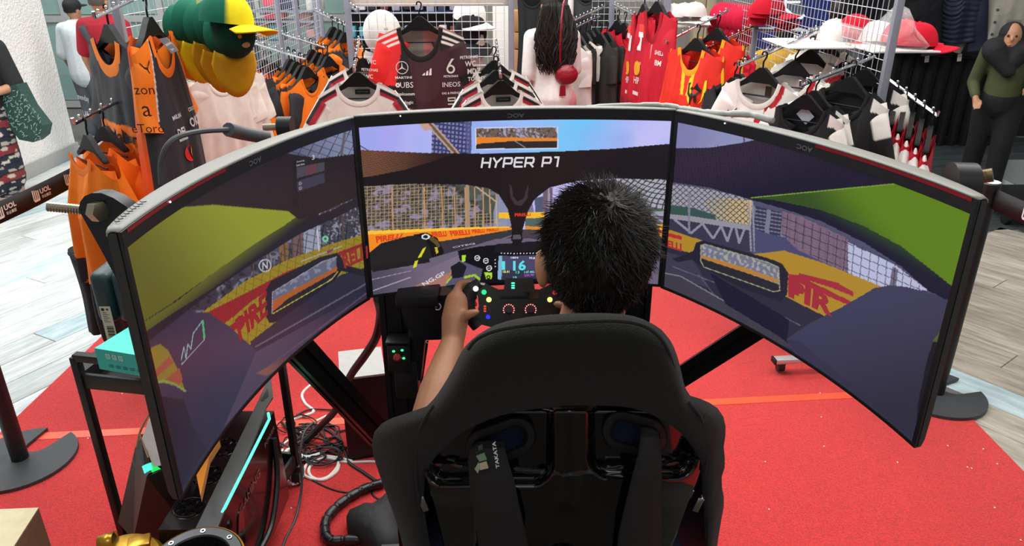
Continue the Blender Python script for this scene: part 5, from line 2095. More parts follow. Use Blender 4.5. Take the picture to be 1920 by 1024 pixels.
def stanchion(label, x, y, rot, cap=None):
    t = thing('barrier_post', label, 'barrier', (x, y, 0.006), rot, 'belt barrier posts')
    k = MB()
    # disc base with a wedge cut out so that bases nest
    P = []
    for i in range(48):
        a = R(17) + R(326) * i / 47
        P.append((0.19 * math.cos(a), 0.19 * math.sin(a)))
    P += [(0.085 + 0.045 * math.cos(a), 0.045 * math.sin(a)) for a in np.linspace(-1.75, -4.53, 9)]
    k.prism(P, 0, 0.014, wmat(t))
    k.build('base', M_base, t, ang=50)
    k = MB()
    M = wmat(t)
    k.tube([M @ Vector((0, 0, 0.014)), M @ Vector((0, 0, 0.87))], 0.029, 24)
    k.build('post', M_post, t)
    k = MB()
    k.lathe([(0, 0.935), (0.030, 0.935), (0.034, 0.93), (0.034, 0.905), (0.031, 0.92), (0.031, 0.86), (0, 0.86)], 24, M)
    k.build('head', M_black, t)
    if cap:
        k = MB()
        k.lathe([(0, 0.9375), (0.027, 0.9375), (0.030, 0.936), (0.030, 0.9345)], 24, M)
        k.build('cap_disc', mat('pale_cap_disc', '#dfe6ea', 0.3), t)
    return t


stanchion('black belt barrier post with round base at left edge of the carpet', -1.83, 2.26, R(75))
stanchion('black belt barrier post behind the right monitor, pale round cap', 1.795, 2.68, R(18), True)
stanchion('black belt barrier post hidden behind the orange coats', -1.78, 3.02, R(90))


def belt_run(label, a, b, marks, flip=1):
    t = thing('barrier_belt', label, 'belt', (a + b) / 2, group='barrier belts')
    d = (b - a).normalized()
    hh = 0.038
    k = MB()
    N = 16
    rows = [[a + (b - a) * (i / N) + Vector((0, 0, s * hh - 0.01 * math.sin(math.pi * i / N))) for s in (-1, 1)] for i in range(N + 1)]
    k.grid(rows)
    k.build('webbing', mat('black_belt', '#121214', 0.6, bump=0.3, bscale=600), t, solid=0.002)
    for u in marks:
        c = a + (b - a) * u + Vector((0, 0, -0.01 * math.sin(math.pi * u)))
        nrm = Vector((-d.y, d.x, 0)) * flip
        F = frame(c + nrm * 0.0022, d * flip, (0, 0, 1))
        F = frame(c - nrm * 0.003 if False else c, d * flip, (0, 0, 1))
        off = F.to_3x3() @ Vector((0, 0, 0.003))
        F.translation = c + off
        k = MB()
        letter(k, 'UOL', F @ Matrix.Translation((0.022, 0.008, 0)), 0.026, bold=0.03, sx=1.2)
        letter(k, '华业集团', F @ Matrix.Translation((0.022, -0.014, 0)), 0.0135, bold=0.01)
        for i in range(4):
            x = -0.052 + i * 0.010
            k.add([F @ Vector(p) for p in ((x, 0.024 - i * 0.002, 0), (x + 0.006, 0.024 - i * 0.002, 0), (x + 0.006, -0.014, 0), (x, -0.014, 0))], [[0, 1, 2, 3]])
        k.add([F @ Vector(p) for p in ((-0.052, -0.014, 0), (-0.014, -0.014, 0), (-0.018, -0.022, 0), (-0.046, -0.022, 0))], [[0, 1, 2, 3]])
        k.build('belt_mark', M_white, t, smooth=False)


belt_run('black barrier belt with white lettering in front of the leftmost person', Vector((-1.83, 2.26, 0.905)), Vector((-1.78, 3.02, 0.905)), (0.14, 0.36, 0.62, 0.88), 1)
belt_run('black barrier belt with white lettering running from the right post', Vector((1.795, 2.68, 0.885)), Vector((1.93, 1.75, 0.885)), (0.24, 0.62), 1)

# ------------------------------------------------------------------ equipment cart on the left
cart = thing('equipment_cart', 'black metal cart with tray and lower shelf, left of the rig', 'cart', (-1.0, 1.95, 0.006))
FL, BL, BR, FR = Vector((-1.19, 1.765, 0)), Vector((-1.115, 2.205, 0)), Vector((-0.765, 2.14, 0)), Vector((-0.84, 1.70, 0))
Z = Vector((0, 0, 1))
TOP = 0.735
for p in (FL, BL, BR):
    k = MB()
    k.beam(p + Z * 0.08, p + Z * TOP, 0.022, 0.022, (FR - FL), 0.002)
    k.build('leg', M_matte, cart)
for a, b in ((BL, BR), (FL, FL.lerp(FR, 0.9))):
    k = MB()
    k.beam(a + Z * TOP, b + Z * TOP, 0.022, 0.022, (0, 0, 1), 0.002)
    k.build('top_rail', M_matte, cart)
for z, d in ((TOP - 0.075, 0.045), (0.10, 0.05)):
    k = MB()
    pl = [FL, FR, BR, BL]
    for i in range(4):
        a, b = pl[i], pl[(i + 1) % 4]
        k.beam(a + Z * z, b + Z * z, 0.012, d, (0, 0, 1), 0.001)
    k.add([p + Z * (z - d / 2) for p in pl] + [p + Z * (z - d / 2 + 0.004) for p in pl], [[3, 2, 1, 0], [4, 5, 6, 7]])
    k.build('shelf_tray', M_matte, cart)
for p in (FL, BL, BR, FR):
    k = MB()
    k.tube([p + Vector((-0.014, 0, 0.034)), p + Vector((0.014, 0, 0.034))], 0.034, 20)
    k.box(p + Z * 0.066, (0.034, 0.04, 0.03), bev=0.006)
    k.build('caster', M_black, cart)

# teal box and dark green case on the cart
zt = TOP + 0.012
M_teal = mat('teal_card', '#22b8ab', 0.45, noise=0.05)
tb = thing('cardboard_box', 'flat bright teal retail box on the cart beside the left monitor', 'box', gnd(225, 670, zt))
A, B = gnd(187, 692, zt), gnd(262, 705, zt)
A.z = B.z = zt
d = (B - A).normalized() * 0.30
n = Vector((-d.y, d.x, 0)).normalized() * 0.15
hgt = Vector((0, 0, 0.062))
bx_ = [A, A + d, A + d + n, A + n]
k = MB()
k.add(bx_ + [p + hgt for p in bx_], [[3, 2, 1, 0], [4, 5, 6, 7]] + [[i, (i + 1) % 4, 4 + (i + 1) % 4, 4 + i] for i in range(4)])
k.build('carton', M_teal, tb, smooth=False)
F = frame(A + hgt * 0.5 - n.normalized() * 0.001, d, (0, 0, 1))
k = MB()
for i in range(3):
    for (x0, z0, x1, z1) in ((0, 0, 0.013, 0.002), (0, 0.012, 0.013, 0.014), (0, 0, 0.002, 0.014), (0.011, 0, 0.013, 0.014), (0.004, 0.004, 0.010, 0.006), (0.005, 0.008, 0.009, 0.010)):
        o = 0.032 + i * 0.020
        k.add([F @ Vector(p) for p in ((o + x0, z0 + 0.006, 0), (o + x1, z0 + 0.006, 0), (o + x1, z1 + 0.006, 0), (o + x0, z1 + 0.006, 0))], [[0, 1, 2, 3]])
k.build('care_symbols', mat('pale_print', '#d8ece8', 0.5), tb, smooth=False)
k = MB()
for i in range(5):
    o = 0.034 + i * 0.022
    for q in range(2):
        k.add([F @ Vector(p) for p in ((o, -0.014 - q * 0.005, 0), (o + 0.015, -0.014 - q * 0.005, 0), (o + 0.015, -0.0115 - q * 0.005, 0), (o, -0.0115 - q * 0.005, 0))], [[0, 1, 2, 3]])
k.build('fine_print', mat('dark_teal_print', '#0c6b66', 0.5), tb, smooth=False, kind='stuff')
k = MB()
e = A + hgt + Z * 0.0008
k.add([e + d * 0.5 + n * 0.25, e + d * 0.95 + n * 0.25, e + d * 0.95 + n * 0.75, e + d * 0.7 + n * 0.7], [[0, 1, 2, 3]])
k.build('lid_print', mat('dark_lid_print', '#17302f', 0.4), tb, smooth=False)

cs = thing('carry_case', 'dark green hard case standing upright behind the teal box', 'case', at(205, 640, 2.05))
M_case = mat('dark_green_hard_plastic', '#26393c', 0.4, bump=0.15, bscale=300)
YC = 1.93
zb = zt + 0.0005
ct = at(176, 514, YC).z
xc = at(171, 560, YC).x
for x0, w in ((xc, 0.060), (xc + 0.062, 0.062)):
    k2 = MB()
    k2.box((x0 + w / 2, YC + 0.11, (zb + ct) / 2), (w, 0.22, ct - zb), bev=0.022, seg=4)
    k2.build('case_half', M_case, cs)
k = MB()
F = frame(Vector((at(205, 600, YC).x - 0.004, YC - 0.0015, at(205, 606, YC).z)), (1, 0, 0), (0, 0, 1))
for x0, y0, x1, y1, c in ((-0.016, -0.055, 0.016, 0.055, '#cfcbb4'),):
    k.add([F @ Vector(p) for p in ((x0, y0, 0), (x1, y0, 0), (x1, y1, 0), (x0, y1, 0))], [[0, 1, 2, 3]], c)
for i in range(11):
    y = -0.045 + i * 0.0034
    k.add([F @ Vector(p) for p in ((-0.008, y, 0.0006), (0.012, y, 0.0006), (0.012, y + (0.0012 + 0.0009 * (i % 3)), 0.0006), (-0.008, y + (0.0012 + 0.0009 * (i % 3)), 0.0006))], [[0, 1, 2, 3]], '#1d1f20')
for (x, y, r) in ((-0.007, 0.045, 0.005), (0.006, 0.045, 0.0035)):
    k.add([F @ Vector((x + r * math.cos(a), y + r * math.sin(a), 0.0006)) for a in np.linspace(0, 6.28, 14)[:-1]], [list(range(13))], '#222426')
for i in range(6):
    y = 0.034 - i * 0.006
    k.add([F @ Vector(p) for p in ((-0.010, y, 0.0006), (0.002 + 0.006 * ((i * 3) % 2), y, 0.0006), (0.002 + 0.006 * ((i * 3) % 2), y + 0.002, 0.0006), (-0.010, y + 0.002, 0.0006))], [[0, 1, 2, 3]], '#55564e')
k.build('label_sticker', M_print, cs, smooth=False)

# ------------------------------------------------------------------ desktop tower with a teal light strip on the lower shelf
zs = 0.10
pc = thing('computer_tower', 'black desktop computer tower with teal light strip and grey top bar on cart shelf', 'computer', (-0.84, 1.68, zs))
XR = -0.735
k = MB()
z1 = 0.445
k.add([Vector(p) for p in ((-0.89, 1.40, zs), (XR, 1.40, zs), (XR, 1.95, zs), (-0.89, 1.95, zs), (-0.87, 1.42, z1), (XR, 1.42, z1), (XR, 1.93, z1), (-0.87, 1.93, z1))],
      [[3, 2, 1, 0], [4, 5, 6, 7], [0, 1, 5, 4], [1, 2, 6, 5], [2, 3, 7, 6], [3, 0, 4, 7]])
k.build('case', mat('smoked_black', '#150b0e', 0.22, coat=0.3), pc, smooth=False)
k = MB()
pts = [gnd(x, y, z1 + 0.006) for x, y in ((508, 708), (512, 744), (500, 762), (404, 1000), (362, 1000), (480, 760), (500, 716))]
m = len(pts)
k.add(pts + [p - Z * 0.006 for p in pts], [list(range(m))[::-1], [m + i for i in range(m)]] + [[i, (i + 1) % m, m + (i + 1) % m, m + i] for i in range(m)])
k.build('top_bar', mat('gunmetal_paint', '#4c4e4e', 0.45, metal=0.3), pc, smooth=False)
k = MB()
pts = [gnd(x, y, z1 + 0.0075) for x, y in ((502, 728), (504, 742), (492, 752), (489, 750))]
k.add(pts, [[0, 1, 2, 3]])
k.build('bar_cutout', M_matte, pc, smooth=False)
k = MB()
k.tube([gnd(503, 775, z1 + 0.004), gnd(505, 786, z1 + 0.004), gnd(500, 796, z1 + 0.004), gnd(417, 961, z1 + 0.004), gnd(416, 966, z1)], 0.0042, 8)
k.build('light_strip', mat('teal_light_strip', '#4df0b8', emit=1.5, noise=0.0), pc)
k = MB()
F = frame(Vector((XR + 0.002, 1.66, 0.36)), (0, 1, 0), (0, 0, 1))
letter(k, 'GAMING', F, 0.034, bold=0.01, sx=1.3)
k.build('lettering', mat('dull_copper_print', '#7a6558', 0.4), pc, smooth=False)
k = MB()
F2 = frame(Vector((XR + 0.002, 1.86, 0.40)), (0, 1, 0), (0, 0, 1))
letter(k, 'POWER', F2, 0.022, bold=0.01, sx=1.3)
k.build('lettering', mat('dull_copper_print', '#7a6558', 0.4), pc, smooth=False)
for (y0, z0, w, h, r) in ((1.50, 0.36, 0.03, 0.07, 0), (1.56, 0.30, 0.05, 0.14, 0), (1.47, 0.24, 0.04, 0.07, 0), (1.52, 0.15, 0.05, 0.03, 0)):
    k = MB()
    k.prism([(y0 + w * 0.5 * math.cos(a) + h * 0.12 * math.sin(a), z0 + h * 0.5 * math.sin(a)) for a in np.linspace(0, 6.283, 15)[:-1]], 0, 0.003, Matrix(((0, 0, 1, XR), (1, 0, 0, 0), (0, 1, 0, 0), (0, 0, 0, 1))))
    k.build('vent', M_gloss, pc)
for i in range(3):
    k = MB()
    c = Vector((-0.825, 1.50 + i * 0.125, z1 + 0.002))
    k.tube([c + Vector((0.036 * math.cos(a), 0.036 * math.sin(a), 0)) for a in np.linspace(0, 6.283, 25)], 0.003, 6)
    for q in range(7):
        a = q * 0.9
        k.beam(c + Vector((0.012 * math.cos(a), 0.012 * math.sin(a), 0)), c + Vector((0.034 * math.cos(a + 0.5), 0.034 * math.sin(a + 0.5), 0)), 0.012, 0.002)
    k.build('top_fan', M_gloss, pc)
k = MB()
k.tube(bez([Vector((XR + 0.004, 1.62, 0.16)), Vector((XR + 0.012, 1.74, 0.17)), Vector((XR + 0.012, 1.84, 0.26)), Vector((XR + 0.006, 1.88, 0.38))], 8), 0.009, 8)
k.build('cable_loom', M_black, pc)

# black angular open computer box with orange insets and a green light inside
ab = thing('computer_case', 'open black angular computer case with green light inside and orange insets, front left', 'computer', gnd(300, 960, 0.12))
zt2 = 0.50
Tq = [gnd(254, 836, zt2), gnd(275, 894, zt2), gnd(345, 866, zt2), gnd(392, 800, zt2), gnd(316, 770, zt2)]
Bq = [gnd(221, 980, 0.24), gnd(250, 1012, 0.22), gnd(366, 1012, 0.20), gnd(420, 960, 0.20), gnd(300, 930, 0.20)]
M_ab = mat('charcoal_case_paint', '#3d3e3a', 0.5, bump=0.05, bscale=300)
M_ab2 = mat('dark_bronze_case_paint', '#2a2723', 0.5)
k = MB()
k.add([Tq[0], Tq[1], Bq[1], Bq[0], Tq[0] + Vector((0.012, 0, 0)), Tq[1] + Vector((0.01, 0.012, 0)), Bq[1] + Vector((0.01, 0.012, 0)), Bq[0] + Vector((0.012, 0.004, 0))], [[0, 3, 2, 1], [4, 5, 6, 7], [0, 1, 5, 4], [1, 2, 6, 5], [3, 0, 4, 7]])
k.build('side_panel', M_ab, ab, smooth=False)
k = MB()
k.add([Tq[1], Tq[2], Bq[2], Bq[1], Tq[1] + Vector((0, 0.012, 0)), Tq[2] + Vector((0, 0.012, 0)), Bq[2] + Vector((0, 0.012, 0)), Bq[1] + Vector((0, 0.012, 0))], [[0, 3, 2, 1], [4, 5, 6, 7], [0, 1, 5, 4], [1, 2, 6, 5]])
k.add([Tq[2], Tq[3], Bq[3], Bq[2]], [[0, 3, 2, 1]])
k.add([Tq[3], Tq[4], Bq[4], Bq[3]], [[0, 3, 2, 1]])
k.add([Tq[4], Tq[0], Bq[0], Bq[4]], [[0, 3, 2, 1]])
k.add(Bq, [[0, 1, 2, 3, 4]])
k.build('body', M_ab2, ab, smooth=False)
M_or = mat('amber_panel', '#c8781a', 0.4)
for P in (((359, 924), (364, 950), (357, 962), (369, 983), (367, 987), (348, 976)), ((405, 818), (412, 826), (392, 858), (376, 930), (368, 890), (374, 868), (386, 842))):
    k = MB()
    zz = 0.42 if P[0][1] > 900 else 0.51
    q = [gnd(x, y, zz) for x, y in P]
    m = len(q)
    k.add(q + [p - Z * 0.02 for p in q], [list(range(m))[::-1], [m + i for i in range(m)]] + [[i, (i + 1) % m, m + (i + 1) % m, m + i] for i in range(m)])
    k.build('amber_inset', M_or, ab, smooth=False)
k = MB()
q = [gnd(x, y, 0.485) for x, y in ((270, 872), (282, 866), (303, 880), (303, 886), (277, 894))]
m = len(q)
k.add(q + [p - Z * 0.03 for p in q], [list(range(m))[::-1], [m + i for i in range(m)]] + [[i, (i + 1) % m, m + (i + 1) % m, m + i] for i in range(m)])
k.build('green_light', mat('green_glow', '#0fd05a', emit=1.1, noise=0.0), ab, smooth=False)
for i in range(3):
    k = MB()
    k.tube([gnd(268 + i * 1.5, 877 + i * 4.5, 0.50), gnd(282 + i * 1.5, 869 + i * 4.5, 0.50)], 0.004, 8)
    k.build('fin', mat('mint_glow', '#4df0c0', emit=1.3, noise=0.0), ab)
k = MB()
q = [gnd(266, 822, 0.58), gnd(279, 786, 0.64), gnd(300, 800, 0.64), gnd(306, 872, 0.53), gnd(288, 876, 0.51)]
k.add(q + [p + Vector((0, 0.003, 0.0)) for p in q], [[4, 3, 2, 1, 0], [5, 6, 7, 8, 9]] + [[i, (i + 1) % 5, 5 + (i + 1) % 5, 5 + i] for i in range(5)])
k.build('white_card', mat('white_card', '#dedcd6', 0.6), ab, smooth=False)
k = MB()
q = [gnd(256, 842, 0.52), gnd(265, 815, 0.56), gnd(281, 868, 0.52), gnd(270, 872, 0.51)]
k.add(q + [p + Vector((0, 0.02, -0.01)) for p in q], [[3, 2, 1, 0], [4, 5, 6, 7]] + [[i, (i + 1) % 4, 4 + (i + 1) % 4, 4 + i] for i in range(4)])
k.build('inner_bracket', M_black, ab, smooth=False)
k = MB()
k.tube(bez([gnd(256, 838, 0.54), gnd(262, 812, 0.58), gnd(272, 790, 0.63), gnd(280, 776, 0.65)], 6), 0.003, 6)
k.tube(bez([gnd(262, 812, 0.59), gnd(270, 836, 0.56), gnd(278, 858, 0.54)], 6), 0.002, 6)
k.build('cord', mat('tan_cord', '#b08a6a', 0.8), ab)
k = MB()
q = [gnd(252, 862, zt2 - 0.02), gnd(254, 862, zt2 - 0.02), gnd(262, 886, zt2 - 0.05), gnd(260, 887, zt2 - 0.05)]
k.add([p + Vector((-0.004, -0.004, 0.004)) for p in q], [[0, 1, 2, 3]])
k.build('side_mark', M_logo, ab, smooth=False)

# gold motor with black ring at the bottom edge
gm = thing('gold_motor', 'gold metal motor housing with black bolted ring at the bottom edge', 'motor', gnd(330, 1070, 0.3))
M_gold = mat('gold_anodised', '#b98a2a', 0.3, metal=0.75, noise=0.08)
gc = gnd(365, 1060, 0.50)
nrm = Vector((0.05, -0.12, 1)).normalized()
F = frame(gc, (1, 0.05, 0), nrm.cross(Vector((1, 0.05, 0))))
k = MB()
k.lathe([(0.098, -0.16), (0.104, -0.15), (0.106, -0.01), (0.1075, 0.0), (0.1035, 0.003), (0.1025, 0.0)], 56, F)
k.build('drum', M_gold, gm)
k = MB()
k.lathe([(0.1025, 0.001), (0.101, 0.004), (0.080, 0.005), (0.077, 0.002), (0.075, -0.05), (0.0, -0.055)], 56, F)
k.build('ring', mat('satin_black_ring', '#17181b', 0.35), gm)
for i in range(8):
    a = R(95 + 45 * i)
    k = MB()
    c = Vector((0.0905 * math.cos(a), 0.0905 * math.sin(a), 0))
    k.lathe([(0.0055, 0.0052), (0.0055, 0.0066), (0.0035, 0.0066), (0.0032, 0.001)], 14, F @ Matrix.Translation(c))
    k.build('bolt_hole', M_chrome, gm)
k = MB()
for i in range(26):
    a = 6.283 * i / 26
    k.beam(F @ Vector((0.02 * math.cos(a), 0.02 * math.sin(a), -0.035)), F @ Vector((0.073 * math.cos(a + 0.35), 0.073 * math.sin(a + 0.35), -0.028)), 0.003, 0.012)
k.build('winding_fins', M_matte, gm, kind='stuff')
lc = gnd(228, 1066, 0.42)
F2 = frame(lc, (1, 0.1, 0), (0, 1, 0.2))
k = MB()
k.lathe([(0.10, -0.14), (0.105, -0.1), (0.098, -0.01), (0.088, 0.010), (0.06, 0.020), (0, 0.022)], 48, F2)
k.build('end_cover', M_gold, gm)
k = MB()
a, b = gnd(187, 1018, 0.447), gnd(216, 1012, 0.452)
k.tube([a, b], [0.016, 0.019], 16, False)
k.build('cable_gland', M_gold, gm, solid=0.002)
k = MB()
k.tube([b + (a - b) * 0.1, b + (a - b) * 0.5], [0.0172, 0.015], 16)
k.build('gland_bore', mat('bore_dark', '#3a2a12', 0.5), gm)
k = MB()
k.box(gnd(262, 1022, 0.45), (0.05, 0.04, 0.03), Euler((0, 0, R(20))).to_matrix(), bev=0.004)
k.build('bridge', M_gold, gm)
st = thing('low_stool', 'low black stool carrying the gold motor', 'stool', (gc.x, gc.y, 0.006))
k = MB()
k.box(((gc.x + lc.x) / 2, gc.y - 0.0, 0.265), (0.42, 0.30, 0.025), bev=0.006)
k.build('seat', M_matte, st)
for sx in (-1, 1):
    for sy in (-1, 1):
        k = MB()
        k.cyl(((gc.x + lc.x) / 2 + sx * 0.18, gc.y + sy * 0.12, 0.007), ((gc.x + lc.x) / 2 + sx * 0.16, gc.y + sy * 0.11, 0.255), 0.012)
        k.build('leg', M_matte, st)

# cardboard carton at bottom left
cb = thing('cardboard_box', 'closed cream topped cardboard carton in the bottom left corner', 'box', gnd(20, 1000, 0.006))
zc = 0.33
P1, P2, P0 = gnd(73, 954, zc), gnd(27, 1026, zc), gnd(0, 957, zc)
e1, e2 = (P0 - P1).normalized() * 0.42, (P2 - P1).normalized() * 0.34
tq = [P1, P1 + e1, P1 + e1 + e2, P1 + e2]
k = MB()
dn = Vector((0.02, -0.03, -(zc - 0.007)))
k.add(tq + [Vector((p.x, p.y, 0.007)) for p in tq], [[0, 1, 2, 3], [7, 6, 5, 4]] + [[i, 4 + i, 4 + (i + 1) % 4, (i + 1) % 4] for i in range(4)])
k.build('carton', mat('brown_cardboard', '#9c8264', 0.8, bump=0.1, bscale=60), cb, smooth=False)
for i in range(2):
    k = MB()
    a, b = (0.0, 0.497) if i == 0 else (0.503, 1.0)
    q = [P1 + e2 * a, P1 + e1 + e2 * a, P1 + e1 + e2 * b, P1 + e2 * b]
    k.add([p + Z * 0.0005 for p in q] + [p + Z * 0.004 for p in q], [[3, 2, 1, 0], [4, 5, 6, 7]] + [[j, (j + 1) % 4, 4 + (j + 1) % 4, 4 + j] for j in range(4)])
    k.build('flap', mat('cream_cardboard', '#d8c9a2', 0.75, bump=0.08, bscale=60), cb, smooth=False)

# black box with pale lid behind the upright
sb = thing('speaker_box', 'black box with pale grey top on the carpet behind the left upright', 'box', gnd(690, 860, 0.006))
c = [gnd(654, 864, 0.007), gnd(735, 852, 0.007)]
w = (c[1] - c[0])
dpt = Vector((-w.y, w.x, 0)).normalized() * 0.20
hh = 0.345
q = [c[0], c[0] + w, c[0] + w + dpt, c[0] + dpt]
k = MB()
k.add(q + [p + Z * hh for p in q], [[3, 2, 1, 0], [4, 5, 6, 7]] + [[i, (i + 1) % 4, 4 + (i + 1) % 4, 4 + i] for i in range(4)])
k.build('cabinet', mat('black_vinyl_wrap', '#120d0e', 0.5), sb, smooth=False)
k = MB()
k.add([p + Z * (hh + 0.0005) for p in q] + [p + Z * (hh + 0.008) for p in q], [[3, 2, 1, 0], [4, 5, 6, 7]] + [[i, (i + 1) % 4, 4 + (i + 1) % 4, 4 + i] for i in range(4)])
k.build('top_board', mat('pale_grey_board', '#a9a8a4', 0.6), sb, smooth=False)

# rolling base leg with caster, right
rl = thing('rolling_stand', 'silver stand leg with black caster under the right monitor', 'stand', gnd(1480, 690, 0.006))
k = MB()
k.beam(gnd(1450, 676, 0.075), gnd(1570, 670, 0.075), 0.04, 0.022, (0, 0, 1), 0.002)
k.build('leg', mat('silver_tube', '#c9cacc', 0.35, metal=0.5), rl)
k = MB()
p = gnd(1461, 697, 0.007)
k.tube([p + Vector((-0.014, 0, 0.032)), p + Vector((0.014, 0, 0.032))], 0.026, 16)
k.box(p + Vector((0, 0, 0.052)), (0.04, 0.034, 0.026), bev=0.006)
k.build('caster', M_black, rl)
k = MB()
k.beam(gnd(1449, 676, 0.075), gnd(1453, 675.8, 0.075), 0.042, 0.024, (0, 0, 1), 0.002)
k.build('end_cap', M_black, rl)
p = gnd(1560, 671, 0.06)
k = MB()
k.cyl(p + Vector((0.02, 0, 0)), p + Vector((0.02, 0, 0.8)), 0.018)
k.build('upright', mat('silver_tube', '#c9cacc'), rl)

# black cloth bag beside the seat
bb = thing('cloth_bag', 'crumpled black cloth bag lying on the carpet left of the seat', 'bag', gnd(720, 1010, 0.007))
q = [(650, 985), (670, 970), (700, 962), (728, 950), (745, 962), (760, 1000), (765, 1060), (720, 1070), (690, 1040), (652, 1005)]
k = MB()
rows = []
for t, h in ((1.0, 0.007), (0.98, 0.03), (0.85, 0.06), (0.55, 0.085), (0.25, 0.09)):
    cx, cy = 712, 1004
    rows.append([gnd(cx + (x - cx) * t, cy + (y - cy) * t, 0.007) + Z * (h + 0.012 * math.sin(i * 2.3 + t * 9)) for i, (x, y) in enumerate(q)])
k.grid(rows, close=True)
k.f.append([40 + i for i in range(10)])
k.build('cloth', mat('black_nylon', '#17171a', 0.7, bump=0.6, bscale=14), bb, ang=80)

# ------------------------------------------------------------------ cables
M_cw, M_cb = mat('white_cable', '#e2ded8', 0.5), mat('black_cable', '#141416', 0.5)
M_sp = mat('black_spiral_wrap', '#1b1c1e', 0.3)


def cable(name, label, pts, r, m, z=0.012, group='loose cables', n=10, wrap=False):
    P = bez([gnd(p[0], p[1], (p[2] if len(p) > 2 else z) + 0.0) for p in pts], n)
    k = MB()
    if wrap:
        k.tube(P, [r * (1.0 if (i // 3) % 4 else 0.84) for i in range(len(P))], 10)
    else:
        k.tube(P, r, 8)
    return k.build(name, m, label=label, cat='cable', group=group)


cable('cable_bundle', 'thick spiral wrapped black cable curving across the carpet to the black bag', [(905 - 185, 905), (690, 914), (662, 928), (632, 950), (612, 975), (610, 1000), (622, 1014), (650, 1013), (700, 1012)], 0.017, M_sp, 0.024, wrap=True, n=16)
cable('cable_bundle', 'thick black cable bundle dropping from the left upright to the floor', [(709, 560, 0.93), (714, 590, 0.82), (706, 630, 0.72), (686, 664, 0.62), (660, 700, 0.50), (645, 730, 0.38), (628, 770, 0.22), (600, 800, 0.08), (572, 828, 0.02)], 0.013, M_cb, n=12)
cable('white_cable', 'white cable bending over the carpet beside the diagonal arm', [(720, 700, 0.1), (650, 702), (622, 706), (598, 712), (568, 736), (572, 756), (588, 772), (560, 783), (535, 793)], 0.006, M_cw, 0.008)
cable('white_cable', 'coil of thick white cable lying on the carpet', [(660, 865), (630, 858), (596, 856), (575, 872), (570, 890), (590, 899), (612, 896), (628, 882), (634, 868), (622, 860), (598, 862), (580, 878), (584, 894), (606, 900), (630, 886), (636, 872)], 0.0055, M_cw, 0.01)
cable('white_cable', 'white cable end running from coil under the black box', [(632, 864), (655, 867), (700, 866), (745, 870)], 0.005, M_cw, 0.008)
cable('white_cable', 'bunched white cables at the foot of the cart', [(528, 880), (535, 850), (548, 842), (560, 852), (575, 858), (600, 852)], 0.008, M_cw, 0.016)
cable('white_cable', 'white cable fanning out below the cart leg', [(530, 842), (527, 862), (530, 882), (548, 898), (556, 905)], 0.005, M_cw, 0.01)
cable('white_cable', 'second white cable fanning out below cart leg', [(540, 845), (538, 868), (545, 886), (556, 902)], 0.005, M_cw, 0.01)
cable('white_cable', 'white cable crossing behind the cart leg', [(525, 838), (552, 818), (575, 805), (590, 792), (612, 780)], 0.005, M_cw, 0.01)
cable('black_cable', 'thin black loops tangled over the white coil', [(570, 826), (600, 838), (630, 842), (636, 852), (626, 866), (598, 872), (575, 866), (574, 852), (590, 842), (622, 838), (640, 848), (632, 862), (612, 866)], 0.003, M_cb, 0.02)
cable('black_cable', 'black cable from tangle running right under the black box', [(600, 800), (622, 812), (636, 828), (648, 850), (655, 868), (680, 885), (705, 902), (716, 905)], 0.006, M_cb, 0.01)
cable('black_cable', 'thin black cable lying from the coil to seat foot', [(572, 892), (600, 908), (630, 920), (660, 924), (690, 918), (712, 908)], 0.0032, M_cb, 0.008)
cable('black_cable', 'grey-black cable hanging in front of the cart leg down to the floor', [(588, 792, 0.2), (570, 812, 0.2), (563, 850, 0.16), (566, 900, 0.08), (562, 940, 0.03), (552, 978), (535, 1012), (522, 1050)], 0.0046, mat('grey_cable', '#3a3a3c', 0.5), 0.008)
cable('black_cable', 'small black loop beside the seat foot', [(720, 902), (700, 910), (698, 926), (712, 936), (724, 926)], 0.0034, M_cb, 0.008)
cable('black_cable', 'black loop crossing the seam tape near the black box', [(612, 792), (626, 800), (630, 812), (622, 822), (606, 818), (600, 806), (616, 798), (632, 808), (650, 806)], 0.0036, M_cb, 0.012)
cable('black_cable', 'thin black cable arching across to diagonal arm', [(556, 778), (580, 768), (612, 768), (645, 770)], 0.003, M_cb, 0.012)
cable('black_cable', 'thin black lead down the diagonal arm with grey plug', [(668, 735, 0.45), (680, 755, 0.40), (690, 780, 0.36), (696, 786, 0.36)], 0.0035, M_cb, 0.3)
cable('black_cable', 'black lead behind the cart leg', [(528, 792), (545, 808), (580, 816), (600, 806)], 0.005, M_cb, 0.016)
cable('grey_cable', 'grey lead beside the cart shelf', [(525, 830), (545, 838), (570, 822), (596, 800)], 0.004, mat('grey_cable', '#3a3a3c'), 0.022)
k = MB()
r9 = random.Random(12)
for i in range(22):
    cx, cy = r9.uniform(535, 628), r9.uniform(782, 872)
    ra, rb, ph = r9.uniform(10, 34), r9.uniform(5, 18), r9.uniform(0, 6.28)
    P = [gnd(cx + ra * math.cos(ph + a) + 4 * math.sin(3 * a + i), cy + rb * math.sin(ph + a), 0.012 + 0.01 * r9.random()) for a in np.linspace(0, r9.uniform(4.0, 9.0), 26)]
    k.tube(P, r9.uniform(0.002, 0.0042), 6)
k.build('lead_tangle', M_cb, label='tangle of thin black leads on the carpet behind the cart', cat='cables', kind='stuff')
k = MB()
for i in range(9):
    cx, cy = r9.uniform(528, 560), r9.uniform(845, 895)
    P = [gnd(cx + 16 * math.cos(a + i) * r9.uniform(0.8, 1.1), cy + 14 * math.sin(a + i), 0.012 + 0.012 * r9.random()) for a in np.linspace(0, r9.uniform(2, 5), 14)]
    k.tube(P, 0.0045, 6)
k.build('lead_tangle', M_cw, label='tangle of white power leads at the foot of the cart', cat='cables', kind='stuff')
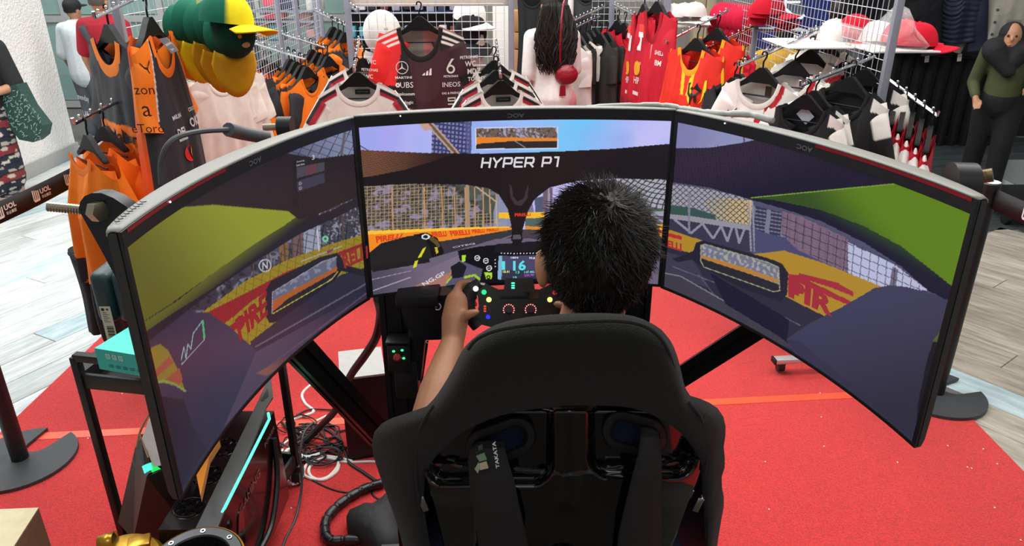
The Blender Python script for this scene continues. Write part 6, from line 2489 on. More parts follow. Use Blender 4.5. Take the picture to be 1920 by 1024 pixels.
# hose behind the left monitor and wrapped loom behind the right one
k = MB()
P = bez([at(302, 345, 1.36), at(301, 310, 1.36), at(312, 276, 1.36), at(336, 256, 1.38), at(380, 246, 1.42), at(432, 243, 1.46)], 10)
k.tube(P, 0.0055, 8)
k.tube(bez([at(428, 243, 1.455), at(455, 250, 1.5), at(500, 258, 1.55)], 8), 0.014, 10)
k.build('cable_loom', mat('dull_grey_hose', '#55585a', 0.5), label='grey cable loop with thick black sleeve above the left monitor', cat='cable')
k = MB()
P = bez([at(1100, 202, 1.72), at(1200, 198, 1.72), at(1250, 199, 1.70), at(1290, 206, 1.66), at(1345, 213, 1.6), at(1400, 214, 1.55), at(1450, 226, 1.5)], 14)
k.tube(P, [0.0075 * (1 if (i // 3) % 4 else 0.8) for i in range(len(P))], 10)
k.build('cable_loom', mat('pale_spiral_wrap', '#a8aaa2', 0.4), label='pale spiral wrapped loom above the right monitor', cat='cable')

# dark dolly and tray at far right
dl = thing('platform_dolly', 'black platform dolly with small casters at the right edge', 'dolly', gnd(1890, 405, 0.0))
p = gnd(1884, 420, 0.0)
k = MB()
k.box((p.x + 0.42, p.y + 0.18, 0.12), (0.9, 0.55, 0.05), bev=0.01)
k.build('deck', M_black, dl)
for dx, dy in ((0.0, 0.0), (0.78, 0.0), (0.0, 0.4), (0.78, 0.4)):
    k = MB()
    q = p + Vector((dx, dy, 0.04))
    k.tube([q - Vector((0.016, 0, 0)), q + Vector((0.016, 0, 0))], 0.04, 14)
    k.box(q + Z * 0.035, (0.03, 0.05, 0.03), bev=0.004)
    k.build('caster', M_black, dl)
tr = thing('display_tray', 'clear plastic display tray with small gifts beside the smiling person', 'tray', gnd(1912, 372))
p = gnd(1906, 376, 0.0)
k = MB()
k.box((p.x + 0.16, p.y + 0.06, 0.056), (0.34, 0.006, 0.10))
k.box((p.x - 0.01, p.y + 0.2, 0.056), (0.006, 0.28, 0.10))
k.box((p.x + 0.16, p.y + 0.2, 0.006), (0.34, 0.28, 0.006))
k.box((p.x + 0.16, p.y + 0.34, 0.11), (0.34, 0.006, 0.22))
k.build('tray', mat('frosted_acrylic', '#b9bfc0', 0.3, alpha=0.8), tr, smooth=False)
for i in range(6):
    k = MB()
    k.ell((p.x + 0.05 + 0.05 * i, p.y + 0.17 + 0.05 * (i % 2), 0.04), (0.022, 0.022, 0.03), n=10, m=8)
    k.build('trinket', mat('trinket_' + 'abc'[i % 3], ('#c9b36a', '#3d7f6a', '#d9d3c8')[i % 3], 0.4), tr)

# ------------------------------------------------------------------ display racks
M_rackpost = M_greymetal


def wire_panel(name, origin, ex, nx, z0, z1, parent, pitch=0.05, r=0.0017):
    """Welded wire panel: origin at one lower corner, ex = horizontal direction."""
    k = MB()
    ex = Vector(ex).normalized()
    W = nx * pitch
    for i in range(nx + 1):
        p = Vector(origin) + ex * (i * pitch)
        k.tube([p + Vector((0, 0, z0)), p + Vector((0, 0, z1))], r, 4, False)
    n = int((z1 - z0) / pitch)
    for j in range(n + 1):
        p = Vector(origin) + Vector((0, 0, z0 + j * pitch))
        k.tube([p, p + ex * W], r, 4, False)
    return k.build(name, M_wire, parent, kind='stuff')


def post(parent, x, y, w=0.032, z1=2.15, m=None):
    k = MB()
    k.box((x, y, z1 / 2), (w, w, z1), bev=0.004)
    return k.build('post', m or M_rackpost, parent)


def arm(parent, a, b, n=9):
    """Waterfall arm with little steel balls that keep the hangers apart."""
    a, b = Vector(a), Vector(b)
    k = MB()
    k.tube([a, b], 0.0075, 8)
    k.tube([b, b + (b - a).normalized() * 0.004 + Vector((0, 0, 0.022))], 0.006, 8)
    o = k.build('arm', M_chrome, parent)
    k = MB()
    for i in range(n):
        p = a.lerp(b, (i + 0.5) / n)
        k.tube([p, p + Vector((0, 0, 0.014))], 0.002, 5)
        k.ell(p + Vector((0, 0, 0.018)), 0.0062, n=8, m=6)
    s = k.build('stop_balls', M_chrome, parent, kind='stuff')
    s.parent = o
    s.matrix_parent_inverse = Matrix.Identity(4)
    return o


rl_ = thing('display_rack', 'grey wire display rack on the left with orange team wear', 'rack', (-1.6, 4.3, 0))
for y in (3.2, 4.67, 5.39, 5.85, 6.6):
    post(rl_, -1.6, y)
wire_panel('wire_panel', (-1.6, 3.24, 0), (0, 1, 0), 28, 0.25, 2.1, rl_)
wire_panel('wire_panel', (-1.6, 4.7, 0), (0, 1, 0), 13, 0.25, 1.9, rl_)
wire_panel('wire_panel', (-1.6, 5.42, 0), (0, 1, 0), 23, 0.25, 1.7, rl_)
rr_ = thing('display_rack', 'grey wire display rack on the right with black and white jerseys', 'rack', (1.6, 4.2, 0))
for y in (3.25, 5.1):
    post(rr_, 1.6, y)
wire_panel('wire_panel', (1.6, 3.29, 0), (0, 1, 0), 35, 0.25, 2.1, rr_)
wire_panel('wire_panel', (1.6, 5.14, 0), (0, 1, 0), 16, 0.9, 1.6, rr_)
rc_ = thing('display_rack', 'grey wire end panel rack facing the rig, maroon jersey on its middle', 'rack', (-0.47, 4.62, 0))
post(rc_, -0.96, 4.62)
post(rc_, 0.0, 4.62)
wire_panel('wire_panel', (-0.94, 4.62, 0), (1, 0, 0), 18, 0.25, 2.1, rc_)
k = MB()
k.box((-0.48, 4.66, 1.47), (0.96, 0.04, 0.07), bev=0.004)
k.build('top_beam', mat('cream_beam', '#d3c8bb', 0.5), rc_)
rb_ = thing('display_rack', 'grey wire rack farther back carrying red team wear', 'rack', (0.95, 6.2, 0))
post(rb_, 0.775, 6.05, 0.04)
post(rb_, 1.2, 6.05, 0.05)
wire_panel('wire_panel', (0.66, 6.4, 0), (1, 0, 0), 11, 0.4, 1.7, rb_)
k = MB()
k.cyl((0.455, 6.0, 0), (0.455, 6.0, 2.1), 0.022, n=12)
k.build('pole', M_white, rb_)

ARMS = {}
for key, par, (ax, ay, aY), (bx, by, bY), n in (
        ('R1', rr_, (1640, 106, 3.36), (1500, 161, 3.05), 6), ('R2', rr_, (1556, 50, 3.9), (1386, 123, 3.45), 9), ('R2b', rr_, (1548, 48, 4.1), (1440, 96, 3.75), 8), ('R3', rr_, (1412, 50, 5.0), (1305, 101, 4.5), 9), ('R4', rr_, (1366, 19, 5.25), (1248, 80, 4.65), 10),
        ('R5', rr_, (1658, 143, 3.36), (1757, 217, 3.12), 6), ('R6', rb_, (1132, 13, 6.0), (1077, 38, 5.7), 8), ('R7', rb_, (1124, 31, 6.0), (1071, 56, 5.6), 8), ('R8', rb_, (1150, 8, 6.0), (1192, 30, 5.6), 7),
        ('L1', rl_, (248, 0, 3.18), (178, 33, 2.88), 5), ('L2', rl_, (256, 172, 3.18), (139, 232, 2.72), 6), ('M1', rl_, (476, 81, 4.86), (573, 111, 4.6), 8), ('M2', rl_, (524, 62, 5.4), (612, 90, 5.1), 8),
        ('M3', rl_, (590, 20, 5.7), (648, 48, 5.35), 8), ('M4', rl_, (402, 276, 3.9), (446, 300, 3.7), 4), ('M5', rl_, (380, 20, 3.6), (430, 8, 3.35), 4), ('C1', rc_, (673, 72, 4.58), (664, 134, 3.7), 9), ('C2', rc_, (930, 76, 4.58), (939, 146, 3.75), 9), ('M6', rl_, (655, 11, 4.58), (672, 22, 4.4), 3)):
    ARMS[key] = (at(ax, ay, aY), at(bx, by, bY))
    arm(par, *ARMS[key], n)

# ------------------------------------------------------------------ garments and hangers
HANG = {}
M_hang = mat('hanger_black', '#0b0b0c', 0.55, spec=0.25)
Z0 = -0.115


def hanger(M, label):
    if not HANG:
        h = thing('clothes_hanger', label, 'hanger', M=M, group='black shop hangers')
        k = MB()
        k.tube(bez([(0, 0.0, -0.022), (0.013, 0, -0.012), (0.014, 0, 0.004), (0.002, 0, 0.012), (-0.012, 0, 0.004)][::-1] + [(0.004, 0, -0.035), (0, 0, -0.06)], 5) if False else
               bez([(-0.013, 0, -0.004), (-0.008, 0, 0.010), (0.004, 0, 0.012), (0.013, 0, 0.002), (0.009, 0, -0.018), (0, 0, -0.035), (0, 0, -0.07)], 5), 0.0042, 6)
        k.build('hook', M_hang, h, local=True)
        k = MB()
        pl = [(-0.014, -0.062), (0.014, -0.062), (0.045, -0.088), (0.085, -0.124), (0.135, -0.156), (0.138, -0.168), (0.13, -0.172), (0.05, -0.134), (-0.05, -0.134), (-0.13, -0.172), (-0.138, -0.168), (-0.135, -0.156), (-0.085, -0.124), (-0.045, -0.088)]
        m = len(pl)
        k.add([(x, -0.012, z) for x, z in pl] + [(x, 0.012, z) for x, z in pl], [list(range(m)), [m + i for i in range(m)][::-1]] + [[i, m + i, m + (i + 1) % m, (i + 1) % m] for i in range(m)])
        k.tube([(-0.13, 0, -0.195), (0.13, 0, -0.195)], 0.004, 6)
        k.build('shoulder_bar', M_hang, h, local=True, ang=50)
        HANG['o'] = h
        return h
    return dup(HANG['o'], M, label)


class Garment:
    def __init__(s, M, name, label, cat, col, w=0.225, L=0.70, hem=0.25, slope=0.055, neck=0.085, drop=0.10, bdrop=0.02, thick=0.055, sl=0.22, sa=28, sr=0.085, cuff=0.075,
                 ncol=None, nr=0.008, group=None, m=None, seed=0, fold=0.012, hang=True, hi=False, hood=None, puff=0):
        s.__dict__.update(locals())
        s.M = M
        s.t = thing(name, label, cat, M=M, group=group)
        s.rg = random.Random(seed * 7 + 3)
        s.ph = [s.rg.uniform(0, 6.28) for _ in range(6)]
        s.body()
        if hang:
            hanger(M @ Matrix.Scale(min(1.0, s.w / 0.21), 4), 'black hanger holding the ' + ' '.join(label.split()[:12]))

    def ztop(s, u, drop):
        sn = s.neck / s.w
        a = abs(u)
        if a < sn:
            return Z0 - drop * math.sqrt(max(0, 1 - (a / sn) ** 2))
        return Z0 - s.slope * ((a - sn) / (1 - sn)) ** 1.15

    def hw(s, t):
        return s.w + (s.hem - s.w) * t - 0.012 * math.sin(math.pi * min(1, t * 1.2))

    def fy(s, u, t, side):
        e = math.sqrt(max(0, 1 - u * u))
        f = s.fold * t * (math.sin(u * 8 + s.ph[0] + 1.2 * t) + 0.6 * math.sin(u * 15 + s.ph[1])) * e
        pf = s.puff * abs(math.sin(t * 34)) * e if s.puff else 0
        return side * (s.thick * e * (0.45 + 0.55 * min(1, t * 2.5)) + pf) + f + (0.004 * side)

    def pt(s, u, t, side):
        zt = s.ztop(u, s.drop if side < 0 else s.bdrop)
        z = zt + t * (Z0 - s.L - 0.015 * math.sin(u * 5 + s.ph[2]) - zt)
        return Vector((u * s.hw(t), s.fy(u, t, side) if abs(u) < 0.999 else 0, z))

    def on(s, x, z, lift=0.004):
        """point on the front of the garment at local x, z"""
        t = max(0.02, min(1, (Z0 - z) / s.L))
        for _ in range(3):
            u = max(-0.97, min(0.97, x / s.hw(t)))
            zt = s.ztop(u, s.drop)
            t = max(0.0, min(1, (zt - z) / (zt - Z0 + s.L)))
        return Vector((x, s.fy(u, t, -1) - lift, z))

    def body(s):
        U = np.linspace(-1, 1, 95 if s.hi else 37)
        T = np.linspace(0, 1, 110 if s.hi else 40)
        k = MB()
        for side, part in ((-1, 'front'), (1, 'back')):
            rows, cc = [], []
            for t in T:
                rows.append([s.pt(u, t, side) for u in (U if side < 0 else U[::-1])])
                cc.append([s.col(part, u, t, p.x, p.z) for u, p in zip((U if side < 0 else U[::-1]), rows[-1])])
            k.grid(rows, cc)
        k.build('body', s.m or M_sport, s.t, local=True, ang=70)
        if s.sl:
            for sg in (-1, 1):
                k = MB()
                a = R(s.sa)
                d = Vector((sg * math.sin(a), -0.05, -math.cos(a)))
                nrm = Vector((sg * math.cos(a), 0, math.sin(a)))
                tip = Vector((sg * (s.w - 0.006), 0, Z0 - s.slope))
                base = tip - nrm * s.sr - d * 0.03
                n = 44 if s.hi else 20
                rows, cc = [], []
                N = 16 if not s.hi else 30
                for i in range(N + 1):
                    q = i / N
                    rr = s.sr + (s.cuff - s.sr) * q
                    dp = 0.034 * min(1, 0.25 + q * 3.0) * (1 - 0.25 * q)
                    c = base + d * (s.sl + 0.03) * q + Vector((0, 0.010 * math.sin(q * 5 + s.ph[3]), 0)) * q
                    row, col = [], []
                    for j in range(n):
                        an = 2 * math.pi * j / n
                        wv = 1 + 0.07 * q * math.sin(3 * an + s.ph[4] + 2 * q)
                        p = c + nrm * (math.cos(an) * rr * wv) + Vector((0, math.sin(an) * dp * (wv + 0.12 * math.sin(q * 9 + an + s.ph[5])), 0))
                        row.append(p)
                        col.append(s.col('sleeveL' if sg < 0 else 'sleeveR', math.cos(an), q, p.x, p.z))
                    rows.append(row)
                    cc.append(col)
                k.grid(rows, cc, close=True)
                k.build('sleeve', s.m or M_sport, s.t, local=True, ang=75)
        if s.ncol:
            k = MB()
            sn = s.neck / s.w
            us = np.linspace(-sn * 1.03, sn * 1.03, 31)
            for side in (-1, 1):
                P = []
                for u in us:
                    row = []
                    for q in (0.0, 0.5, 1.0):
                        a0 = s.pt(u, 0.0, side)
                        w_ = u * (1 + 0.9 * q * s.nr / s.neck * 2)
                        b0 = s.pt(max(-1, min(1, w_)), 0.0, side)
                        z = a0.z - 2.2 * s.nr * q
                        row.append(Vector((a0.x + (1.6 * s.nr * q) * (u / sn), b0.y * 0.5 + s.fy(u, 0.02 + 0.03 * q, side) * 0.5 + side * (0.004 + 0.002 * math.sin(q * 3.14)), max(z, a0.z - 2.2 * s.nr * q) + (1.6 * s.nr * q) * abs(u / sn) ** 3)))
                    P.append(row)
                k.grid(P, s.ncol)
            k.build('collar', s.m or M_sport, s.t, local=True, ang=75)
        if s.hood:
            k = MB()
            k.ell((0, 0.05, Z0 - 0.02), (0.12, 0.07, 0.10), n=18, m=12, col=s.hood)
            k.build('hood', s.m or M_sport, s.t, local=True)

    def text(s, body, x, z, size, col, sx=1.0, rot=0.0, bold=0.02, name='print', shear=0.0):
        vs, fs = text2d(body, size, bold, sx, shear)
        ca, sa = math.cos(rot), math.sin(rot)
        k = MB()
        k.add([s.on(x + a * ca - b * sa, z + a * sa + b * ca) for a, b in vs], fs, col)
        k.build(name, M_print, s.t, local=True, smooth=False)

    def shape(s, polys, x, z, sc, col, name='emblem'):
        k = MB()
        for P in polys:
            c = col
            if isinstance(P, tuple):
                P, c = P
            n = len(P)
            lift = 0.004 if c == col else 0.0055
            k.add([s.on(x + a * sc, z + b * sc, lift) for a, b in P], [list(range(n))], c)
        k.build(name, M_print, s.t, local=True, smooth=False)


def ring(r0, r1, n=24):
    out = []
    for i in range(n):
        a, b = 6.2832 * i / n, 6.2832 * (i + 1) / n
        out.append([(r0 * math.cos(a), r0 * math.sin(a)), (r1 * math.cos(a), r1 * math.sin(a)), (r1 * math.cos(b), r1 * math.sin(b)), (r0 * math.cos(b), r0 * math.sin(b))])
    return out


def disc(r, n=20, cx=0, cy=0, ry=None):
    return [(cx + r * math.cos(6.2832 * i / n), cy + (ry or r) * math.sin(6.2832 * i / n)) for i in range(n)]


STAR = ring(0.88, 1.0) + [[(0.9 * math.cos(a), 0.9 * math.sin(a)), (0.13 * math.cos(a + 1.05), 0.13 * math.sin(a + 1.05)), (0, 0), (0.13 * math.cos(a - 1.05), 0.13 * math.sin(a - 1.05))] for a in (1.5708, 3.665, 5.76)]
BARS = [[(-1 + 0.7 * i, -0.6), (-0.45 + 0.7 * i, -0.6), (-0.15 + 0.7 * i - 0.25, -0.6 + 0.55 + 0.45 * i), (-0.70 + 0.7 * i - 0.05, -0.6 + 0.35 + 0.45 * i)] for i in range(3)]
DROP = [[(-0.45, 0.05), (-0.2, 0.5), (0.15, 1.0), (0.5, 1.0), (0.35, 0.85), (0.1, 0.5), (-0.1, 0.1)]] + [[(a[0] * 0.55, a[1] * 0.55 - 0.3) for a in q] for q in ring(0.6, 1.0)]
HORSE = [(-0.3, -0.75), (-0.18, -0.75), (-0.1, -0.35), (0.1, -0.1), (0.2, -0.5), (0.35, -0.55), (0.3, -0.05), (0.42, 0.2), (0.5, 0.1), (0.55, 0.3), (0.35, 0.5), (0.2, 0.75), (0.1, 0.55), (0.0, 0.4), (-0.35, 0.45), (-0.5, 0.25), (-0.25, 0.25), (-0.15, 0.1), (-0.3, -0.05), (-0.5, 0.0), (-0.62, 0.5), (-0.5, 0.7), (-0.75, 0.6), (-0.65, -0.1), (-0.35, -0.3)]
SHIELD = [(-0.75, 0.95), (0.75, 0.95), (0.8, 0.4), (0.6, -0.4), (0, -1.1), (-0.6, -0.4), (-0.8, 0.4)]
CAT = [(-1.0, 0.6), (-0.75, 0.55), (-0.3, 0.0), (0.3, -0.15), (0.9, 0.4), (1.05, 0.75), (0.9, 0.7), (0.6, 0.35), (0.45, 0.1), (0.3, -0.4), (0.5, -0.9), (0.35, -0.95), (0.0, -0.45), (-0.4, -0.2), (-0.75, 0.3)]


def G(px, py, Y, th, label, name='t_shirt', cat='shirt', col=None, sc=1.0, **kw):
    M = Matrix.Translation(at(px, py, Y)) @ Matrix.Rotation(R(th), 4, 'Z') @ Matrix.Scale(sc, 4)
    kw.setdefault('seed', int(px))
    return Garment(M, name, label, cat, col if callable(col) else (lambda p, u, t, x, z, c=col: c), **kw)


# maroon and red team jersey, middle of the end panel
def c_maroon(p, u, t, x, z):
    zz = z - Z0
    if p == 'sleeveL':
        return '#e6221f' if t < 0.93 else '#c01c1c'
    if p == 'sleeveR':
        return '#1a1214' if t > 0.78 else '#3c1a22'
    if p == 'back':
        return '#9b9186' if x < 0.01 else '#d98a80'
    # shoulder stripes
    if abs(x) > 0.112 and p == 'front' and t * 0.74 < 0.085:
        q = t * 0.74 / 0.015
        if 0.35 < q and int(q + 0.65) % 2 == 1:
            return '#e8ddd0'
        return '#e3262a' if x < 0 else '#1a1214'
    if x < -0.105 - 0.22 * max(0, -zz - 0.12) and zz > -0.30:
        return '#de2326'
    if x < -0.13 + 0.3 * (zz + 0.55) and zz < -0.40:
        return '#d9d0c6'
    w = math.sin(7 * x + 9 * zz + 1) + 0.7 * math.sin(13 * x - 11 * zz)
    if (x < -0.02 and zz < -0.24 and w > 0.3) or (x > 0.10 and w > 0.9) or (zz < -0.40 and w > 0.6 and x < 0.08):
        return '#1d1416'
    if x < -0.05 - 0.3 * (zz + 0.3) * 0.5 and zz > -0.42:
        return '#1f1417'
    return '#3f1a23'


mj = G(785, 8, 4.2, 4, 'maroon and bright red racing jersey with cream shoulder stripes, facing the rig', 'jersey', 'jersey', c_maroon, hi=True, L=0.74, w=0.235, hem=0.262, sl=0.24, sa=20, ncol='#141214', nr=0.013, drop=0.15, neck=0.10, thick=0.06)
mj.shape(STAR, -0.105, Z0 - 0.205, 0.034, '#cfc6c2')
mj.text('MARTINI', -0.10, Z0 - 0.258, 0.018, '#d9cfc9', sx=1.3)
mj.text('UBS', -0.085, Z0 - 0.298, 0.043, '#e0d6d0', bold=0.0)
mj.shape(ring(0.3, 1.0, 6), -0.133, Z0 - 0.297, 0.014, '#e0d6d0')
mj.text('Qualcomm', -0.10, Z0 - 0.345, 0.023, '#d9cfc9', sx=1.1)
mj.text('spinlogic', -0.095, Z0 - 0.39, 0.024, '#d9cfc9')
mj.text('signify', -0.095, Z0 - 0.432, 0.026, '#d9cfc9')
mj.shape(BARS, 0.028, Z0 - 0.232, 0.026, '#e0d6d0')
mj.shape(DROP, 0.158, Z0 - 0.205, 0.042, '#d6ccc6')
mj.text('PETRONAS', 0.158, Z0 - 0.255, 0.016, '#d9cfc9')
mj.text('INEOS', 0.158, Z0 - 0.300, 0.036, '#cfc4be', bold=0.01)
mj.text('G42 & FRIENDS', 0.158, Z0 - 0.345, 0.016, '#d9cfc9')
mj.shape([[(-1, 1), (1, 1), (1, 0.7), (-1, 0.7)], [(-1, 0.3), (1, 0.3), (1, 0), (-1, 0)], [(-1, -0.5), (1, -0.5), (1, -0.85), (-1, -0.85)], [(-1, 1), (-0.7, 1), (-0.7, 0), (-1, 0)], [(0.7, 1), (1, 1), (1, -0.85), (0.7, -0.85)]], 0.158, Z0 - 0.39, 0.022, '#cfc4be')
sl = [o for o in mj.t.children if o.name.startswith('sleeve')]
for sg, rows in ((1, (('PETRONAS', 0.022, -0.10), ('WC.', 0.038, -0.135), ('MDZ', 0.038, -0.175), ('TOMMY', 0.03, -0.215))), (-1, (('WC', 0.03, -0.12), ('PETRONAS', 0.020, -0.16), ('IWC', 0.03, -0.195), ('TRAXPAY', 0.020, -0.23)))):
    k = MB()
    for body, size, dz in rows:
        vs, fs = text2d(body, size, 0.02)
        a = R(20)
        ox = sg * (0.235 + math.sin(a) * (-dz - 0.03))
        k.add([(ox + x * 0.9, -0.047 - 0.0, Z0 - 0.055 + dz + y + 0.2 * x * (1 if sg > 0 else -1) * 0.3) for x, y in vs], fs, '#e0d6d0')
    k.build('sleeve_print', M_print, mj.t, local=True, smooth=False, kind='stuff')


# white tees with black and red shoulder lines
def c_wtee(p, u, t, x, z):
    zz = z - Z0
    if p == 'back':
        return '#dcd7cf'
    if p.startswith('sleeve'):
        if u > 0.35 and 0.02 < t < 0.8:
            return '#e8e2da' if u > 0.92 else ('#1c1c1e' if u > 0.66 else '#a31d2e')
        return '#ded7cd'
    d = -t * 0.66
    if abs(x) > 0.108 and d > -0.050:
        return '#e9e4dc' if d > -0.014 else ('#1c1c1e' if d > -0.032 else '#a31d2e')
    return '#e2dbd1'


for i, (px, py, Y, th, lab) in enumerate(((679, 88, 4.2, 0, 'white tee with black and red shoulder lines, behind another left of maroon jersey'), (668, 112, 3.8, 3, 'front white tee with black and red shoulder lines, left of the maroon jersey'),
                                          (926, 92, 4.25, 12, 'white tee with black and red shoulder lines, rearmost right of maroon jersey'), (930, 110, 4.05, 12, 'white tee with black and red shoulder lines, middle one right of maroon jersey'), (939, 128, 3.85, 10, 'front white tee with black and red shoulder lines, right of maroon jersey'))):
    g = G(px, py, Y, th, lab, 't_shirt', 'shirt', c_wtee, hi=True, w=0.205, L=0.66, hem=0.235, sl=0.20, sa=34, ncol='#ebe6de', nr=0.011, drop=0.085, neck=0.095, sr=0.08, slope=0.06)
    g.shape([[(-1, 0.5), (1, 0.5), (1, -0.5), (-1, -0.5)]], 0.0, Z0 - 0.04, 0.001, '#1b2326')
    k = MB()
    k.box((0.015, g.fy(0, 0.05, 1) - 0.012, Z0 - 0.045), (0.075, 0.002, 0.024), col='#1b2326')
    k.build('neck_label', M_print, g.t, local=True)
    k = MB()
    letter(k, 'TEAM WEAR', Matrix(((1, 0, 0, 0.015), (0, 0, -1, g.fy(0, 0.05, 1) - 0.0135), (0, 1, 0, Z0 - 0.045), (0, 0, 0, 1))), 0.010, col='#8fa09c')
    k.build('neck_print', M_print, g.t, local=True, smooth=False)
    if i in (1, 4):
        g.shape(STAR, -0.02 if i == 1 else -0.03, Z0 - 0.225, 0.028, '#4a4a4c')
        g.text('WC', -0.215, Z0 - 0.235, 0.03, '#3a3a3c')


# McLaren-style orange and anthracite shirts, left
OR, AN = '#ef7a14', '#2d2e33'


def c_ml1(p, u, t, x, z):
    zz = z - Z0
    if p.startswith('sleeve'):
        return AN
    if p == 'back':
        return '#c8531a'
    if zz < -0.33 - 0.25 * max(0, (0.0 - x) - 0.12) and x > -0.15:
        return OR
    return AN


g = G(197, 14, 3.08, -40, 'anthracite polo with orange collar and lettered orange belly, by the white wall', 'polo_shirt', 'shirt', c_ml1, hi=True, L=0.76, w=0.22, hem=0.24, sl=0.30, sa=16, ncol=OR, nr=0.022, drop=0.10, neck=0.09)
g.text('McLaren', 0.02, Z0 - 0.38, 0.085, '#231a16', shear=0.2, sx=0.95)
g.text('FORMULA 1 TEAM', 0.03, Z0 - 0.44, 0.022, '#5a3212')
g.shape([(disc(1.0, 20, -0.5), '#d8201c'), (disc(1.0, 20, 0.5), '#f2a01a')], 0.12, Z0 - 0.60, 0.03, '#231a16')
k = MB()
letter(k, 'monday', Matrix(((1, 0, 0, -0.285), (0, 0, -1, -0.05), (0, 1, 0, Z0 - 0.26), (0, 0, 0, 1))), 0.035, col='#d8d8dc')
letter(k, 'LAB', Matrix(((1, 0, 0, -0.295), (0, 0, -1, -0.05), (0, 1, 0, Z0 - 0.33), (0, 0, 0, 1))), 0.035, col='#d8d8dc')
k.build('sleeve_print', M_print, g.t, local=True, smooth=False, kind='stuff')


def c_ml2(p, u, t, x, z):
    zz = z - Z0
    if p.startswith('sleeve'):
        return OR
    if p == 'back':
        return '#d8602a'
    e = 0.115 + 0.22 * max(0, -zz - 0.06)
    if abs(x) > e and zz > -0.30:
        return OR
    if abs(x) > e - 0.006 and zz > -0.30:
        return '#d9d6d0'
    if zz < -0.02 and abs(x) < 0.5:
        return AN
    return OR


g2 = G(271, 0, 2.9, 92, 'anthracite jersey with long bright orange raglan sleeves and pale side piping', 'jersey', 'jersey', c_ml2, hi=True, L=0.88, w=0.20, hem=0.27, sl=0.27, sa=14, sr=0.09, cuff=0.085, ncol=OR, nr=0.015, drop=0.13, neck=0.085, thick=0.07, fold=0.02)
for body, x, z, s_ in (('MAILING', -0.06, -0.30, 0.022), ('DELL', -0.05, -0.36, 0.042), ('technologies', -0.05, -0.385, 0.018), ('OKX', 0.10, -0.35, 0.05), ('CISCO', 0.09, -0.30, 0.02)):
    g2.text(body, x, Z0 + z, s_, '#dcdce0', bold=0.03)
g2.shape([(disc(1.0, 20, -0.5), '#d8201c'), (disc(1.0, 20, 0.5), '#f2a01a')], -0.03, Z0 - 0.445, 0.032, '#d8201c')
g2.shape([CAT], -0.165, Z0 - 0.10, 0.028, '#2a1c14')
k = MB()
for i, (b_, s_) in enumerate((('zon', 0.05), ('a', 0.08), ('eToro', 0.045))):
    letter(k, b_, Matrix(((0, 0, -1, -0.236 - 0.017 * i), (-1, 0, 0, -0.04), (0, 1, 0, Z0 - 0.17 - 0.065 * i), (0, 0, 0, 1))), s_, col='#3a1d12')
k.build('sleeve_print', M_print, g2.t, local=True, smooth=False, kind='stuff')
tg = thing('price_tag', 'grey folded price tag hanging on the orange sleeved jersey', 'tag', at(315, 90, 2.85))
k = MB()
q = [at(297, 73, 2.86), at(312, 70, 2.86), at(334, 95, 2.84), at(322, 101, 2.84)]
k.add(q + [p + Vector((0, 0.004, 0)) for p in q], [[3, 2, 1, 0], [4, 5, 6, 7]] + [[i, (i + 1) % 4, 4 + (i + 1) % 4, 4 + i] for i in range(4)])
k.build('card', mat('grey_tag', '#6d7075', 0.5), tg, smooth=False)
k = MB()
q = [at(309, 83, 2.84), at(320, 78, 2.84), at(322, 82, 2.84), at(312, 87, 2.84)]
k.add(q, [[3, 2, 1, 0]])
q = [at(318, 92, 2.835), at(327, 90, 2.835), at(324, 96, 2.835)]
k.add(q, [[2, 1, 0]])
k.build('tag_mark', M_white, tg, smooth=False, kind='stuff')


def c_coat(p, u, t, x, z):
    zz = z - Z0
    if p.startswith('sleeve'):
        return OR if t < 0.92 else AN
    if x < -0.06 - 0.35 * max(0, -zz - 0.42) - (0.3 if zz > -0.40 else 0):
        return '#232327'
    if zz < -0.80:
        return '#1e1d20'
    return OR


for px, py, Y, th, L, lab in ((158, 226, 2.62, -40, 0.49, 'bright orange team jacket nearest the barrier belt, black trousers below it'), (190, 212, 2.84, -30, 0.43, 'bright orange team jacket with draped sleeve, behind the one by barrier belt')):
    g = G(px, py, Y, th, lab, 'jacket', 'jacket', c_coat, hi=True, L=L, w=0.17, hem=0.20, sl=0.34 if px > 170 else 0.30, sa=22 if px > 170 else 8, sr=0.085, cuff=0.07, ncol=OR, nr=0.016, drop=0.05, neck=0.07, thick=0.09, fold=0.03, slope=0.07)
    if px > 170:
        g.text('zuru', 0.11, Z0 - 0.36, 0.05, '#6d6d72')


def trousers(px, py, Y, th, label, col, L=0.95, w=0.17, group=None, m=None):
    M = Matrix.Translation(at(px, py, Y)) @ Matrix.Rotation(R(th), 4, 'Z')
    t = thing('trousers', label, 'trousers', M=M, group=group)
    for sg in (-1, 1):
        k = MB()
        rows = []
        for i in range(15):
            q = i / 14
            c = Vector((sg * w * (0.46 + 0.05 * q), 0.006 * math.sin(5 * q + sg), -q * L))
            row = []
            for j in range(18):
                an = 6.2832 * j / 18
                wv = 1 + 0.13 * math.sin(4 * an + sg) * min(1, q * 3)
                row.append(c + Vector((math.cos(an) * w * (0.54 - 0.10 * q) * wv, math.sin(an) * 0.045 * wv, 0)))
            rows.append(row)
        k.grid(rows, close=True)
        k.f += [list(range(18)), [14 * 18 + j for j in range(18)][::-1]]
        k.build('trouser_leg', m or mat('cloth_' + col[1:], col, 0.85, bump=0.3, bscale=120), t, local=True, ang=75)
    k = MB()
    k.tube([(math.cos(a) * w, math.sin(a) * 0.05, -0.012) for a in np.linspace(0, 6.2832, 25)], 0.012, 6, False)
    k.build('waistband', m or mat('cloth_' + col[1:], col), t, local=True)
    return t


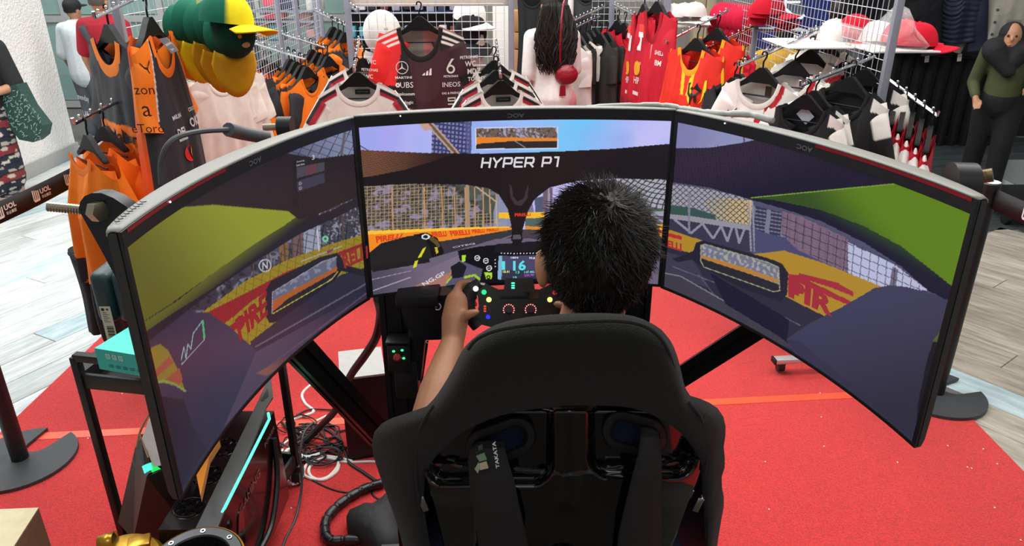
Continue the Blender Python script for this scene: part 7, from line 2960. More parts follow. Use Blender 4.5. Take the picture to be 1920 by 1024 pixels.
trousers(166, 470, 2.68, -35, 'black trousers hanging under the orange team jackets', '#1b1a1d', L=0.36, w=0.10)
g = G(222, 216, 3.02, -30, 'anthracite team jacket behind the orange jackets beside the grey post', 'jacket', 'jacket', AN, L=0.62, w=0.17, hem=0.2, sl=0.4, sa=10, ncol=AN, slope=0.07, thick=0.07)
g.text('zuru', 0.0, Z0 - 0.22, 0.06, '#8a8a90')

# beige-white shirts and dark orange polo deeper on the left rack
for i, (px, Y) in enumerate(((398, 3.75), (418, 3.85), (436, 3.95))):
    G(px, 88 + i * 2, Y, 62, ('off-white shirt under the caps, nearest of its row', 'off-white shirt under the caps, middle of its row', 'off-white shirt under the caps, farthest of its row')[i], 'shirt', 'shirt', '#d8cbc0', L=0.52, w=0.19, hem=0.2, sl=0.2, sa=12, ncol='#e2d8ce')


def c_ml3(p, u, t, x, z):
    zz = z - Z0
    if p.startswith('sleeve') or p == 'back':
        return AN
    return OR if (zz < -0.24 and abs(x) < 0.15 + 0.2 * (-zz - 0.24)) else ('#2d2e33' if zz < -0.015 else OR)


g = G(452, 106, 4.25, 52, 'anthracite and orange team shirt beside the off-white shirts', 't_shirt', 'shirt', c_ml3, L=0.66, w=0.2, hem=0.22, sl=0.2, sa=12, ncol=AN)
g.text('McLaren', 0.0, Z0 - 0.30, 0.06, '#2a1a12', shear=0.2)
g.shape([([(-1.8, -1.4), (1.8, -1.4), (1.8, 1.4), (-1.8, 1.4)], '#231a16'), (disc(1.0, 20, -0.5), '#d8401c'), (disc(1.0, 20, 0.5), '#f2901a')], 0.0, Z0 - 0.50, 0.04, '#d8401c')
# orange shirts behind the wire panel and on the middle arms
for i, (px, py, Y) in enumerate(((492, 96, 5.35), (506, 100, 5.2), (521, 96, 5.6))):
    G(px, py, Y, 65, ('first', 'second', 'third')[i] + ' plain orange shirt behind the wire panel from the caps', 't_shirt', 'shirt', '#e8662c', L=0.60, w=0.2, hem=0.22, sl=0.2, sa=12, ncol='#e8662c')


def c_mix(k0):
    def f(p, u, t, x, z):
        zz = z - Z0
        if p.startswith('sleeve'):
            return OR if k0 % 2 == 0 else AN
        if k0 % 3 == 0:
            return OR
        return AN if (x * (1 if k0 % 2 else -1) > -0.05 and zz < -0.05) else OR
    return f


lst = ((540, 92, 4.80, 'M1', 0.62), (551, 97, 4.72, 'M1', 0.62), (562, 103, 4.64, 'M1', 0.60), (571, 106, 4.60, 'M1', 0.60), (582, 76, 5.28, 'M2', 0.6), (594, 81, 5.2, 'M2', 0.6), (604, 85, 5.14, 'M2', 0.6), (612, 88, 5.08, 'M2', 0.56), (622, 34, 5.5, 'M3', 0.62), (633, 39, 5.44, 'M3', 0.62), (643, 44, 5.38, 'M3', 0.62))
nth = {}
for i, (px, py, Y, key, L) in enumerate(lst):
    nth[key] = nth.get(key, 0) + 1
    nm = {'M1': 'lowest middle arm', 'M2': 'second middle arm', 'M3': 'far upper middle arm'}[key]
    G(px, py, Y, 70 - 4 * (i % 3), '%s orange and anthracite shirt on the %s from rack' % (('first', 'second', 'third', 'fourth')[nth[key] - 1], nm), 't_shirt', 'shirt', c_mix(i), L=L, w=0.2, hem=0.225, sl=0.22, sa=14, ncol=OR if i % 2 else AN, seed=i * 5)

# red jackets, hoodies and tees on the right
RD = '#c2122b'


def c_hood(p, u, t, x, z):
    zz = z - Z0
    if p.startswith('sleeve') and t > 0.93:
        return '#8e0f1e'
    if p == 'front' and 0.012 < abs(x) < 0.020 and zz < -0.06:
        return '#dfb0a8' if x > 0 else RD
    return RD


for i, (px, py, Y, L, lab) in enumerate(((1160, 22, 5.9, 0.7, 'red team shirt at the left end of red rack'), (1173, 26, 5.75, 0.7, 'red team shirt, second at left end of the red rack'), (1187, 32, 5.6, 0.72, 'red team hoodie between the red shirts and the big red jacket'))):
    G(px, py, Y, -62, lab, 'hoodie' if i == 2 else 't_shirt', 'hoodie' if i == 2 else 'shirt', RD, L=L, w=0.21, hem=0.23, sl=0.5 if i != 1 else 0.22, sa=9, ncol=RD, seed=i + 3, hood=RD if i == 2 else None)
for i, (px, py, Y, lab) in enumerate(((1210, -12, 5.05, 'long red team jacket with white and yellow badges, left one of the pair'), (1236, -18, 4.85, 'long red team jacket with white and yellow badges, right one of the pair'))):
    g = G(px, py, Y, -80 + 12 * i, lab, 'jacket', 'jacket', c_hood, L=0.80, w=0.22, hem=0.24, sl=0.56, sa=8, ncol='#a30f22', nr=0.018, drop=0.16, neck=0.075)
    g.shape([[(-0.5, -1), (0.5, -1), (0.5, 1), (-0.5, 1)]], -0.12, Z0 - 0.20, 0.05, '#e6dcd8')
    g.shape([disc(1.0)], -0.12, Z0 - 0.36, 0.045, '#eaa020')
    g.text('HP', -0.12, Z0 - 0.44, 0.06, '#ead8d4')
    g.shape([[(-1, 0.3), (1, 0.3), (1, -0.3), (-1, -0.3)]], -0.12, Z0 - 0.52, 0.04, '#e8d4d0')
    g.text('SHELL', 0.12, Z0 - 0.24, 0.035, '#ead8d4')
    g.text('IBM', 0.12, Z0 - 0.30, 0.045, '#ead8d4')
    k = MB()
    k.box((-0.05, -0.075, Z0 - 0.12), (0.05, 0.004, 0.07), col='#e84a3a')
    k.box((-0.05, -0.076, Z0 - 0.145), (0.05, 0.004, 0.03), col='#f0ece8')
    k.build('swing_tag', M_print, g.t, local=True)


def c_fjk(p, u, t, x, z):
    zz = z - Z0
    if p == 'front' and abs(x) < 0.055 and zz > -0.26:
        e = abs(x) - 0.012 - 0.035 * max(0, 1 + zz / 0.26)
        if 0 < e < 0.022:
            return '#f2c21c'
    if p.startswith('sleeve'):
        return '#f2c21c' if (u > 0.93 and t < 0.9) else '#e0261c'
    return '#dd2a1a'


for i, (px, py, Y, lab) in enumerate(((1310, 50, 4.4, 'bright red team jacket with yellow collar stripes and yellow badge, front of its arm'), (1348, 32, 4.6, 'bright red team jacket with yellow stripes and badge, behind another red jacket'))):
    g = G(px, py, Y, -58, lab, 'jacket', 'jacket', c_fjk, hi=True, L=0.62, w=0.22, hem=0.24, sl=0.50, sa=9, ncol='#e8a41c', nr=0.016, drop=0.12, neck=0.08, thick=0.08, fold=0.02)
    g.shape([(SHIELD, '#f0cf1c'), (HORSE, '#17140f')], 0.085 if i == 0 else 0.06, Z0 - 0.24, 0.085, '#f0cf1c')
    g.shape([disc(1.0, 16), (disc(0.7, 12), '#e84a20')], -0.13, Z0 - 0.37, 0.04, '#f2b41c')
    g.text('CEVA', -0.13, Z0 - 0.45, 0.05, '#e8c9b8')
    g.text('HP', 0.12, Z0 - 0.46, 0.06, '#f0e0da')
for i, (px, py, Y) in enumerate(((1247, 82, 4.95), (1256, 80, 5.0))):
    G(px, py, Y, -78, ('pink and white striped team shirt left of the yellow badged jackets', 'red and white team shirt left of yellow badged jackets')[i], 't_shirt', 'shirt', lambda p, u, t, x, z, i=i: '#e6d4d0' if (int((z - 0.3 * x) * 9) % 2 == i) else '#c21a30', L=0.58, w=0.2, hem=0.21, sl=0.22, sa=12, ncol='#c21a30', seed=i)
for i, (px, py, Y) in enumerate(((1371, 72, 4.9), (1382, 66, 5.0))):
    G(px, py, Y, -64, ('plain red team shirt on the arm between jackets and white tees', 'second plain red team shirt between jackets and white tees')[i], 't_shirt', 'shirt', '#c8142c', L=0.6, w=0.2, hem=0.22, sl=0.22, sa=12, ncol='#c8142c', seed=i + 9)
G(1352, 78, 4.62, -60, 'dark red team shirt with white sleeve mark behind the front red jacket', 't_shirt', 'shirt', '#b3121f', L=0.56, w=0.2, hem=0.22, sl=0.22, sa=12, ncol='#b3121f', seed=77)

# black glossy jackets then white tees on the long right arm
for i, (px, py, Y) in enumerate(((1380, 122, 3.72), (1390, 116, 3.82))):
    G(px, py, Y, -62, ('black shiny jacket with white sleeve patch at arm end', 'black shiny jacket, second from the arm end')[i], 'jacket', 'jacket', lambda p, u, t, x, z: '#d8d4cc' if (p == 'sleeveL' and 0.25 < t < 0.42) else '#1b1b1c', L=0.46, w=0.2, hem=0.22, sl=0.34, sa=14, ncol='#1b1b1c', seed=i + 20, thick=0.07)


def c_puma(p, u, t, x, z):
    zz = z - Z0
    if p == 'back':
        return '#d9cfc8'
    if p == 'front' and x > 0.05 and abs(math.hypot(x, (zz + 0.02) * 0.95) - 0.115) < 0.015:
        return '#b3141f'
    return '#ece5de'


WT = [(1434, 102, 3.32, 'front white tee with red neck trim, blue badge and red tag', c_puma), (1494, 92, 3.62, 'white tee with red neck trim behind the front one', c_puma),
      (1524, 72, 3.85, 'plain white tee near the wire panel, third of the white tees', lambda p, u, t, x, z: '#e9e5df'), (1551, 54, 4.0, 'pale grey-white tee hanging last before the wire panel', lambda p, u, t, x, z: '#e6e4dc')]
for i, (px, py, Y, lab, cf) in enumerate(WT):
    g = G(px, py, Y, -46 + 3 * i, lab, 't_shirt', 'shirt', cf, hi=True, L=0.58, w=0.2, hem=0.22, sl=0.2, sa=26, ncol='#e6e0d8', nr=0.011, drop=0.105, neck=0.095, sc=0.95)
    if i == 0:
        g.shape([CAT], -0.115, Z0 - 0.155, 0.03, '#3a3638')
        g.shape([([(-1, -1), (1, -1), (1, 0.2), (0, 1), (-1, 0.2)], '#1f4a94'), ([(-0.1, -1), (0.15, -1), (0.4, 0.5), (0.2, 0.6)], '#e8e8ee')], -0.04, Z0 - 0.245, 0.032, '#1f4a94')
        k = MB()
        k.box((0.055, -0.075, Z0 - 0.215), (0.055, 0.004, 0.10), col='#d8202c')
        k.box((0.055, -0.078, Z0 - 0.225), (0.038, 0.003, 0.05), col='#e9c9c6')
        k.build('swing_tag', M_print, g.t, local=True)
        g.shape([(SHIELD, '#e8c81c')], 0.17, Z0 - 0.26, 0.03, '#e8c81c')
    if i < 2:
        k = MB()
        k.box((0.03, g.fy(0, 0.05, 1) - 0.012, Z0 - 0.05), (0.03, 0.002, 0.045), col='#3a2f1c' if i == 0 else '#c9c6bd')
        k.build('neck_label', M_print, g.t, local=True)


# black raglan jerseys with white shoulder panels on the lowest right arm
def c_rag(p, u, t, x, z):
    zz = z - Z0
    if p == 'back':
        return '#2a2a2d'
    if p.startswith('sleeve'):
        return '#e3dfd8' if (u > 0.15 and t < 0.55) else '#1a191b'
    if abs(x) > 0.135 and zz > -0.075 - 0.9 * max(0, abs(x) - 0.16):
        return '#e6e2da'
    return '#1c1b1d'


for i, (px, py, Y, th, sc, lab) in enumerate(((1516, 154, 3.08, -44, 0.86, 'black jersey with white shoulder panels at the end of lowest arm'), (1533, 147, 3.16, -52, 0.86, 'black jersey with white shoulder panels, second on lowest arm'),
                                              (1601, 118, 3.28, -56, 0.98, 'black jersey with white shoulder panels, third on the lowest arm'), (1628, 104, 3.36, -40, 1.0, 'black jersey with white shoulder panels nearest the grey post'))):
    g = G(px, py, Y, th, lab, 'jersey', 'jersey', c_rag, hi=True, L=0.62, w=0.2, hem=0.23, sl=0.24, sa=24, ncol='#161517', nr=0.010, drop=0.12, neck=0.10, sc=sc)
    if i in (0, 1):
        k = MB()
        k.box((0.0, g.fy(0, 0.05, 1) - 0.012, Z0 - 0.045), (0.07, 0.002, 0.055), Euler((0, R(40), 0)).to_matrix(), col='#c9d6de')
        k.build('neck_card', M_print, g.t, local=True)
    if i == 2:
        g.text('FERRARI', 0.02, Z0 - 0.42, 0.05, '#c9a41c', sx=0.9)

# red and white tees on the aisle side of the right rack
def c_rw(p, u, t, x, z):
    if p.startswith('sleeve'):
        return '#e2ddd6' if (u > 0.62 - 0.5 * t and t < 0.62) else '#c0142c'
    return '#bd142a'


A5, B5 = ARMS['R5']
for i in range(5):
    p = A5.lerp(B5, 0.28 + i * 0.165)
    M = Matrix.Translation(p) @ Matrix.Rotation(R(62), 4, 'Z') @ Matrix.Scale(0.9, 4)
    gg = Garment(M, 't_shirt', '%s red tee with white sleeve panels on the outer arm from post' % ('first', 'second', 'third', 'fourth', 'fifth')[i], 'shirt', c_rw, hi=True, L=0.58, w=0.2, hem=0.22, sl=0.27, sa=26, ncol='#bd142a', seed=i + 40, slope=0.07)
    k = MB()
    letter(k, 'santander'[:7], Matrix(((1, 0, 0, -0.29), (0, 0, -1, -0.05), (0, 1, 0, Z0 - 0.30), (0, 0, 0, 1))), 0.028, col='#ead8d4')
    k.build('sleeve_print', M_print, gg.t, local=True, smooth=False)

# white and black tees on the far right arms
for i, (px, py, Y, c, nm) in enumerate(((1078, 52, 5.66, '#e6ded8', 'white'), (1087, 49, 5.74, '#2b2a2a', 'black'), (1099, 44, 5.82, '#ece4dc', 'white'), (1108, 40, 5.88, '#2f2e2c', 'black'), (1117, 36, 5.94, '#ead9d4', 'white'), (1127, 46, 5.7, '#33322f', 'charcoal'), (1139, 44, 5.78, '#2e2d2b', 'charcoal'))):
    g = G(px, py, Y, -58, '%s of the seven tees on far arm by white pole, %s' % (('first', 'second', 'third', 'fourth', 'fifth', 'sixth', 'seventh')[i], nm), 't_shirt', 'shirt', c, L=0.66 if i % 2 else 0.5, w=0.21, hem=0.23, sl=0.22, sa=10, ncol=c, seed=i + 60)
    if nm == 'white':
        g.shape([[(1.0 * math.cos(a) * (1 if q % 2 else 0.55), math.sin(a) * (1 if q % 2 else 0.55)) for q, a in enumerate(np.linspace(0, 6.283, 13)[:-1])]], 0.03, Z0 - 0.19, 0.05, '#d4364a')
# long black coat near the cartons
G(997, -40, 6.6, 10, 'long black coat hanging beside brown cartons left of the long haired person', 'coat', 'coat', '#17181b', L=0.78, w=0.12, hem=0.13, sl=0.0, ncol='#17181b', thick=0.06)
G(1103, -46, 6.6, -30, 'loose black top hanging high behind the white pole', 'shirt', 'shirt', '#1c1d1f', L=0.42, w=0.22, hem=0.24, sl=0.2, sa=30, ncol='#1c1d1f')


# ------------------------------------------------------------------ caps
def cap(M, label, crown_col, brim_col, panel=None, group=None, mark=None, bl=0.10):
    t = thing('cap', label, 'cap', M=M, group=group)
    k = MB()
    rows, cc = [], []
    for i in range(10):
        ph = math.pi / 2 * i / 9
        row, col = [], []
        for j in range(28):
            th = 6.2832 * j / 28
            r = 0.085 * math.cos(ph * 0.985) ** 0.8
            row.append(Vector((r * math.cos(th) * 0.92, r * math.sin(th) * 1.08, 0.098 * math.sin(ph))))
            fr = math.sin(th) < -0.55
            col.append(panel if (panel and fr) else crown_col)
        rows.append(row)
        cc.append(col)
    k.grid(rows, cc, close=True)
    k.build('crown', M_cloth, t, local=True, ang=70)
    k = MB()
    rows = []
    for i in range(6):
        q = i / 5
        rows.append([Vector((math.sin(a) * (0.078 + 0.012 * q), -0.055 - 0.026 * math.cos(a) - math.cos(a) * bl * q, 0.004 - 0.022 * (math.sin(a) ** 2) - 0.010 * q)) for a in np.linspace(-1.25, 1.25, 15)])
    k.grid(rows, brim_col)
    k.build('brim', M_cloth, t, local=True, solid=0.004, ang=70)
    k = MB()
    k.ell((0, 0, 0.098), (0.008, 0.008, 0.005), n=10, m=6, col=brim_col)
    k.build('button', M_cloth, t, local=True)
    if mark:
        k = MB()
        letter(k, mark[0], Matrix(((1, 0, 0, 0), (0, 0.55, -0.85, -0.088), (0, 0.85, 0.5, 0.055), (0, 0, 0, 1))), 0.05, col=mark[1])
        k.build('badge', M_print, t, local=True, smooth=False)
    return t


def place(px, py, Y, e, sc=1.0):
    return Matrix.Translation(at(px, py, Y)) @ Euler([R(a) for a in e], 'XYZ').to_matrix().to_4x4() @ Matrix.Scale(sc, 4)


GN, YL = '#0f5b45', '#e8d21c'
for i, (px, py, Y, e, s_, lab, pn) in enumerate((
        (334, 48, 3.22, (92, 4, 58), 0.92, 'green and yellow cap hanging brim down, nearest the orange jersey', None),
        (354, 40, 3.16, (92, 2, 56), 0.98, 'green and yellow cap hanging brim down, second from orange jersey', None),
        (374, 46, 3.12, (92, 4, 58), 0.96, 'green and yellow cap hanging brim down, third from orange jersey', None),
        (396, 44, 3.06, (92, 2, 54), 1.0, 'green and yellow cap hanging brim down, fourth from orange jersey', None),
        (414, 62, 3.02, (92, 4, 50), 0.95, 'green and yellow cap hanging brim down, behind the lowest one', None),
        (438, 64, 2.94, (90, 4, 32), 0.98, 'dark green cap with mustard brim, lowest of the hanging caps', None),
        (425, 44, 2.9, (4, 8, 74), 1.12, 'green cap with bright yellow front and brim pointing right, topmost of the hanging caps', YL))):
    t = cap(place(px, py, Y, e, s_), lab, GN if i != 5 else '#0c3d2e', YL if i in (0, 2, 6) else '#c8951a', pn, bl=0.10 if i == 6 else 0.16)
    if i in (0, 1, 3):
        k = MB()
        k.box((0.0, 0.05, 0.10), (0.045, 0.07, 0.003), col='#ecd62a')
        k.build('yellow_tag', M_print, t, local=True)
    if i in (1, 3, 5):
        k = MB()
        k.ell((0.02, -0.03, 0.091), (0.018, 0.012, 0.006), n=10, m=6, col='#b39a6a')
        k.build('crest', M_print, t, local=True)
# white caps on a shelf and a stack of red caps at right
for i in range(3):
    cap(place(1262 + i * 20, 32 - i * 1, 6.1 - 0.12 * i, (0, 0, 60)), 'white cap on the far shelf, %s from the grey post' % ('first', 'second', 'third')[i], '#e2dfda', '#e8e6e2')
fs_ = thing('shelf', 'small wooden shelf with white caps behind the red jackets', 'shelf', at(1285, 45, 6.1))
k = MB()
p = at(1262, 43, 6.1)
k.box((p.x + 0.14, p.y, p.z - 0.012), (0.42, 0.3, 0.018), bev=0.003)
k.build('board', M_white, fs_)
k = MB()
for dx in (-0.04, 0.32):
    k.box((p.x + dx, p.y, p.z / 2 - 0.011), (0.04, 0.28, p.z - 0.022), bev=0.003)
k.build('side_panel', mat('beige_panel', '#cfc2ac', 0.6), fs_, kind='stuff')
for i in range(4):
    cap(place(1432 + (i % 2) * 7, 46 - i * 7, 5.02 - 0.03 * i, (0, 0, 66), 1.15), 'red team cap in the stack on the wire shelf, %s from the bottom' % ('first', 'second', 'third', 'fourth')[i], '#c2142c', '#c8182e', None, None, ('F', '#f0d8d8'))
for i in range(5):
    cap(place(1352 + i * 11, 30 + i * 1.5, 5.9 - 0.1 * i, (95, 0, -20), 1.1), 'red cap hanging on the wire panel, %s from the left' % ('first', 'second', 'third', 'fourth', 'fifth')[i], '#c4183a', '#b5142f')
ws = thing('wire_shelf', 'white wire shelf under the stack of red caps', 'shelf', at(1440, 54, 5.05))
p = at(1418, 52, 5.08)
k = MB()
for i in range(9):
    k.tube([p + Vector((0, -0.12 + i * 0.03, -0.012)), p + Vector((0.30, -0.12 + i * 0.03, -0.012))], 0.003, 5)
k.tube([p + Vector((0.30, -0.13, -0.010)), p + Vector((0.30, 0.13, -0.010))], 0.005, 6)
k.build('shelf_wires', M_wire, ws, kind='stuff')

# bagged caps on the white shelf of the right rack
wsf = thing('shelf', 'white metal shelf on the right rack holding bagged caps', 'shelf', at(1650, 98, 3.5))
pa = at(1752, 95, 3.42)
k = MB()
k.box((1.6 + (pa.x - 1.6) / 2 + 0.01, 3.62, pa.z - 0.004), (pa.x - 1.6 + 0.02, 0.44, 0.008), bev=0.002)
k.box((1.43, 3.75, pa.z - 0.004), (0.30, 0.40, 0.008), bev=0.002)
k.build('board', M_white, wsf)
for i, (px, py, Y, e, c) in enumerate(((1560, 86, 3.85, (0, 0, -30), '#cfc9c4'), (1600, 66, 3.80, (10, 0, 20), '#c2182c'), (1640, 80, 3.72, (0, 10, 70), '#e2dcd6'), (1690, 78, 3.6, (0, 0, 78), '#d21a34'), (1716, 84, 3.52, (0, 0, 70), '#cf1830'))):
    q = at(px, py, Y)
    q.z = max(q.z, pa.z + 0.002)
    M = Matrix.Translation(q) @ Euler([R(a) for a in e]).to_matrix().to_4x4()
    cap(M, ('grey cap in clear wrap at the left end of white shelf', 'red cap behind the wire panel on the white shelf', 'white cap in clear wrap in the middle of white shelf', 'red cap inside the clear plastic bag, left one', 'red cap inside the clear plastic bag, right one')[i], c, c if i != 2 else '#c9c4be')
M_bag = mat('clear_plastic_bag', '#f2eeee', 0.12, alpha=0.28, noise=0.05, bump=0.8, bscale=18)
for (lab, pts, Y, dp) in (('clear plastic bag of red caps slumped at the shelf end', [(1612, 92), (1640, 46), (1672, 12), (1688, 6), (1700, 40), (1716, 66), (1732, 84), (1728, 94)], 3.5, 0.16), ('clear plastic wrap over pale caps behind the wire panel', [(1532, 92), (1536, 60), (1560, 40), (1590, 44), (1625, 50), (1640, 70), (1636, 93)], 3.75, 0.14)):
    t = thing('plastic_bag', lab, 'bag', at(pts[0][0], pts[0][1], Y))
    cx, cy = sum(p[0] for p in pts) / len(pts), sum(p[1] for p in pts) / len(pts) + 10
    k = MB()
    rows = []
    for q, dy in ((1.0, 0.0), (0.86, -dp * 0.5), (0.55, -dp * 0.72), (0.2, -dp * 0.8)):
        rows.append([at(cx + (x - cx) * q, cy + (y - cy) * q, Y) + Vector((0, dy + 0.02 * math.sin(i * 2.1 + q * 7), 0)) for i, (x, y) in enumerate(pts)])
    k.grid(rows, close=True)
    k.f.append([len(pts) * 3 + i for i in range(len(pts))])
    k.build('film', M_bag, t, ang=80)
G(1590, 92, 3.75, -62, 'red team shirt seen through the wire panel, left one', 't_shirt', 'shirt', '#d01a26', L=0.42, w=0.21, hem=0.22, sl=0.2, sa=12, ncol='#d01a26')
G(1622, 96, 3.6, -62, 'red team shirt seen through the wire panel, right one', 't_shirt', 'shirt', '#c4142a', L=0.5, w=0.21, hem=0.22, sl=0.2, sa=12, ncol='#c4142a')
# white cap and bags seen through the end panel
cap(place(716, 62, 4.85, (75, 0, 20), 1.5), 'white cap hanging behind the end panel left of the maroon jersey', '#e4dfd8', '#c9beb8')
cap(place(880, 34, 4.95, (10, 0, 30), 1.3), 'white cap hanging high behind the end panel right of the maroon jersey', '#ece9e4', '#e6e3de')
cap(place(882, 62, 4.9, (30, 0, 20), 1.3), 'black cap under the white cap behind the end panel', '#1b1c1f', '#232427')
for (lab, pts, c) in (('stack of folded beige shirts behind the end panel', [(870, 61), (884, 60), (906, 66), (909, 84), (890, 92), (871, 88)], '#b9a79a'), ('pale pink folded shirt behind the end panel', [(875, 98), (905, 96), (905, 124), (880, 126)], '#d9c6c4')):
    t = thing('folded_shirt', lab, 'shirt', at(pts[0][0], pts[0][1], 4.85))
    for i in range(3):
        k = MB()
        m = len(pts)
        q = [at(x, y, 4.8 + 0.02 * i) for x, y in pts]
        k.add(q + [p + Vector((0, 0.016, 0)) for p in q], [list(range(m))[::-1], [m + j for j in range(m)]] + [[j, (j + 1) % m, m + (j + 1) % m, m + j] for j in range(m)])
        k.build('fold', mat('fold_' + c[1:], c, 0.85, bump=0.4, bscale=40), t, ang=50)

# ------------------------------------------------------------------ dark shop at the far right
for i in range(11):
    px = 1672 + i * 23
    trousers(px, 96 + i * 1.5, 7.05, -22, 'black trousers along the dark wall, %s from the grey post' % ('first', 'second', 'third', 'fourth', 'fifth', 'sixth', 'seventh', 'eighth', 'ninth', 'tenth', 'eleventh')[i], '#08090b', L=0.98, w=0.085, group='black trousers along the dark wall')
for px, py in ((1738, 110), (1799, 108)):
    t = thing('price_tag', 'white price tag on the black trousers, %s' % ('nearer the grey post' if px < 1760 else 'under the navy quilted jacket'), 'tag', at(px, py, 6.94))
    k = MB()
    p = at(px, py, 6.94)
    k.box(p, (0.038, 0.003, 0.065), Euler((0, R(-6), 0)).to_matrix())
    k.build('card', mat('white_tag', '#d9d2cc', 0.6), t)
    k = MB()
    k.box(p + Vector((0, -0.002, 0.008)), (0.026, 0.001, 0.006))
    k.build('tag_print', mat('faded_red_print', '#a86a64', 0.6), t)
    k = MB()
    k.tube([p + Vector((0, 0, 0.03)), p + Vector((0.002, 0.04, 0.06))], 0.0015, 4)
    k.build('string', M_black, t)
G(1722, -52, 6.9, -24, 'long black coat on the dark wall next to the wire rack', 'coat', 'coat', '#16181b', L=0.52, w=0.23, hem=0.26, sl=0.5, sa=10, ncol='#16181b', m=M_cloth)
G(1800, -62, 6.9, -24, 'navy quilted jacket on the dark wall', 'jacket', 'jacket', '#161d33', L=0.50, w=0.26, hem=0.27, sl=0.5, sa=12, ncol='#161d33', puff=0.012)
gj = G(1890, -56, 6.8, -26, 'grey button jacket with chest pockets on the dark wall', 'jacket', 'jacket', '#9a978c', L=0.46, w=0.25, hem=0.28, sl=0.5, sa=14, ncol='#8d8a80', m=M_cloth)
for i in range(4):
    gj.shape([disc(1.0, 12)], -0.01, Z0 - 0.20 - i * 0.10, 0.012, '#3d3a34', 'jacket_button')
for x in (-0.12, 0.13):
    gj.shape([[(-1, -1), (1, -1), (1, 1), (-1, 1)], ([(-0.9, 0.3), (0.9, 0.3), (0.9, 0.95), (-0.9, 0.95)], '#7e7b71')], x, Z0 - 0.33, 0.055, '#8b887d', 'pocket')
rail = thing('clothes_rail', 'dark clothes rail along the black wall over the trousers', 'rail', at(1780, 95, 7.05))
k = MB()
k.tube([at(1660, 94, 7.05), at(1925, 112, 7.0)], 0.014, 8)
k.build('rail', M_matte, rail)

# ------------------------------------------------------------------ things farther back
wl2 = thing('display_wall', 'dark display wall far behind the end panel rack', 'fixture', (-0.9, 8.4, 0))
a, b = at(655, 60, 8.4), at(892, 60, 8.4)
k = MB()
k.box(((a.x + b.x) / 2, 8.45, 0.9), (b.x - a.x, 0.08, 1.8))
k.build('back_panel', mat('navy_black_panel', '#12141b', 0.6), wl2, smooth=False)
for i in range(5):
    k = MB()
    k.box(((a.x + b.x) / 2, 8.30, 0.35 + 0.26 * i), (b.x - a.x, 0.22, 0.02))
    k.build('shelf_board', mat('slate_shelf', '#4a5066', 0.5), wl2, smooth=False)
r6 = random.Random(5)
for i in range(22):
    x = a.x + 0.06 + (b.x - a.x - 0.1) * (i % 11) / 10.5
    z = 0.88 + 0.26 * (i // 11)
    k = MB()
    k.box((x, 8.28, z + 0.06), (0.08, 0.12, 0.08 + 0.05 * r6.random()), bev=0.008)
    c = r6.choice(['#22242c', '#8d93a6', '#2f3a55', '#c9c9cc', '#6d2a30', '#3f8fa0'])
    k.build('gift_box', mat('carton_' + c[1:], c, 0.6), None, label='small boxed gift on the dark far shelves, %s row, %s from the left' % (('lower', 'upper')[i // 11], ('first', 'second', 'third', 'fourth', 'fifth', 'sixth', 'seventh', 'eighth', 'ninth', 'tenth', 'eleventh')[i % 11]), cat='box', group='boxed gifts on the dark far shelves')
wc = thing('column', 'white column right of the end panel rack', 'column', at(940, 60, 7.8))
a = at(924, 60, 7.8)
k = MB()
k.box((a.x + 0.10, 7.9, 1.2), (0.20, 0.2, 2.4), bev=0.006)
k.build('shaft', M_white, wc)
for i, (y0, y1) in enumerate(((20, 60), (61, 92), (93, 130))):
    t = thing('carton', 'brown carton in the column of boxes left of the long haired person, %s' % ('top', 'middle', 'bottom')[i], 'box', at(974, y1, 7.2))
    a, b = at(966, y1, 7.2), at(982, y0, 7.2)
    k = MB()
    zl = 0.002 if i == 2 else a.z
    k.box(((a.x + b.x) / 2, 7.3, (zl + b.z) / 2), (b.x - a.x + 0.02, 0.2, b.z - zl - 0.004), bev=0.004)
    k.build('carton', mat('brown_carton', '#a6784e', 0.75), t)
    k = MB()
    k.box(((a.x + b.x) / 2 + 0.02, 7.198, (a.z + b.z) / 2), (0.035, 0.003, 0.05))
    k.build('sticker', M_white, t)
# slatted wooden cabinet and pale cabinets behind the red racks
wcab = thing('cabinet', 'light wooden slatted cabinet behind the red caps', 'cabinet', at(1385, 100, 6.7))
a, b = at(1350, 104, 6.7), at(1418, 48, 6.7)
k = MB()
k.box(((a.x + b.x) / 2, 6.85, b.z / 2), (b.x - a.x, 0.26, b.z), bev=0.004)
k.build('body', mat('light_oak', '#c9975a', 0.55, noise=0.2, scale=9), wcab)
for i in range(9):
    k = MB()
    x = a.x + 0.03 + (b.x - a.x - 0.06) * i / 8
    k.box((x, 6.705, b.z - 0.22), (0.022, 0.02, 0.36), bev=0.003)
    k.build('slat', mat('light_oak', '#c9975a'), wcab)
pcab = thing('cabinet', 'tall beige cabinet far behind the red jackets', 'cabinet', at(1325, 60, 9.5))
a, b = at(1296, 110, 9.5), at(1345, 0, 9.5)
for i in range(2):
    k = MB()
    w_ = (b.x - a.x) / 2
    k.box((a.x + w_ * (i + 0.5), 9.6, 1.0), (w_ - 0.01, 0.2, 2.0), bev=0.006)
    k.build('door', mat('beige_laminate', '#cdbf9f', 0.5), pcab)
sg_ = thing('neon_sign', 'white outlined badge sign on the blue wall', 'sign', at(1485, 10, 6.9))
k = MB()
q = [at(x, y, 6.98) for x, y in ((1474, -6), (1472, 16), (1488, 30), (1502, 34), (1508, 28))]
k.tube(q, 0.012, 6)
k.tube([at(1474, 4, 6.98), at(1500, 4, 6.98)], 0.010, 6)
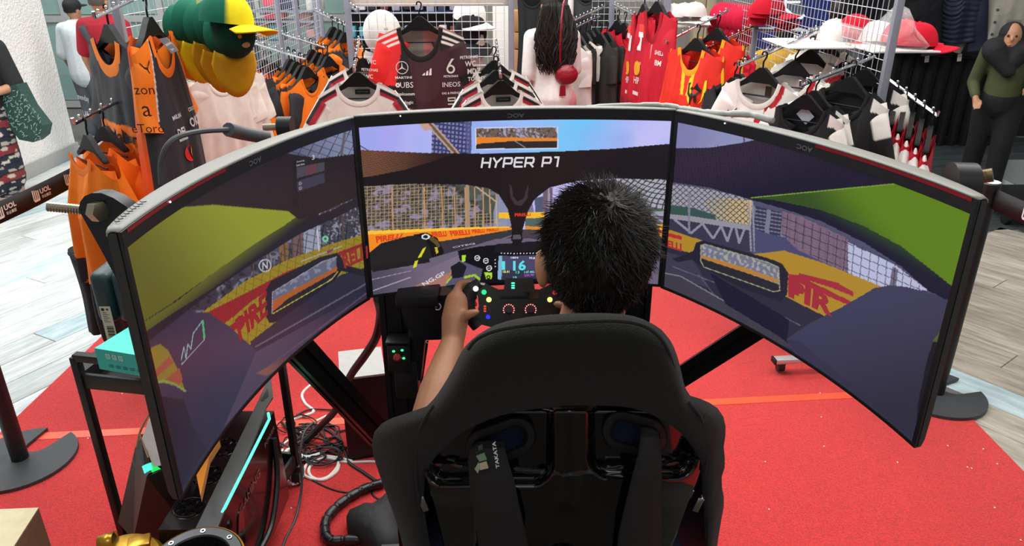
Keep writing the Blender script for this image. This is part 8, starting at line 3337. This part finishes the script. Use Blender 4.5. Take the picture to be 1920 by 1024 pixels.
k.build('outline', mat('white_neon', '#eef2ff', emit=0.9), sg_)
k = MB()
q = [at(x, y, 7.0) for x, y in ((1475, -6), (1474, 15), (1490, 28), (1506, 30), (1506, -6))]
k.add(q + [p + Vector((0, 0.03, 0)) for p in q], [[4, 3, 2, 1, 0], [5, 6, 7, 8, 9]] + [[i, (i + 1) % 5, 5 + (i + 1) % 5, 5 + i] for i in range(5)])
k.build('plate', mat('sign_grey', '#5b6272', 0.5), sg_, smooth=False)
# glimpsed merchandise beyond the middle arms
for i, (x0, y0, x1, y1, c, lab) in enumerate(((492, -8, 520, 12, '#e84a5c', 'pink boxed goods on a far shelf above'), (495, 20, 530, 36, '#e85560', 'pink boxed goods on the far shelf below'), (524, -6, 551, 18, '#1d2c4c', 'navy folded goods on a far shelf'), (560, 20, 580, 50, '#9a6f5c', 'brown boxed goods on a far shelf'), (575, 0, 600, 20, '#d8d4cc', 'pale boxed goods on a far shelf'), (483, 40, 500, 70, '#b98a3c', 'ochre boxed goods on a far shelf'), (505, 45, 528, 75, '#4a8f92', 'teal boxed goods on a far shelf'), (575, 55, 590, 70, '#c98a8c', 'rose boxed goods on a far shelf'))):
    a, b = at(x0, y1, 8.2), at(x1, y0, 8.2)
    k = MB()
    k.box(((a.x + b.x) / 2, 8.3, (a.z + b.z) / 2), (b.x - a.x, 0.2, b.z - a.z), bev=0.01)
    k.build('goods_box', mat('goods_' + c[1:], c, 0.6), None, label=lab, cat='box')
fsu = thing('shelf_unit', 'tall grey shelf unit far behind the middle arms', 'shelf', at(540, 100, 8.3))
a, b = at(478, 100, 8.3), at(604, 100, 8.3)
for y in (18.5, 38, 76, 120):
    k = MB()
    z = at(540, y, 8.2).z
    k.box(((a.x + b.x) / 2, 8.3, z - 0.012), (b.x - a.x, 0.3, 0.02))
    k.build('shelf_board', M_greymetal, fsu, smooth=False)
for x in (a.x, b.x):
    k = MB()
    k.box((x, 8.3, 1.0), (0.03, 0.3, 2.0))
    k.build('side_panel', M_greymetal, fsu, smooth=False)
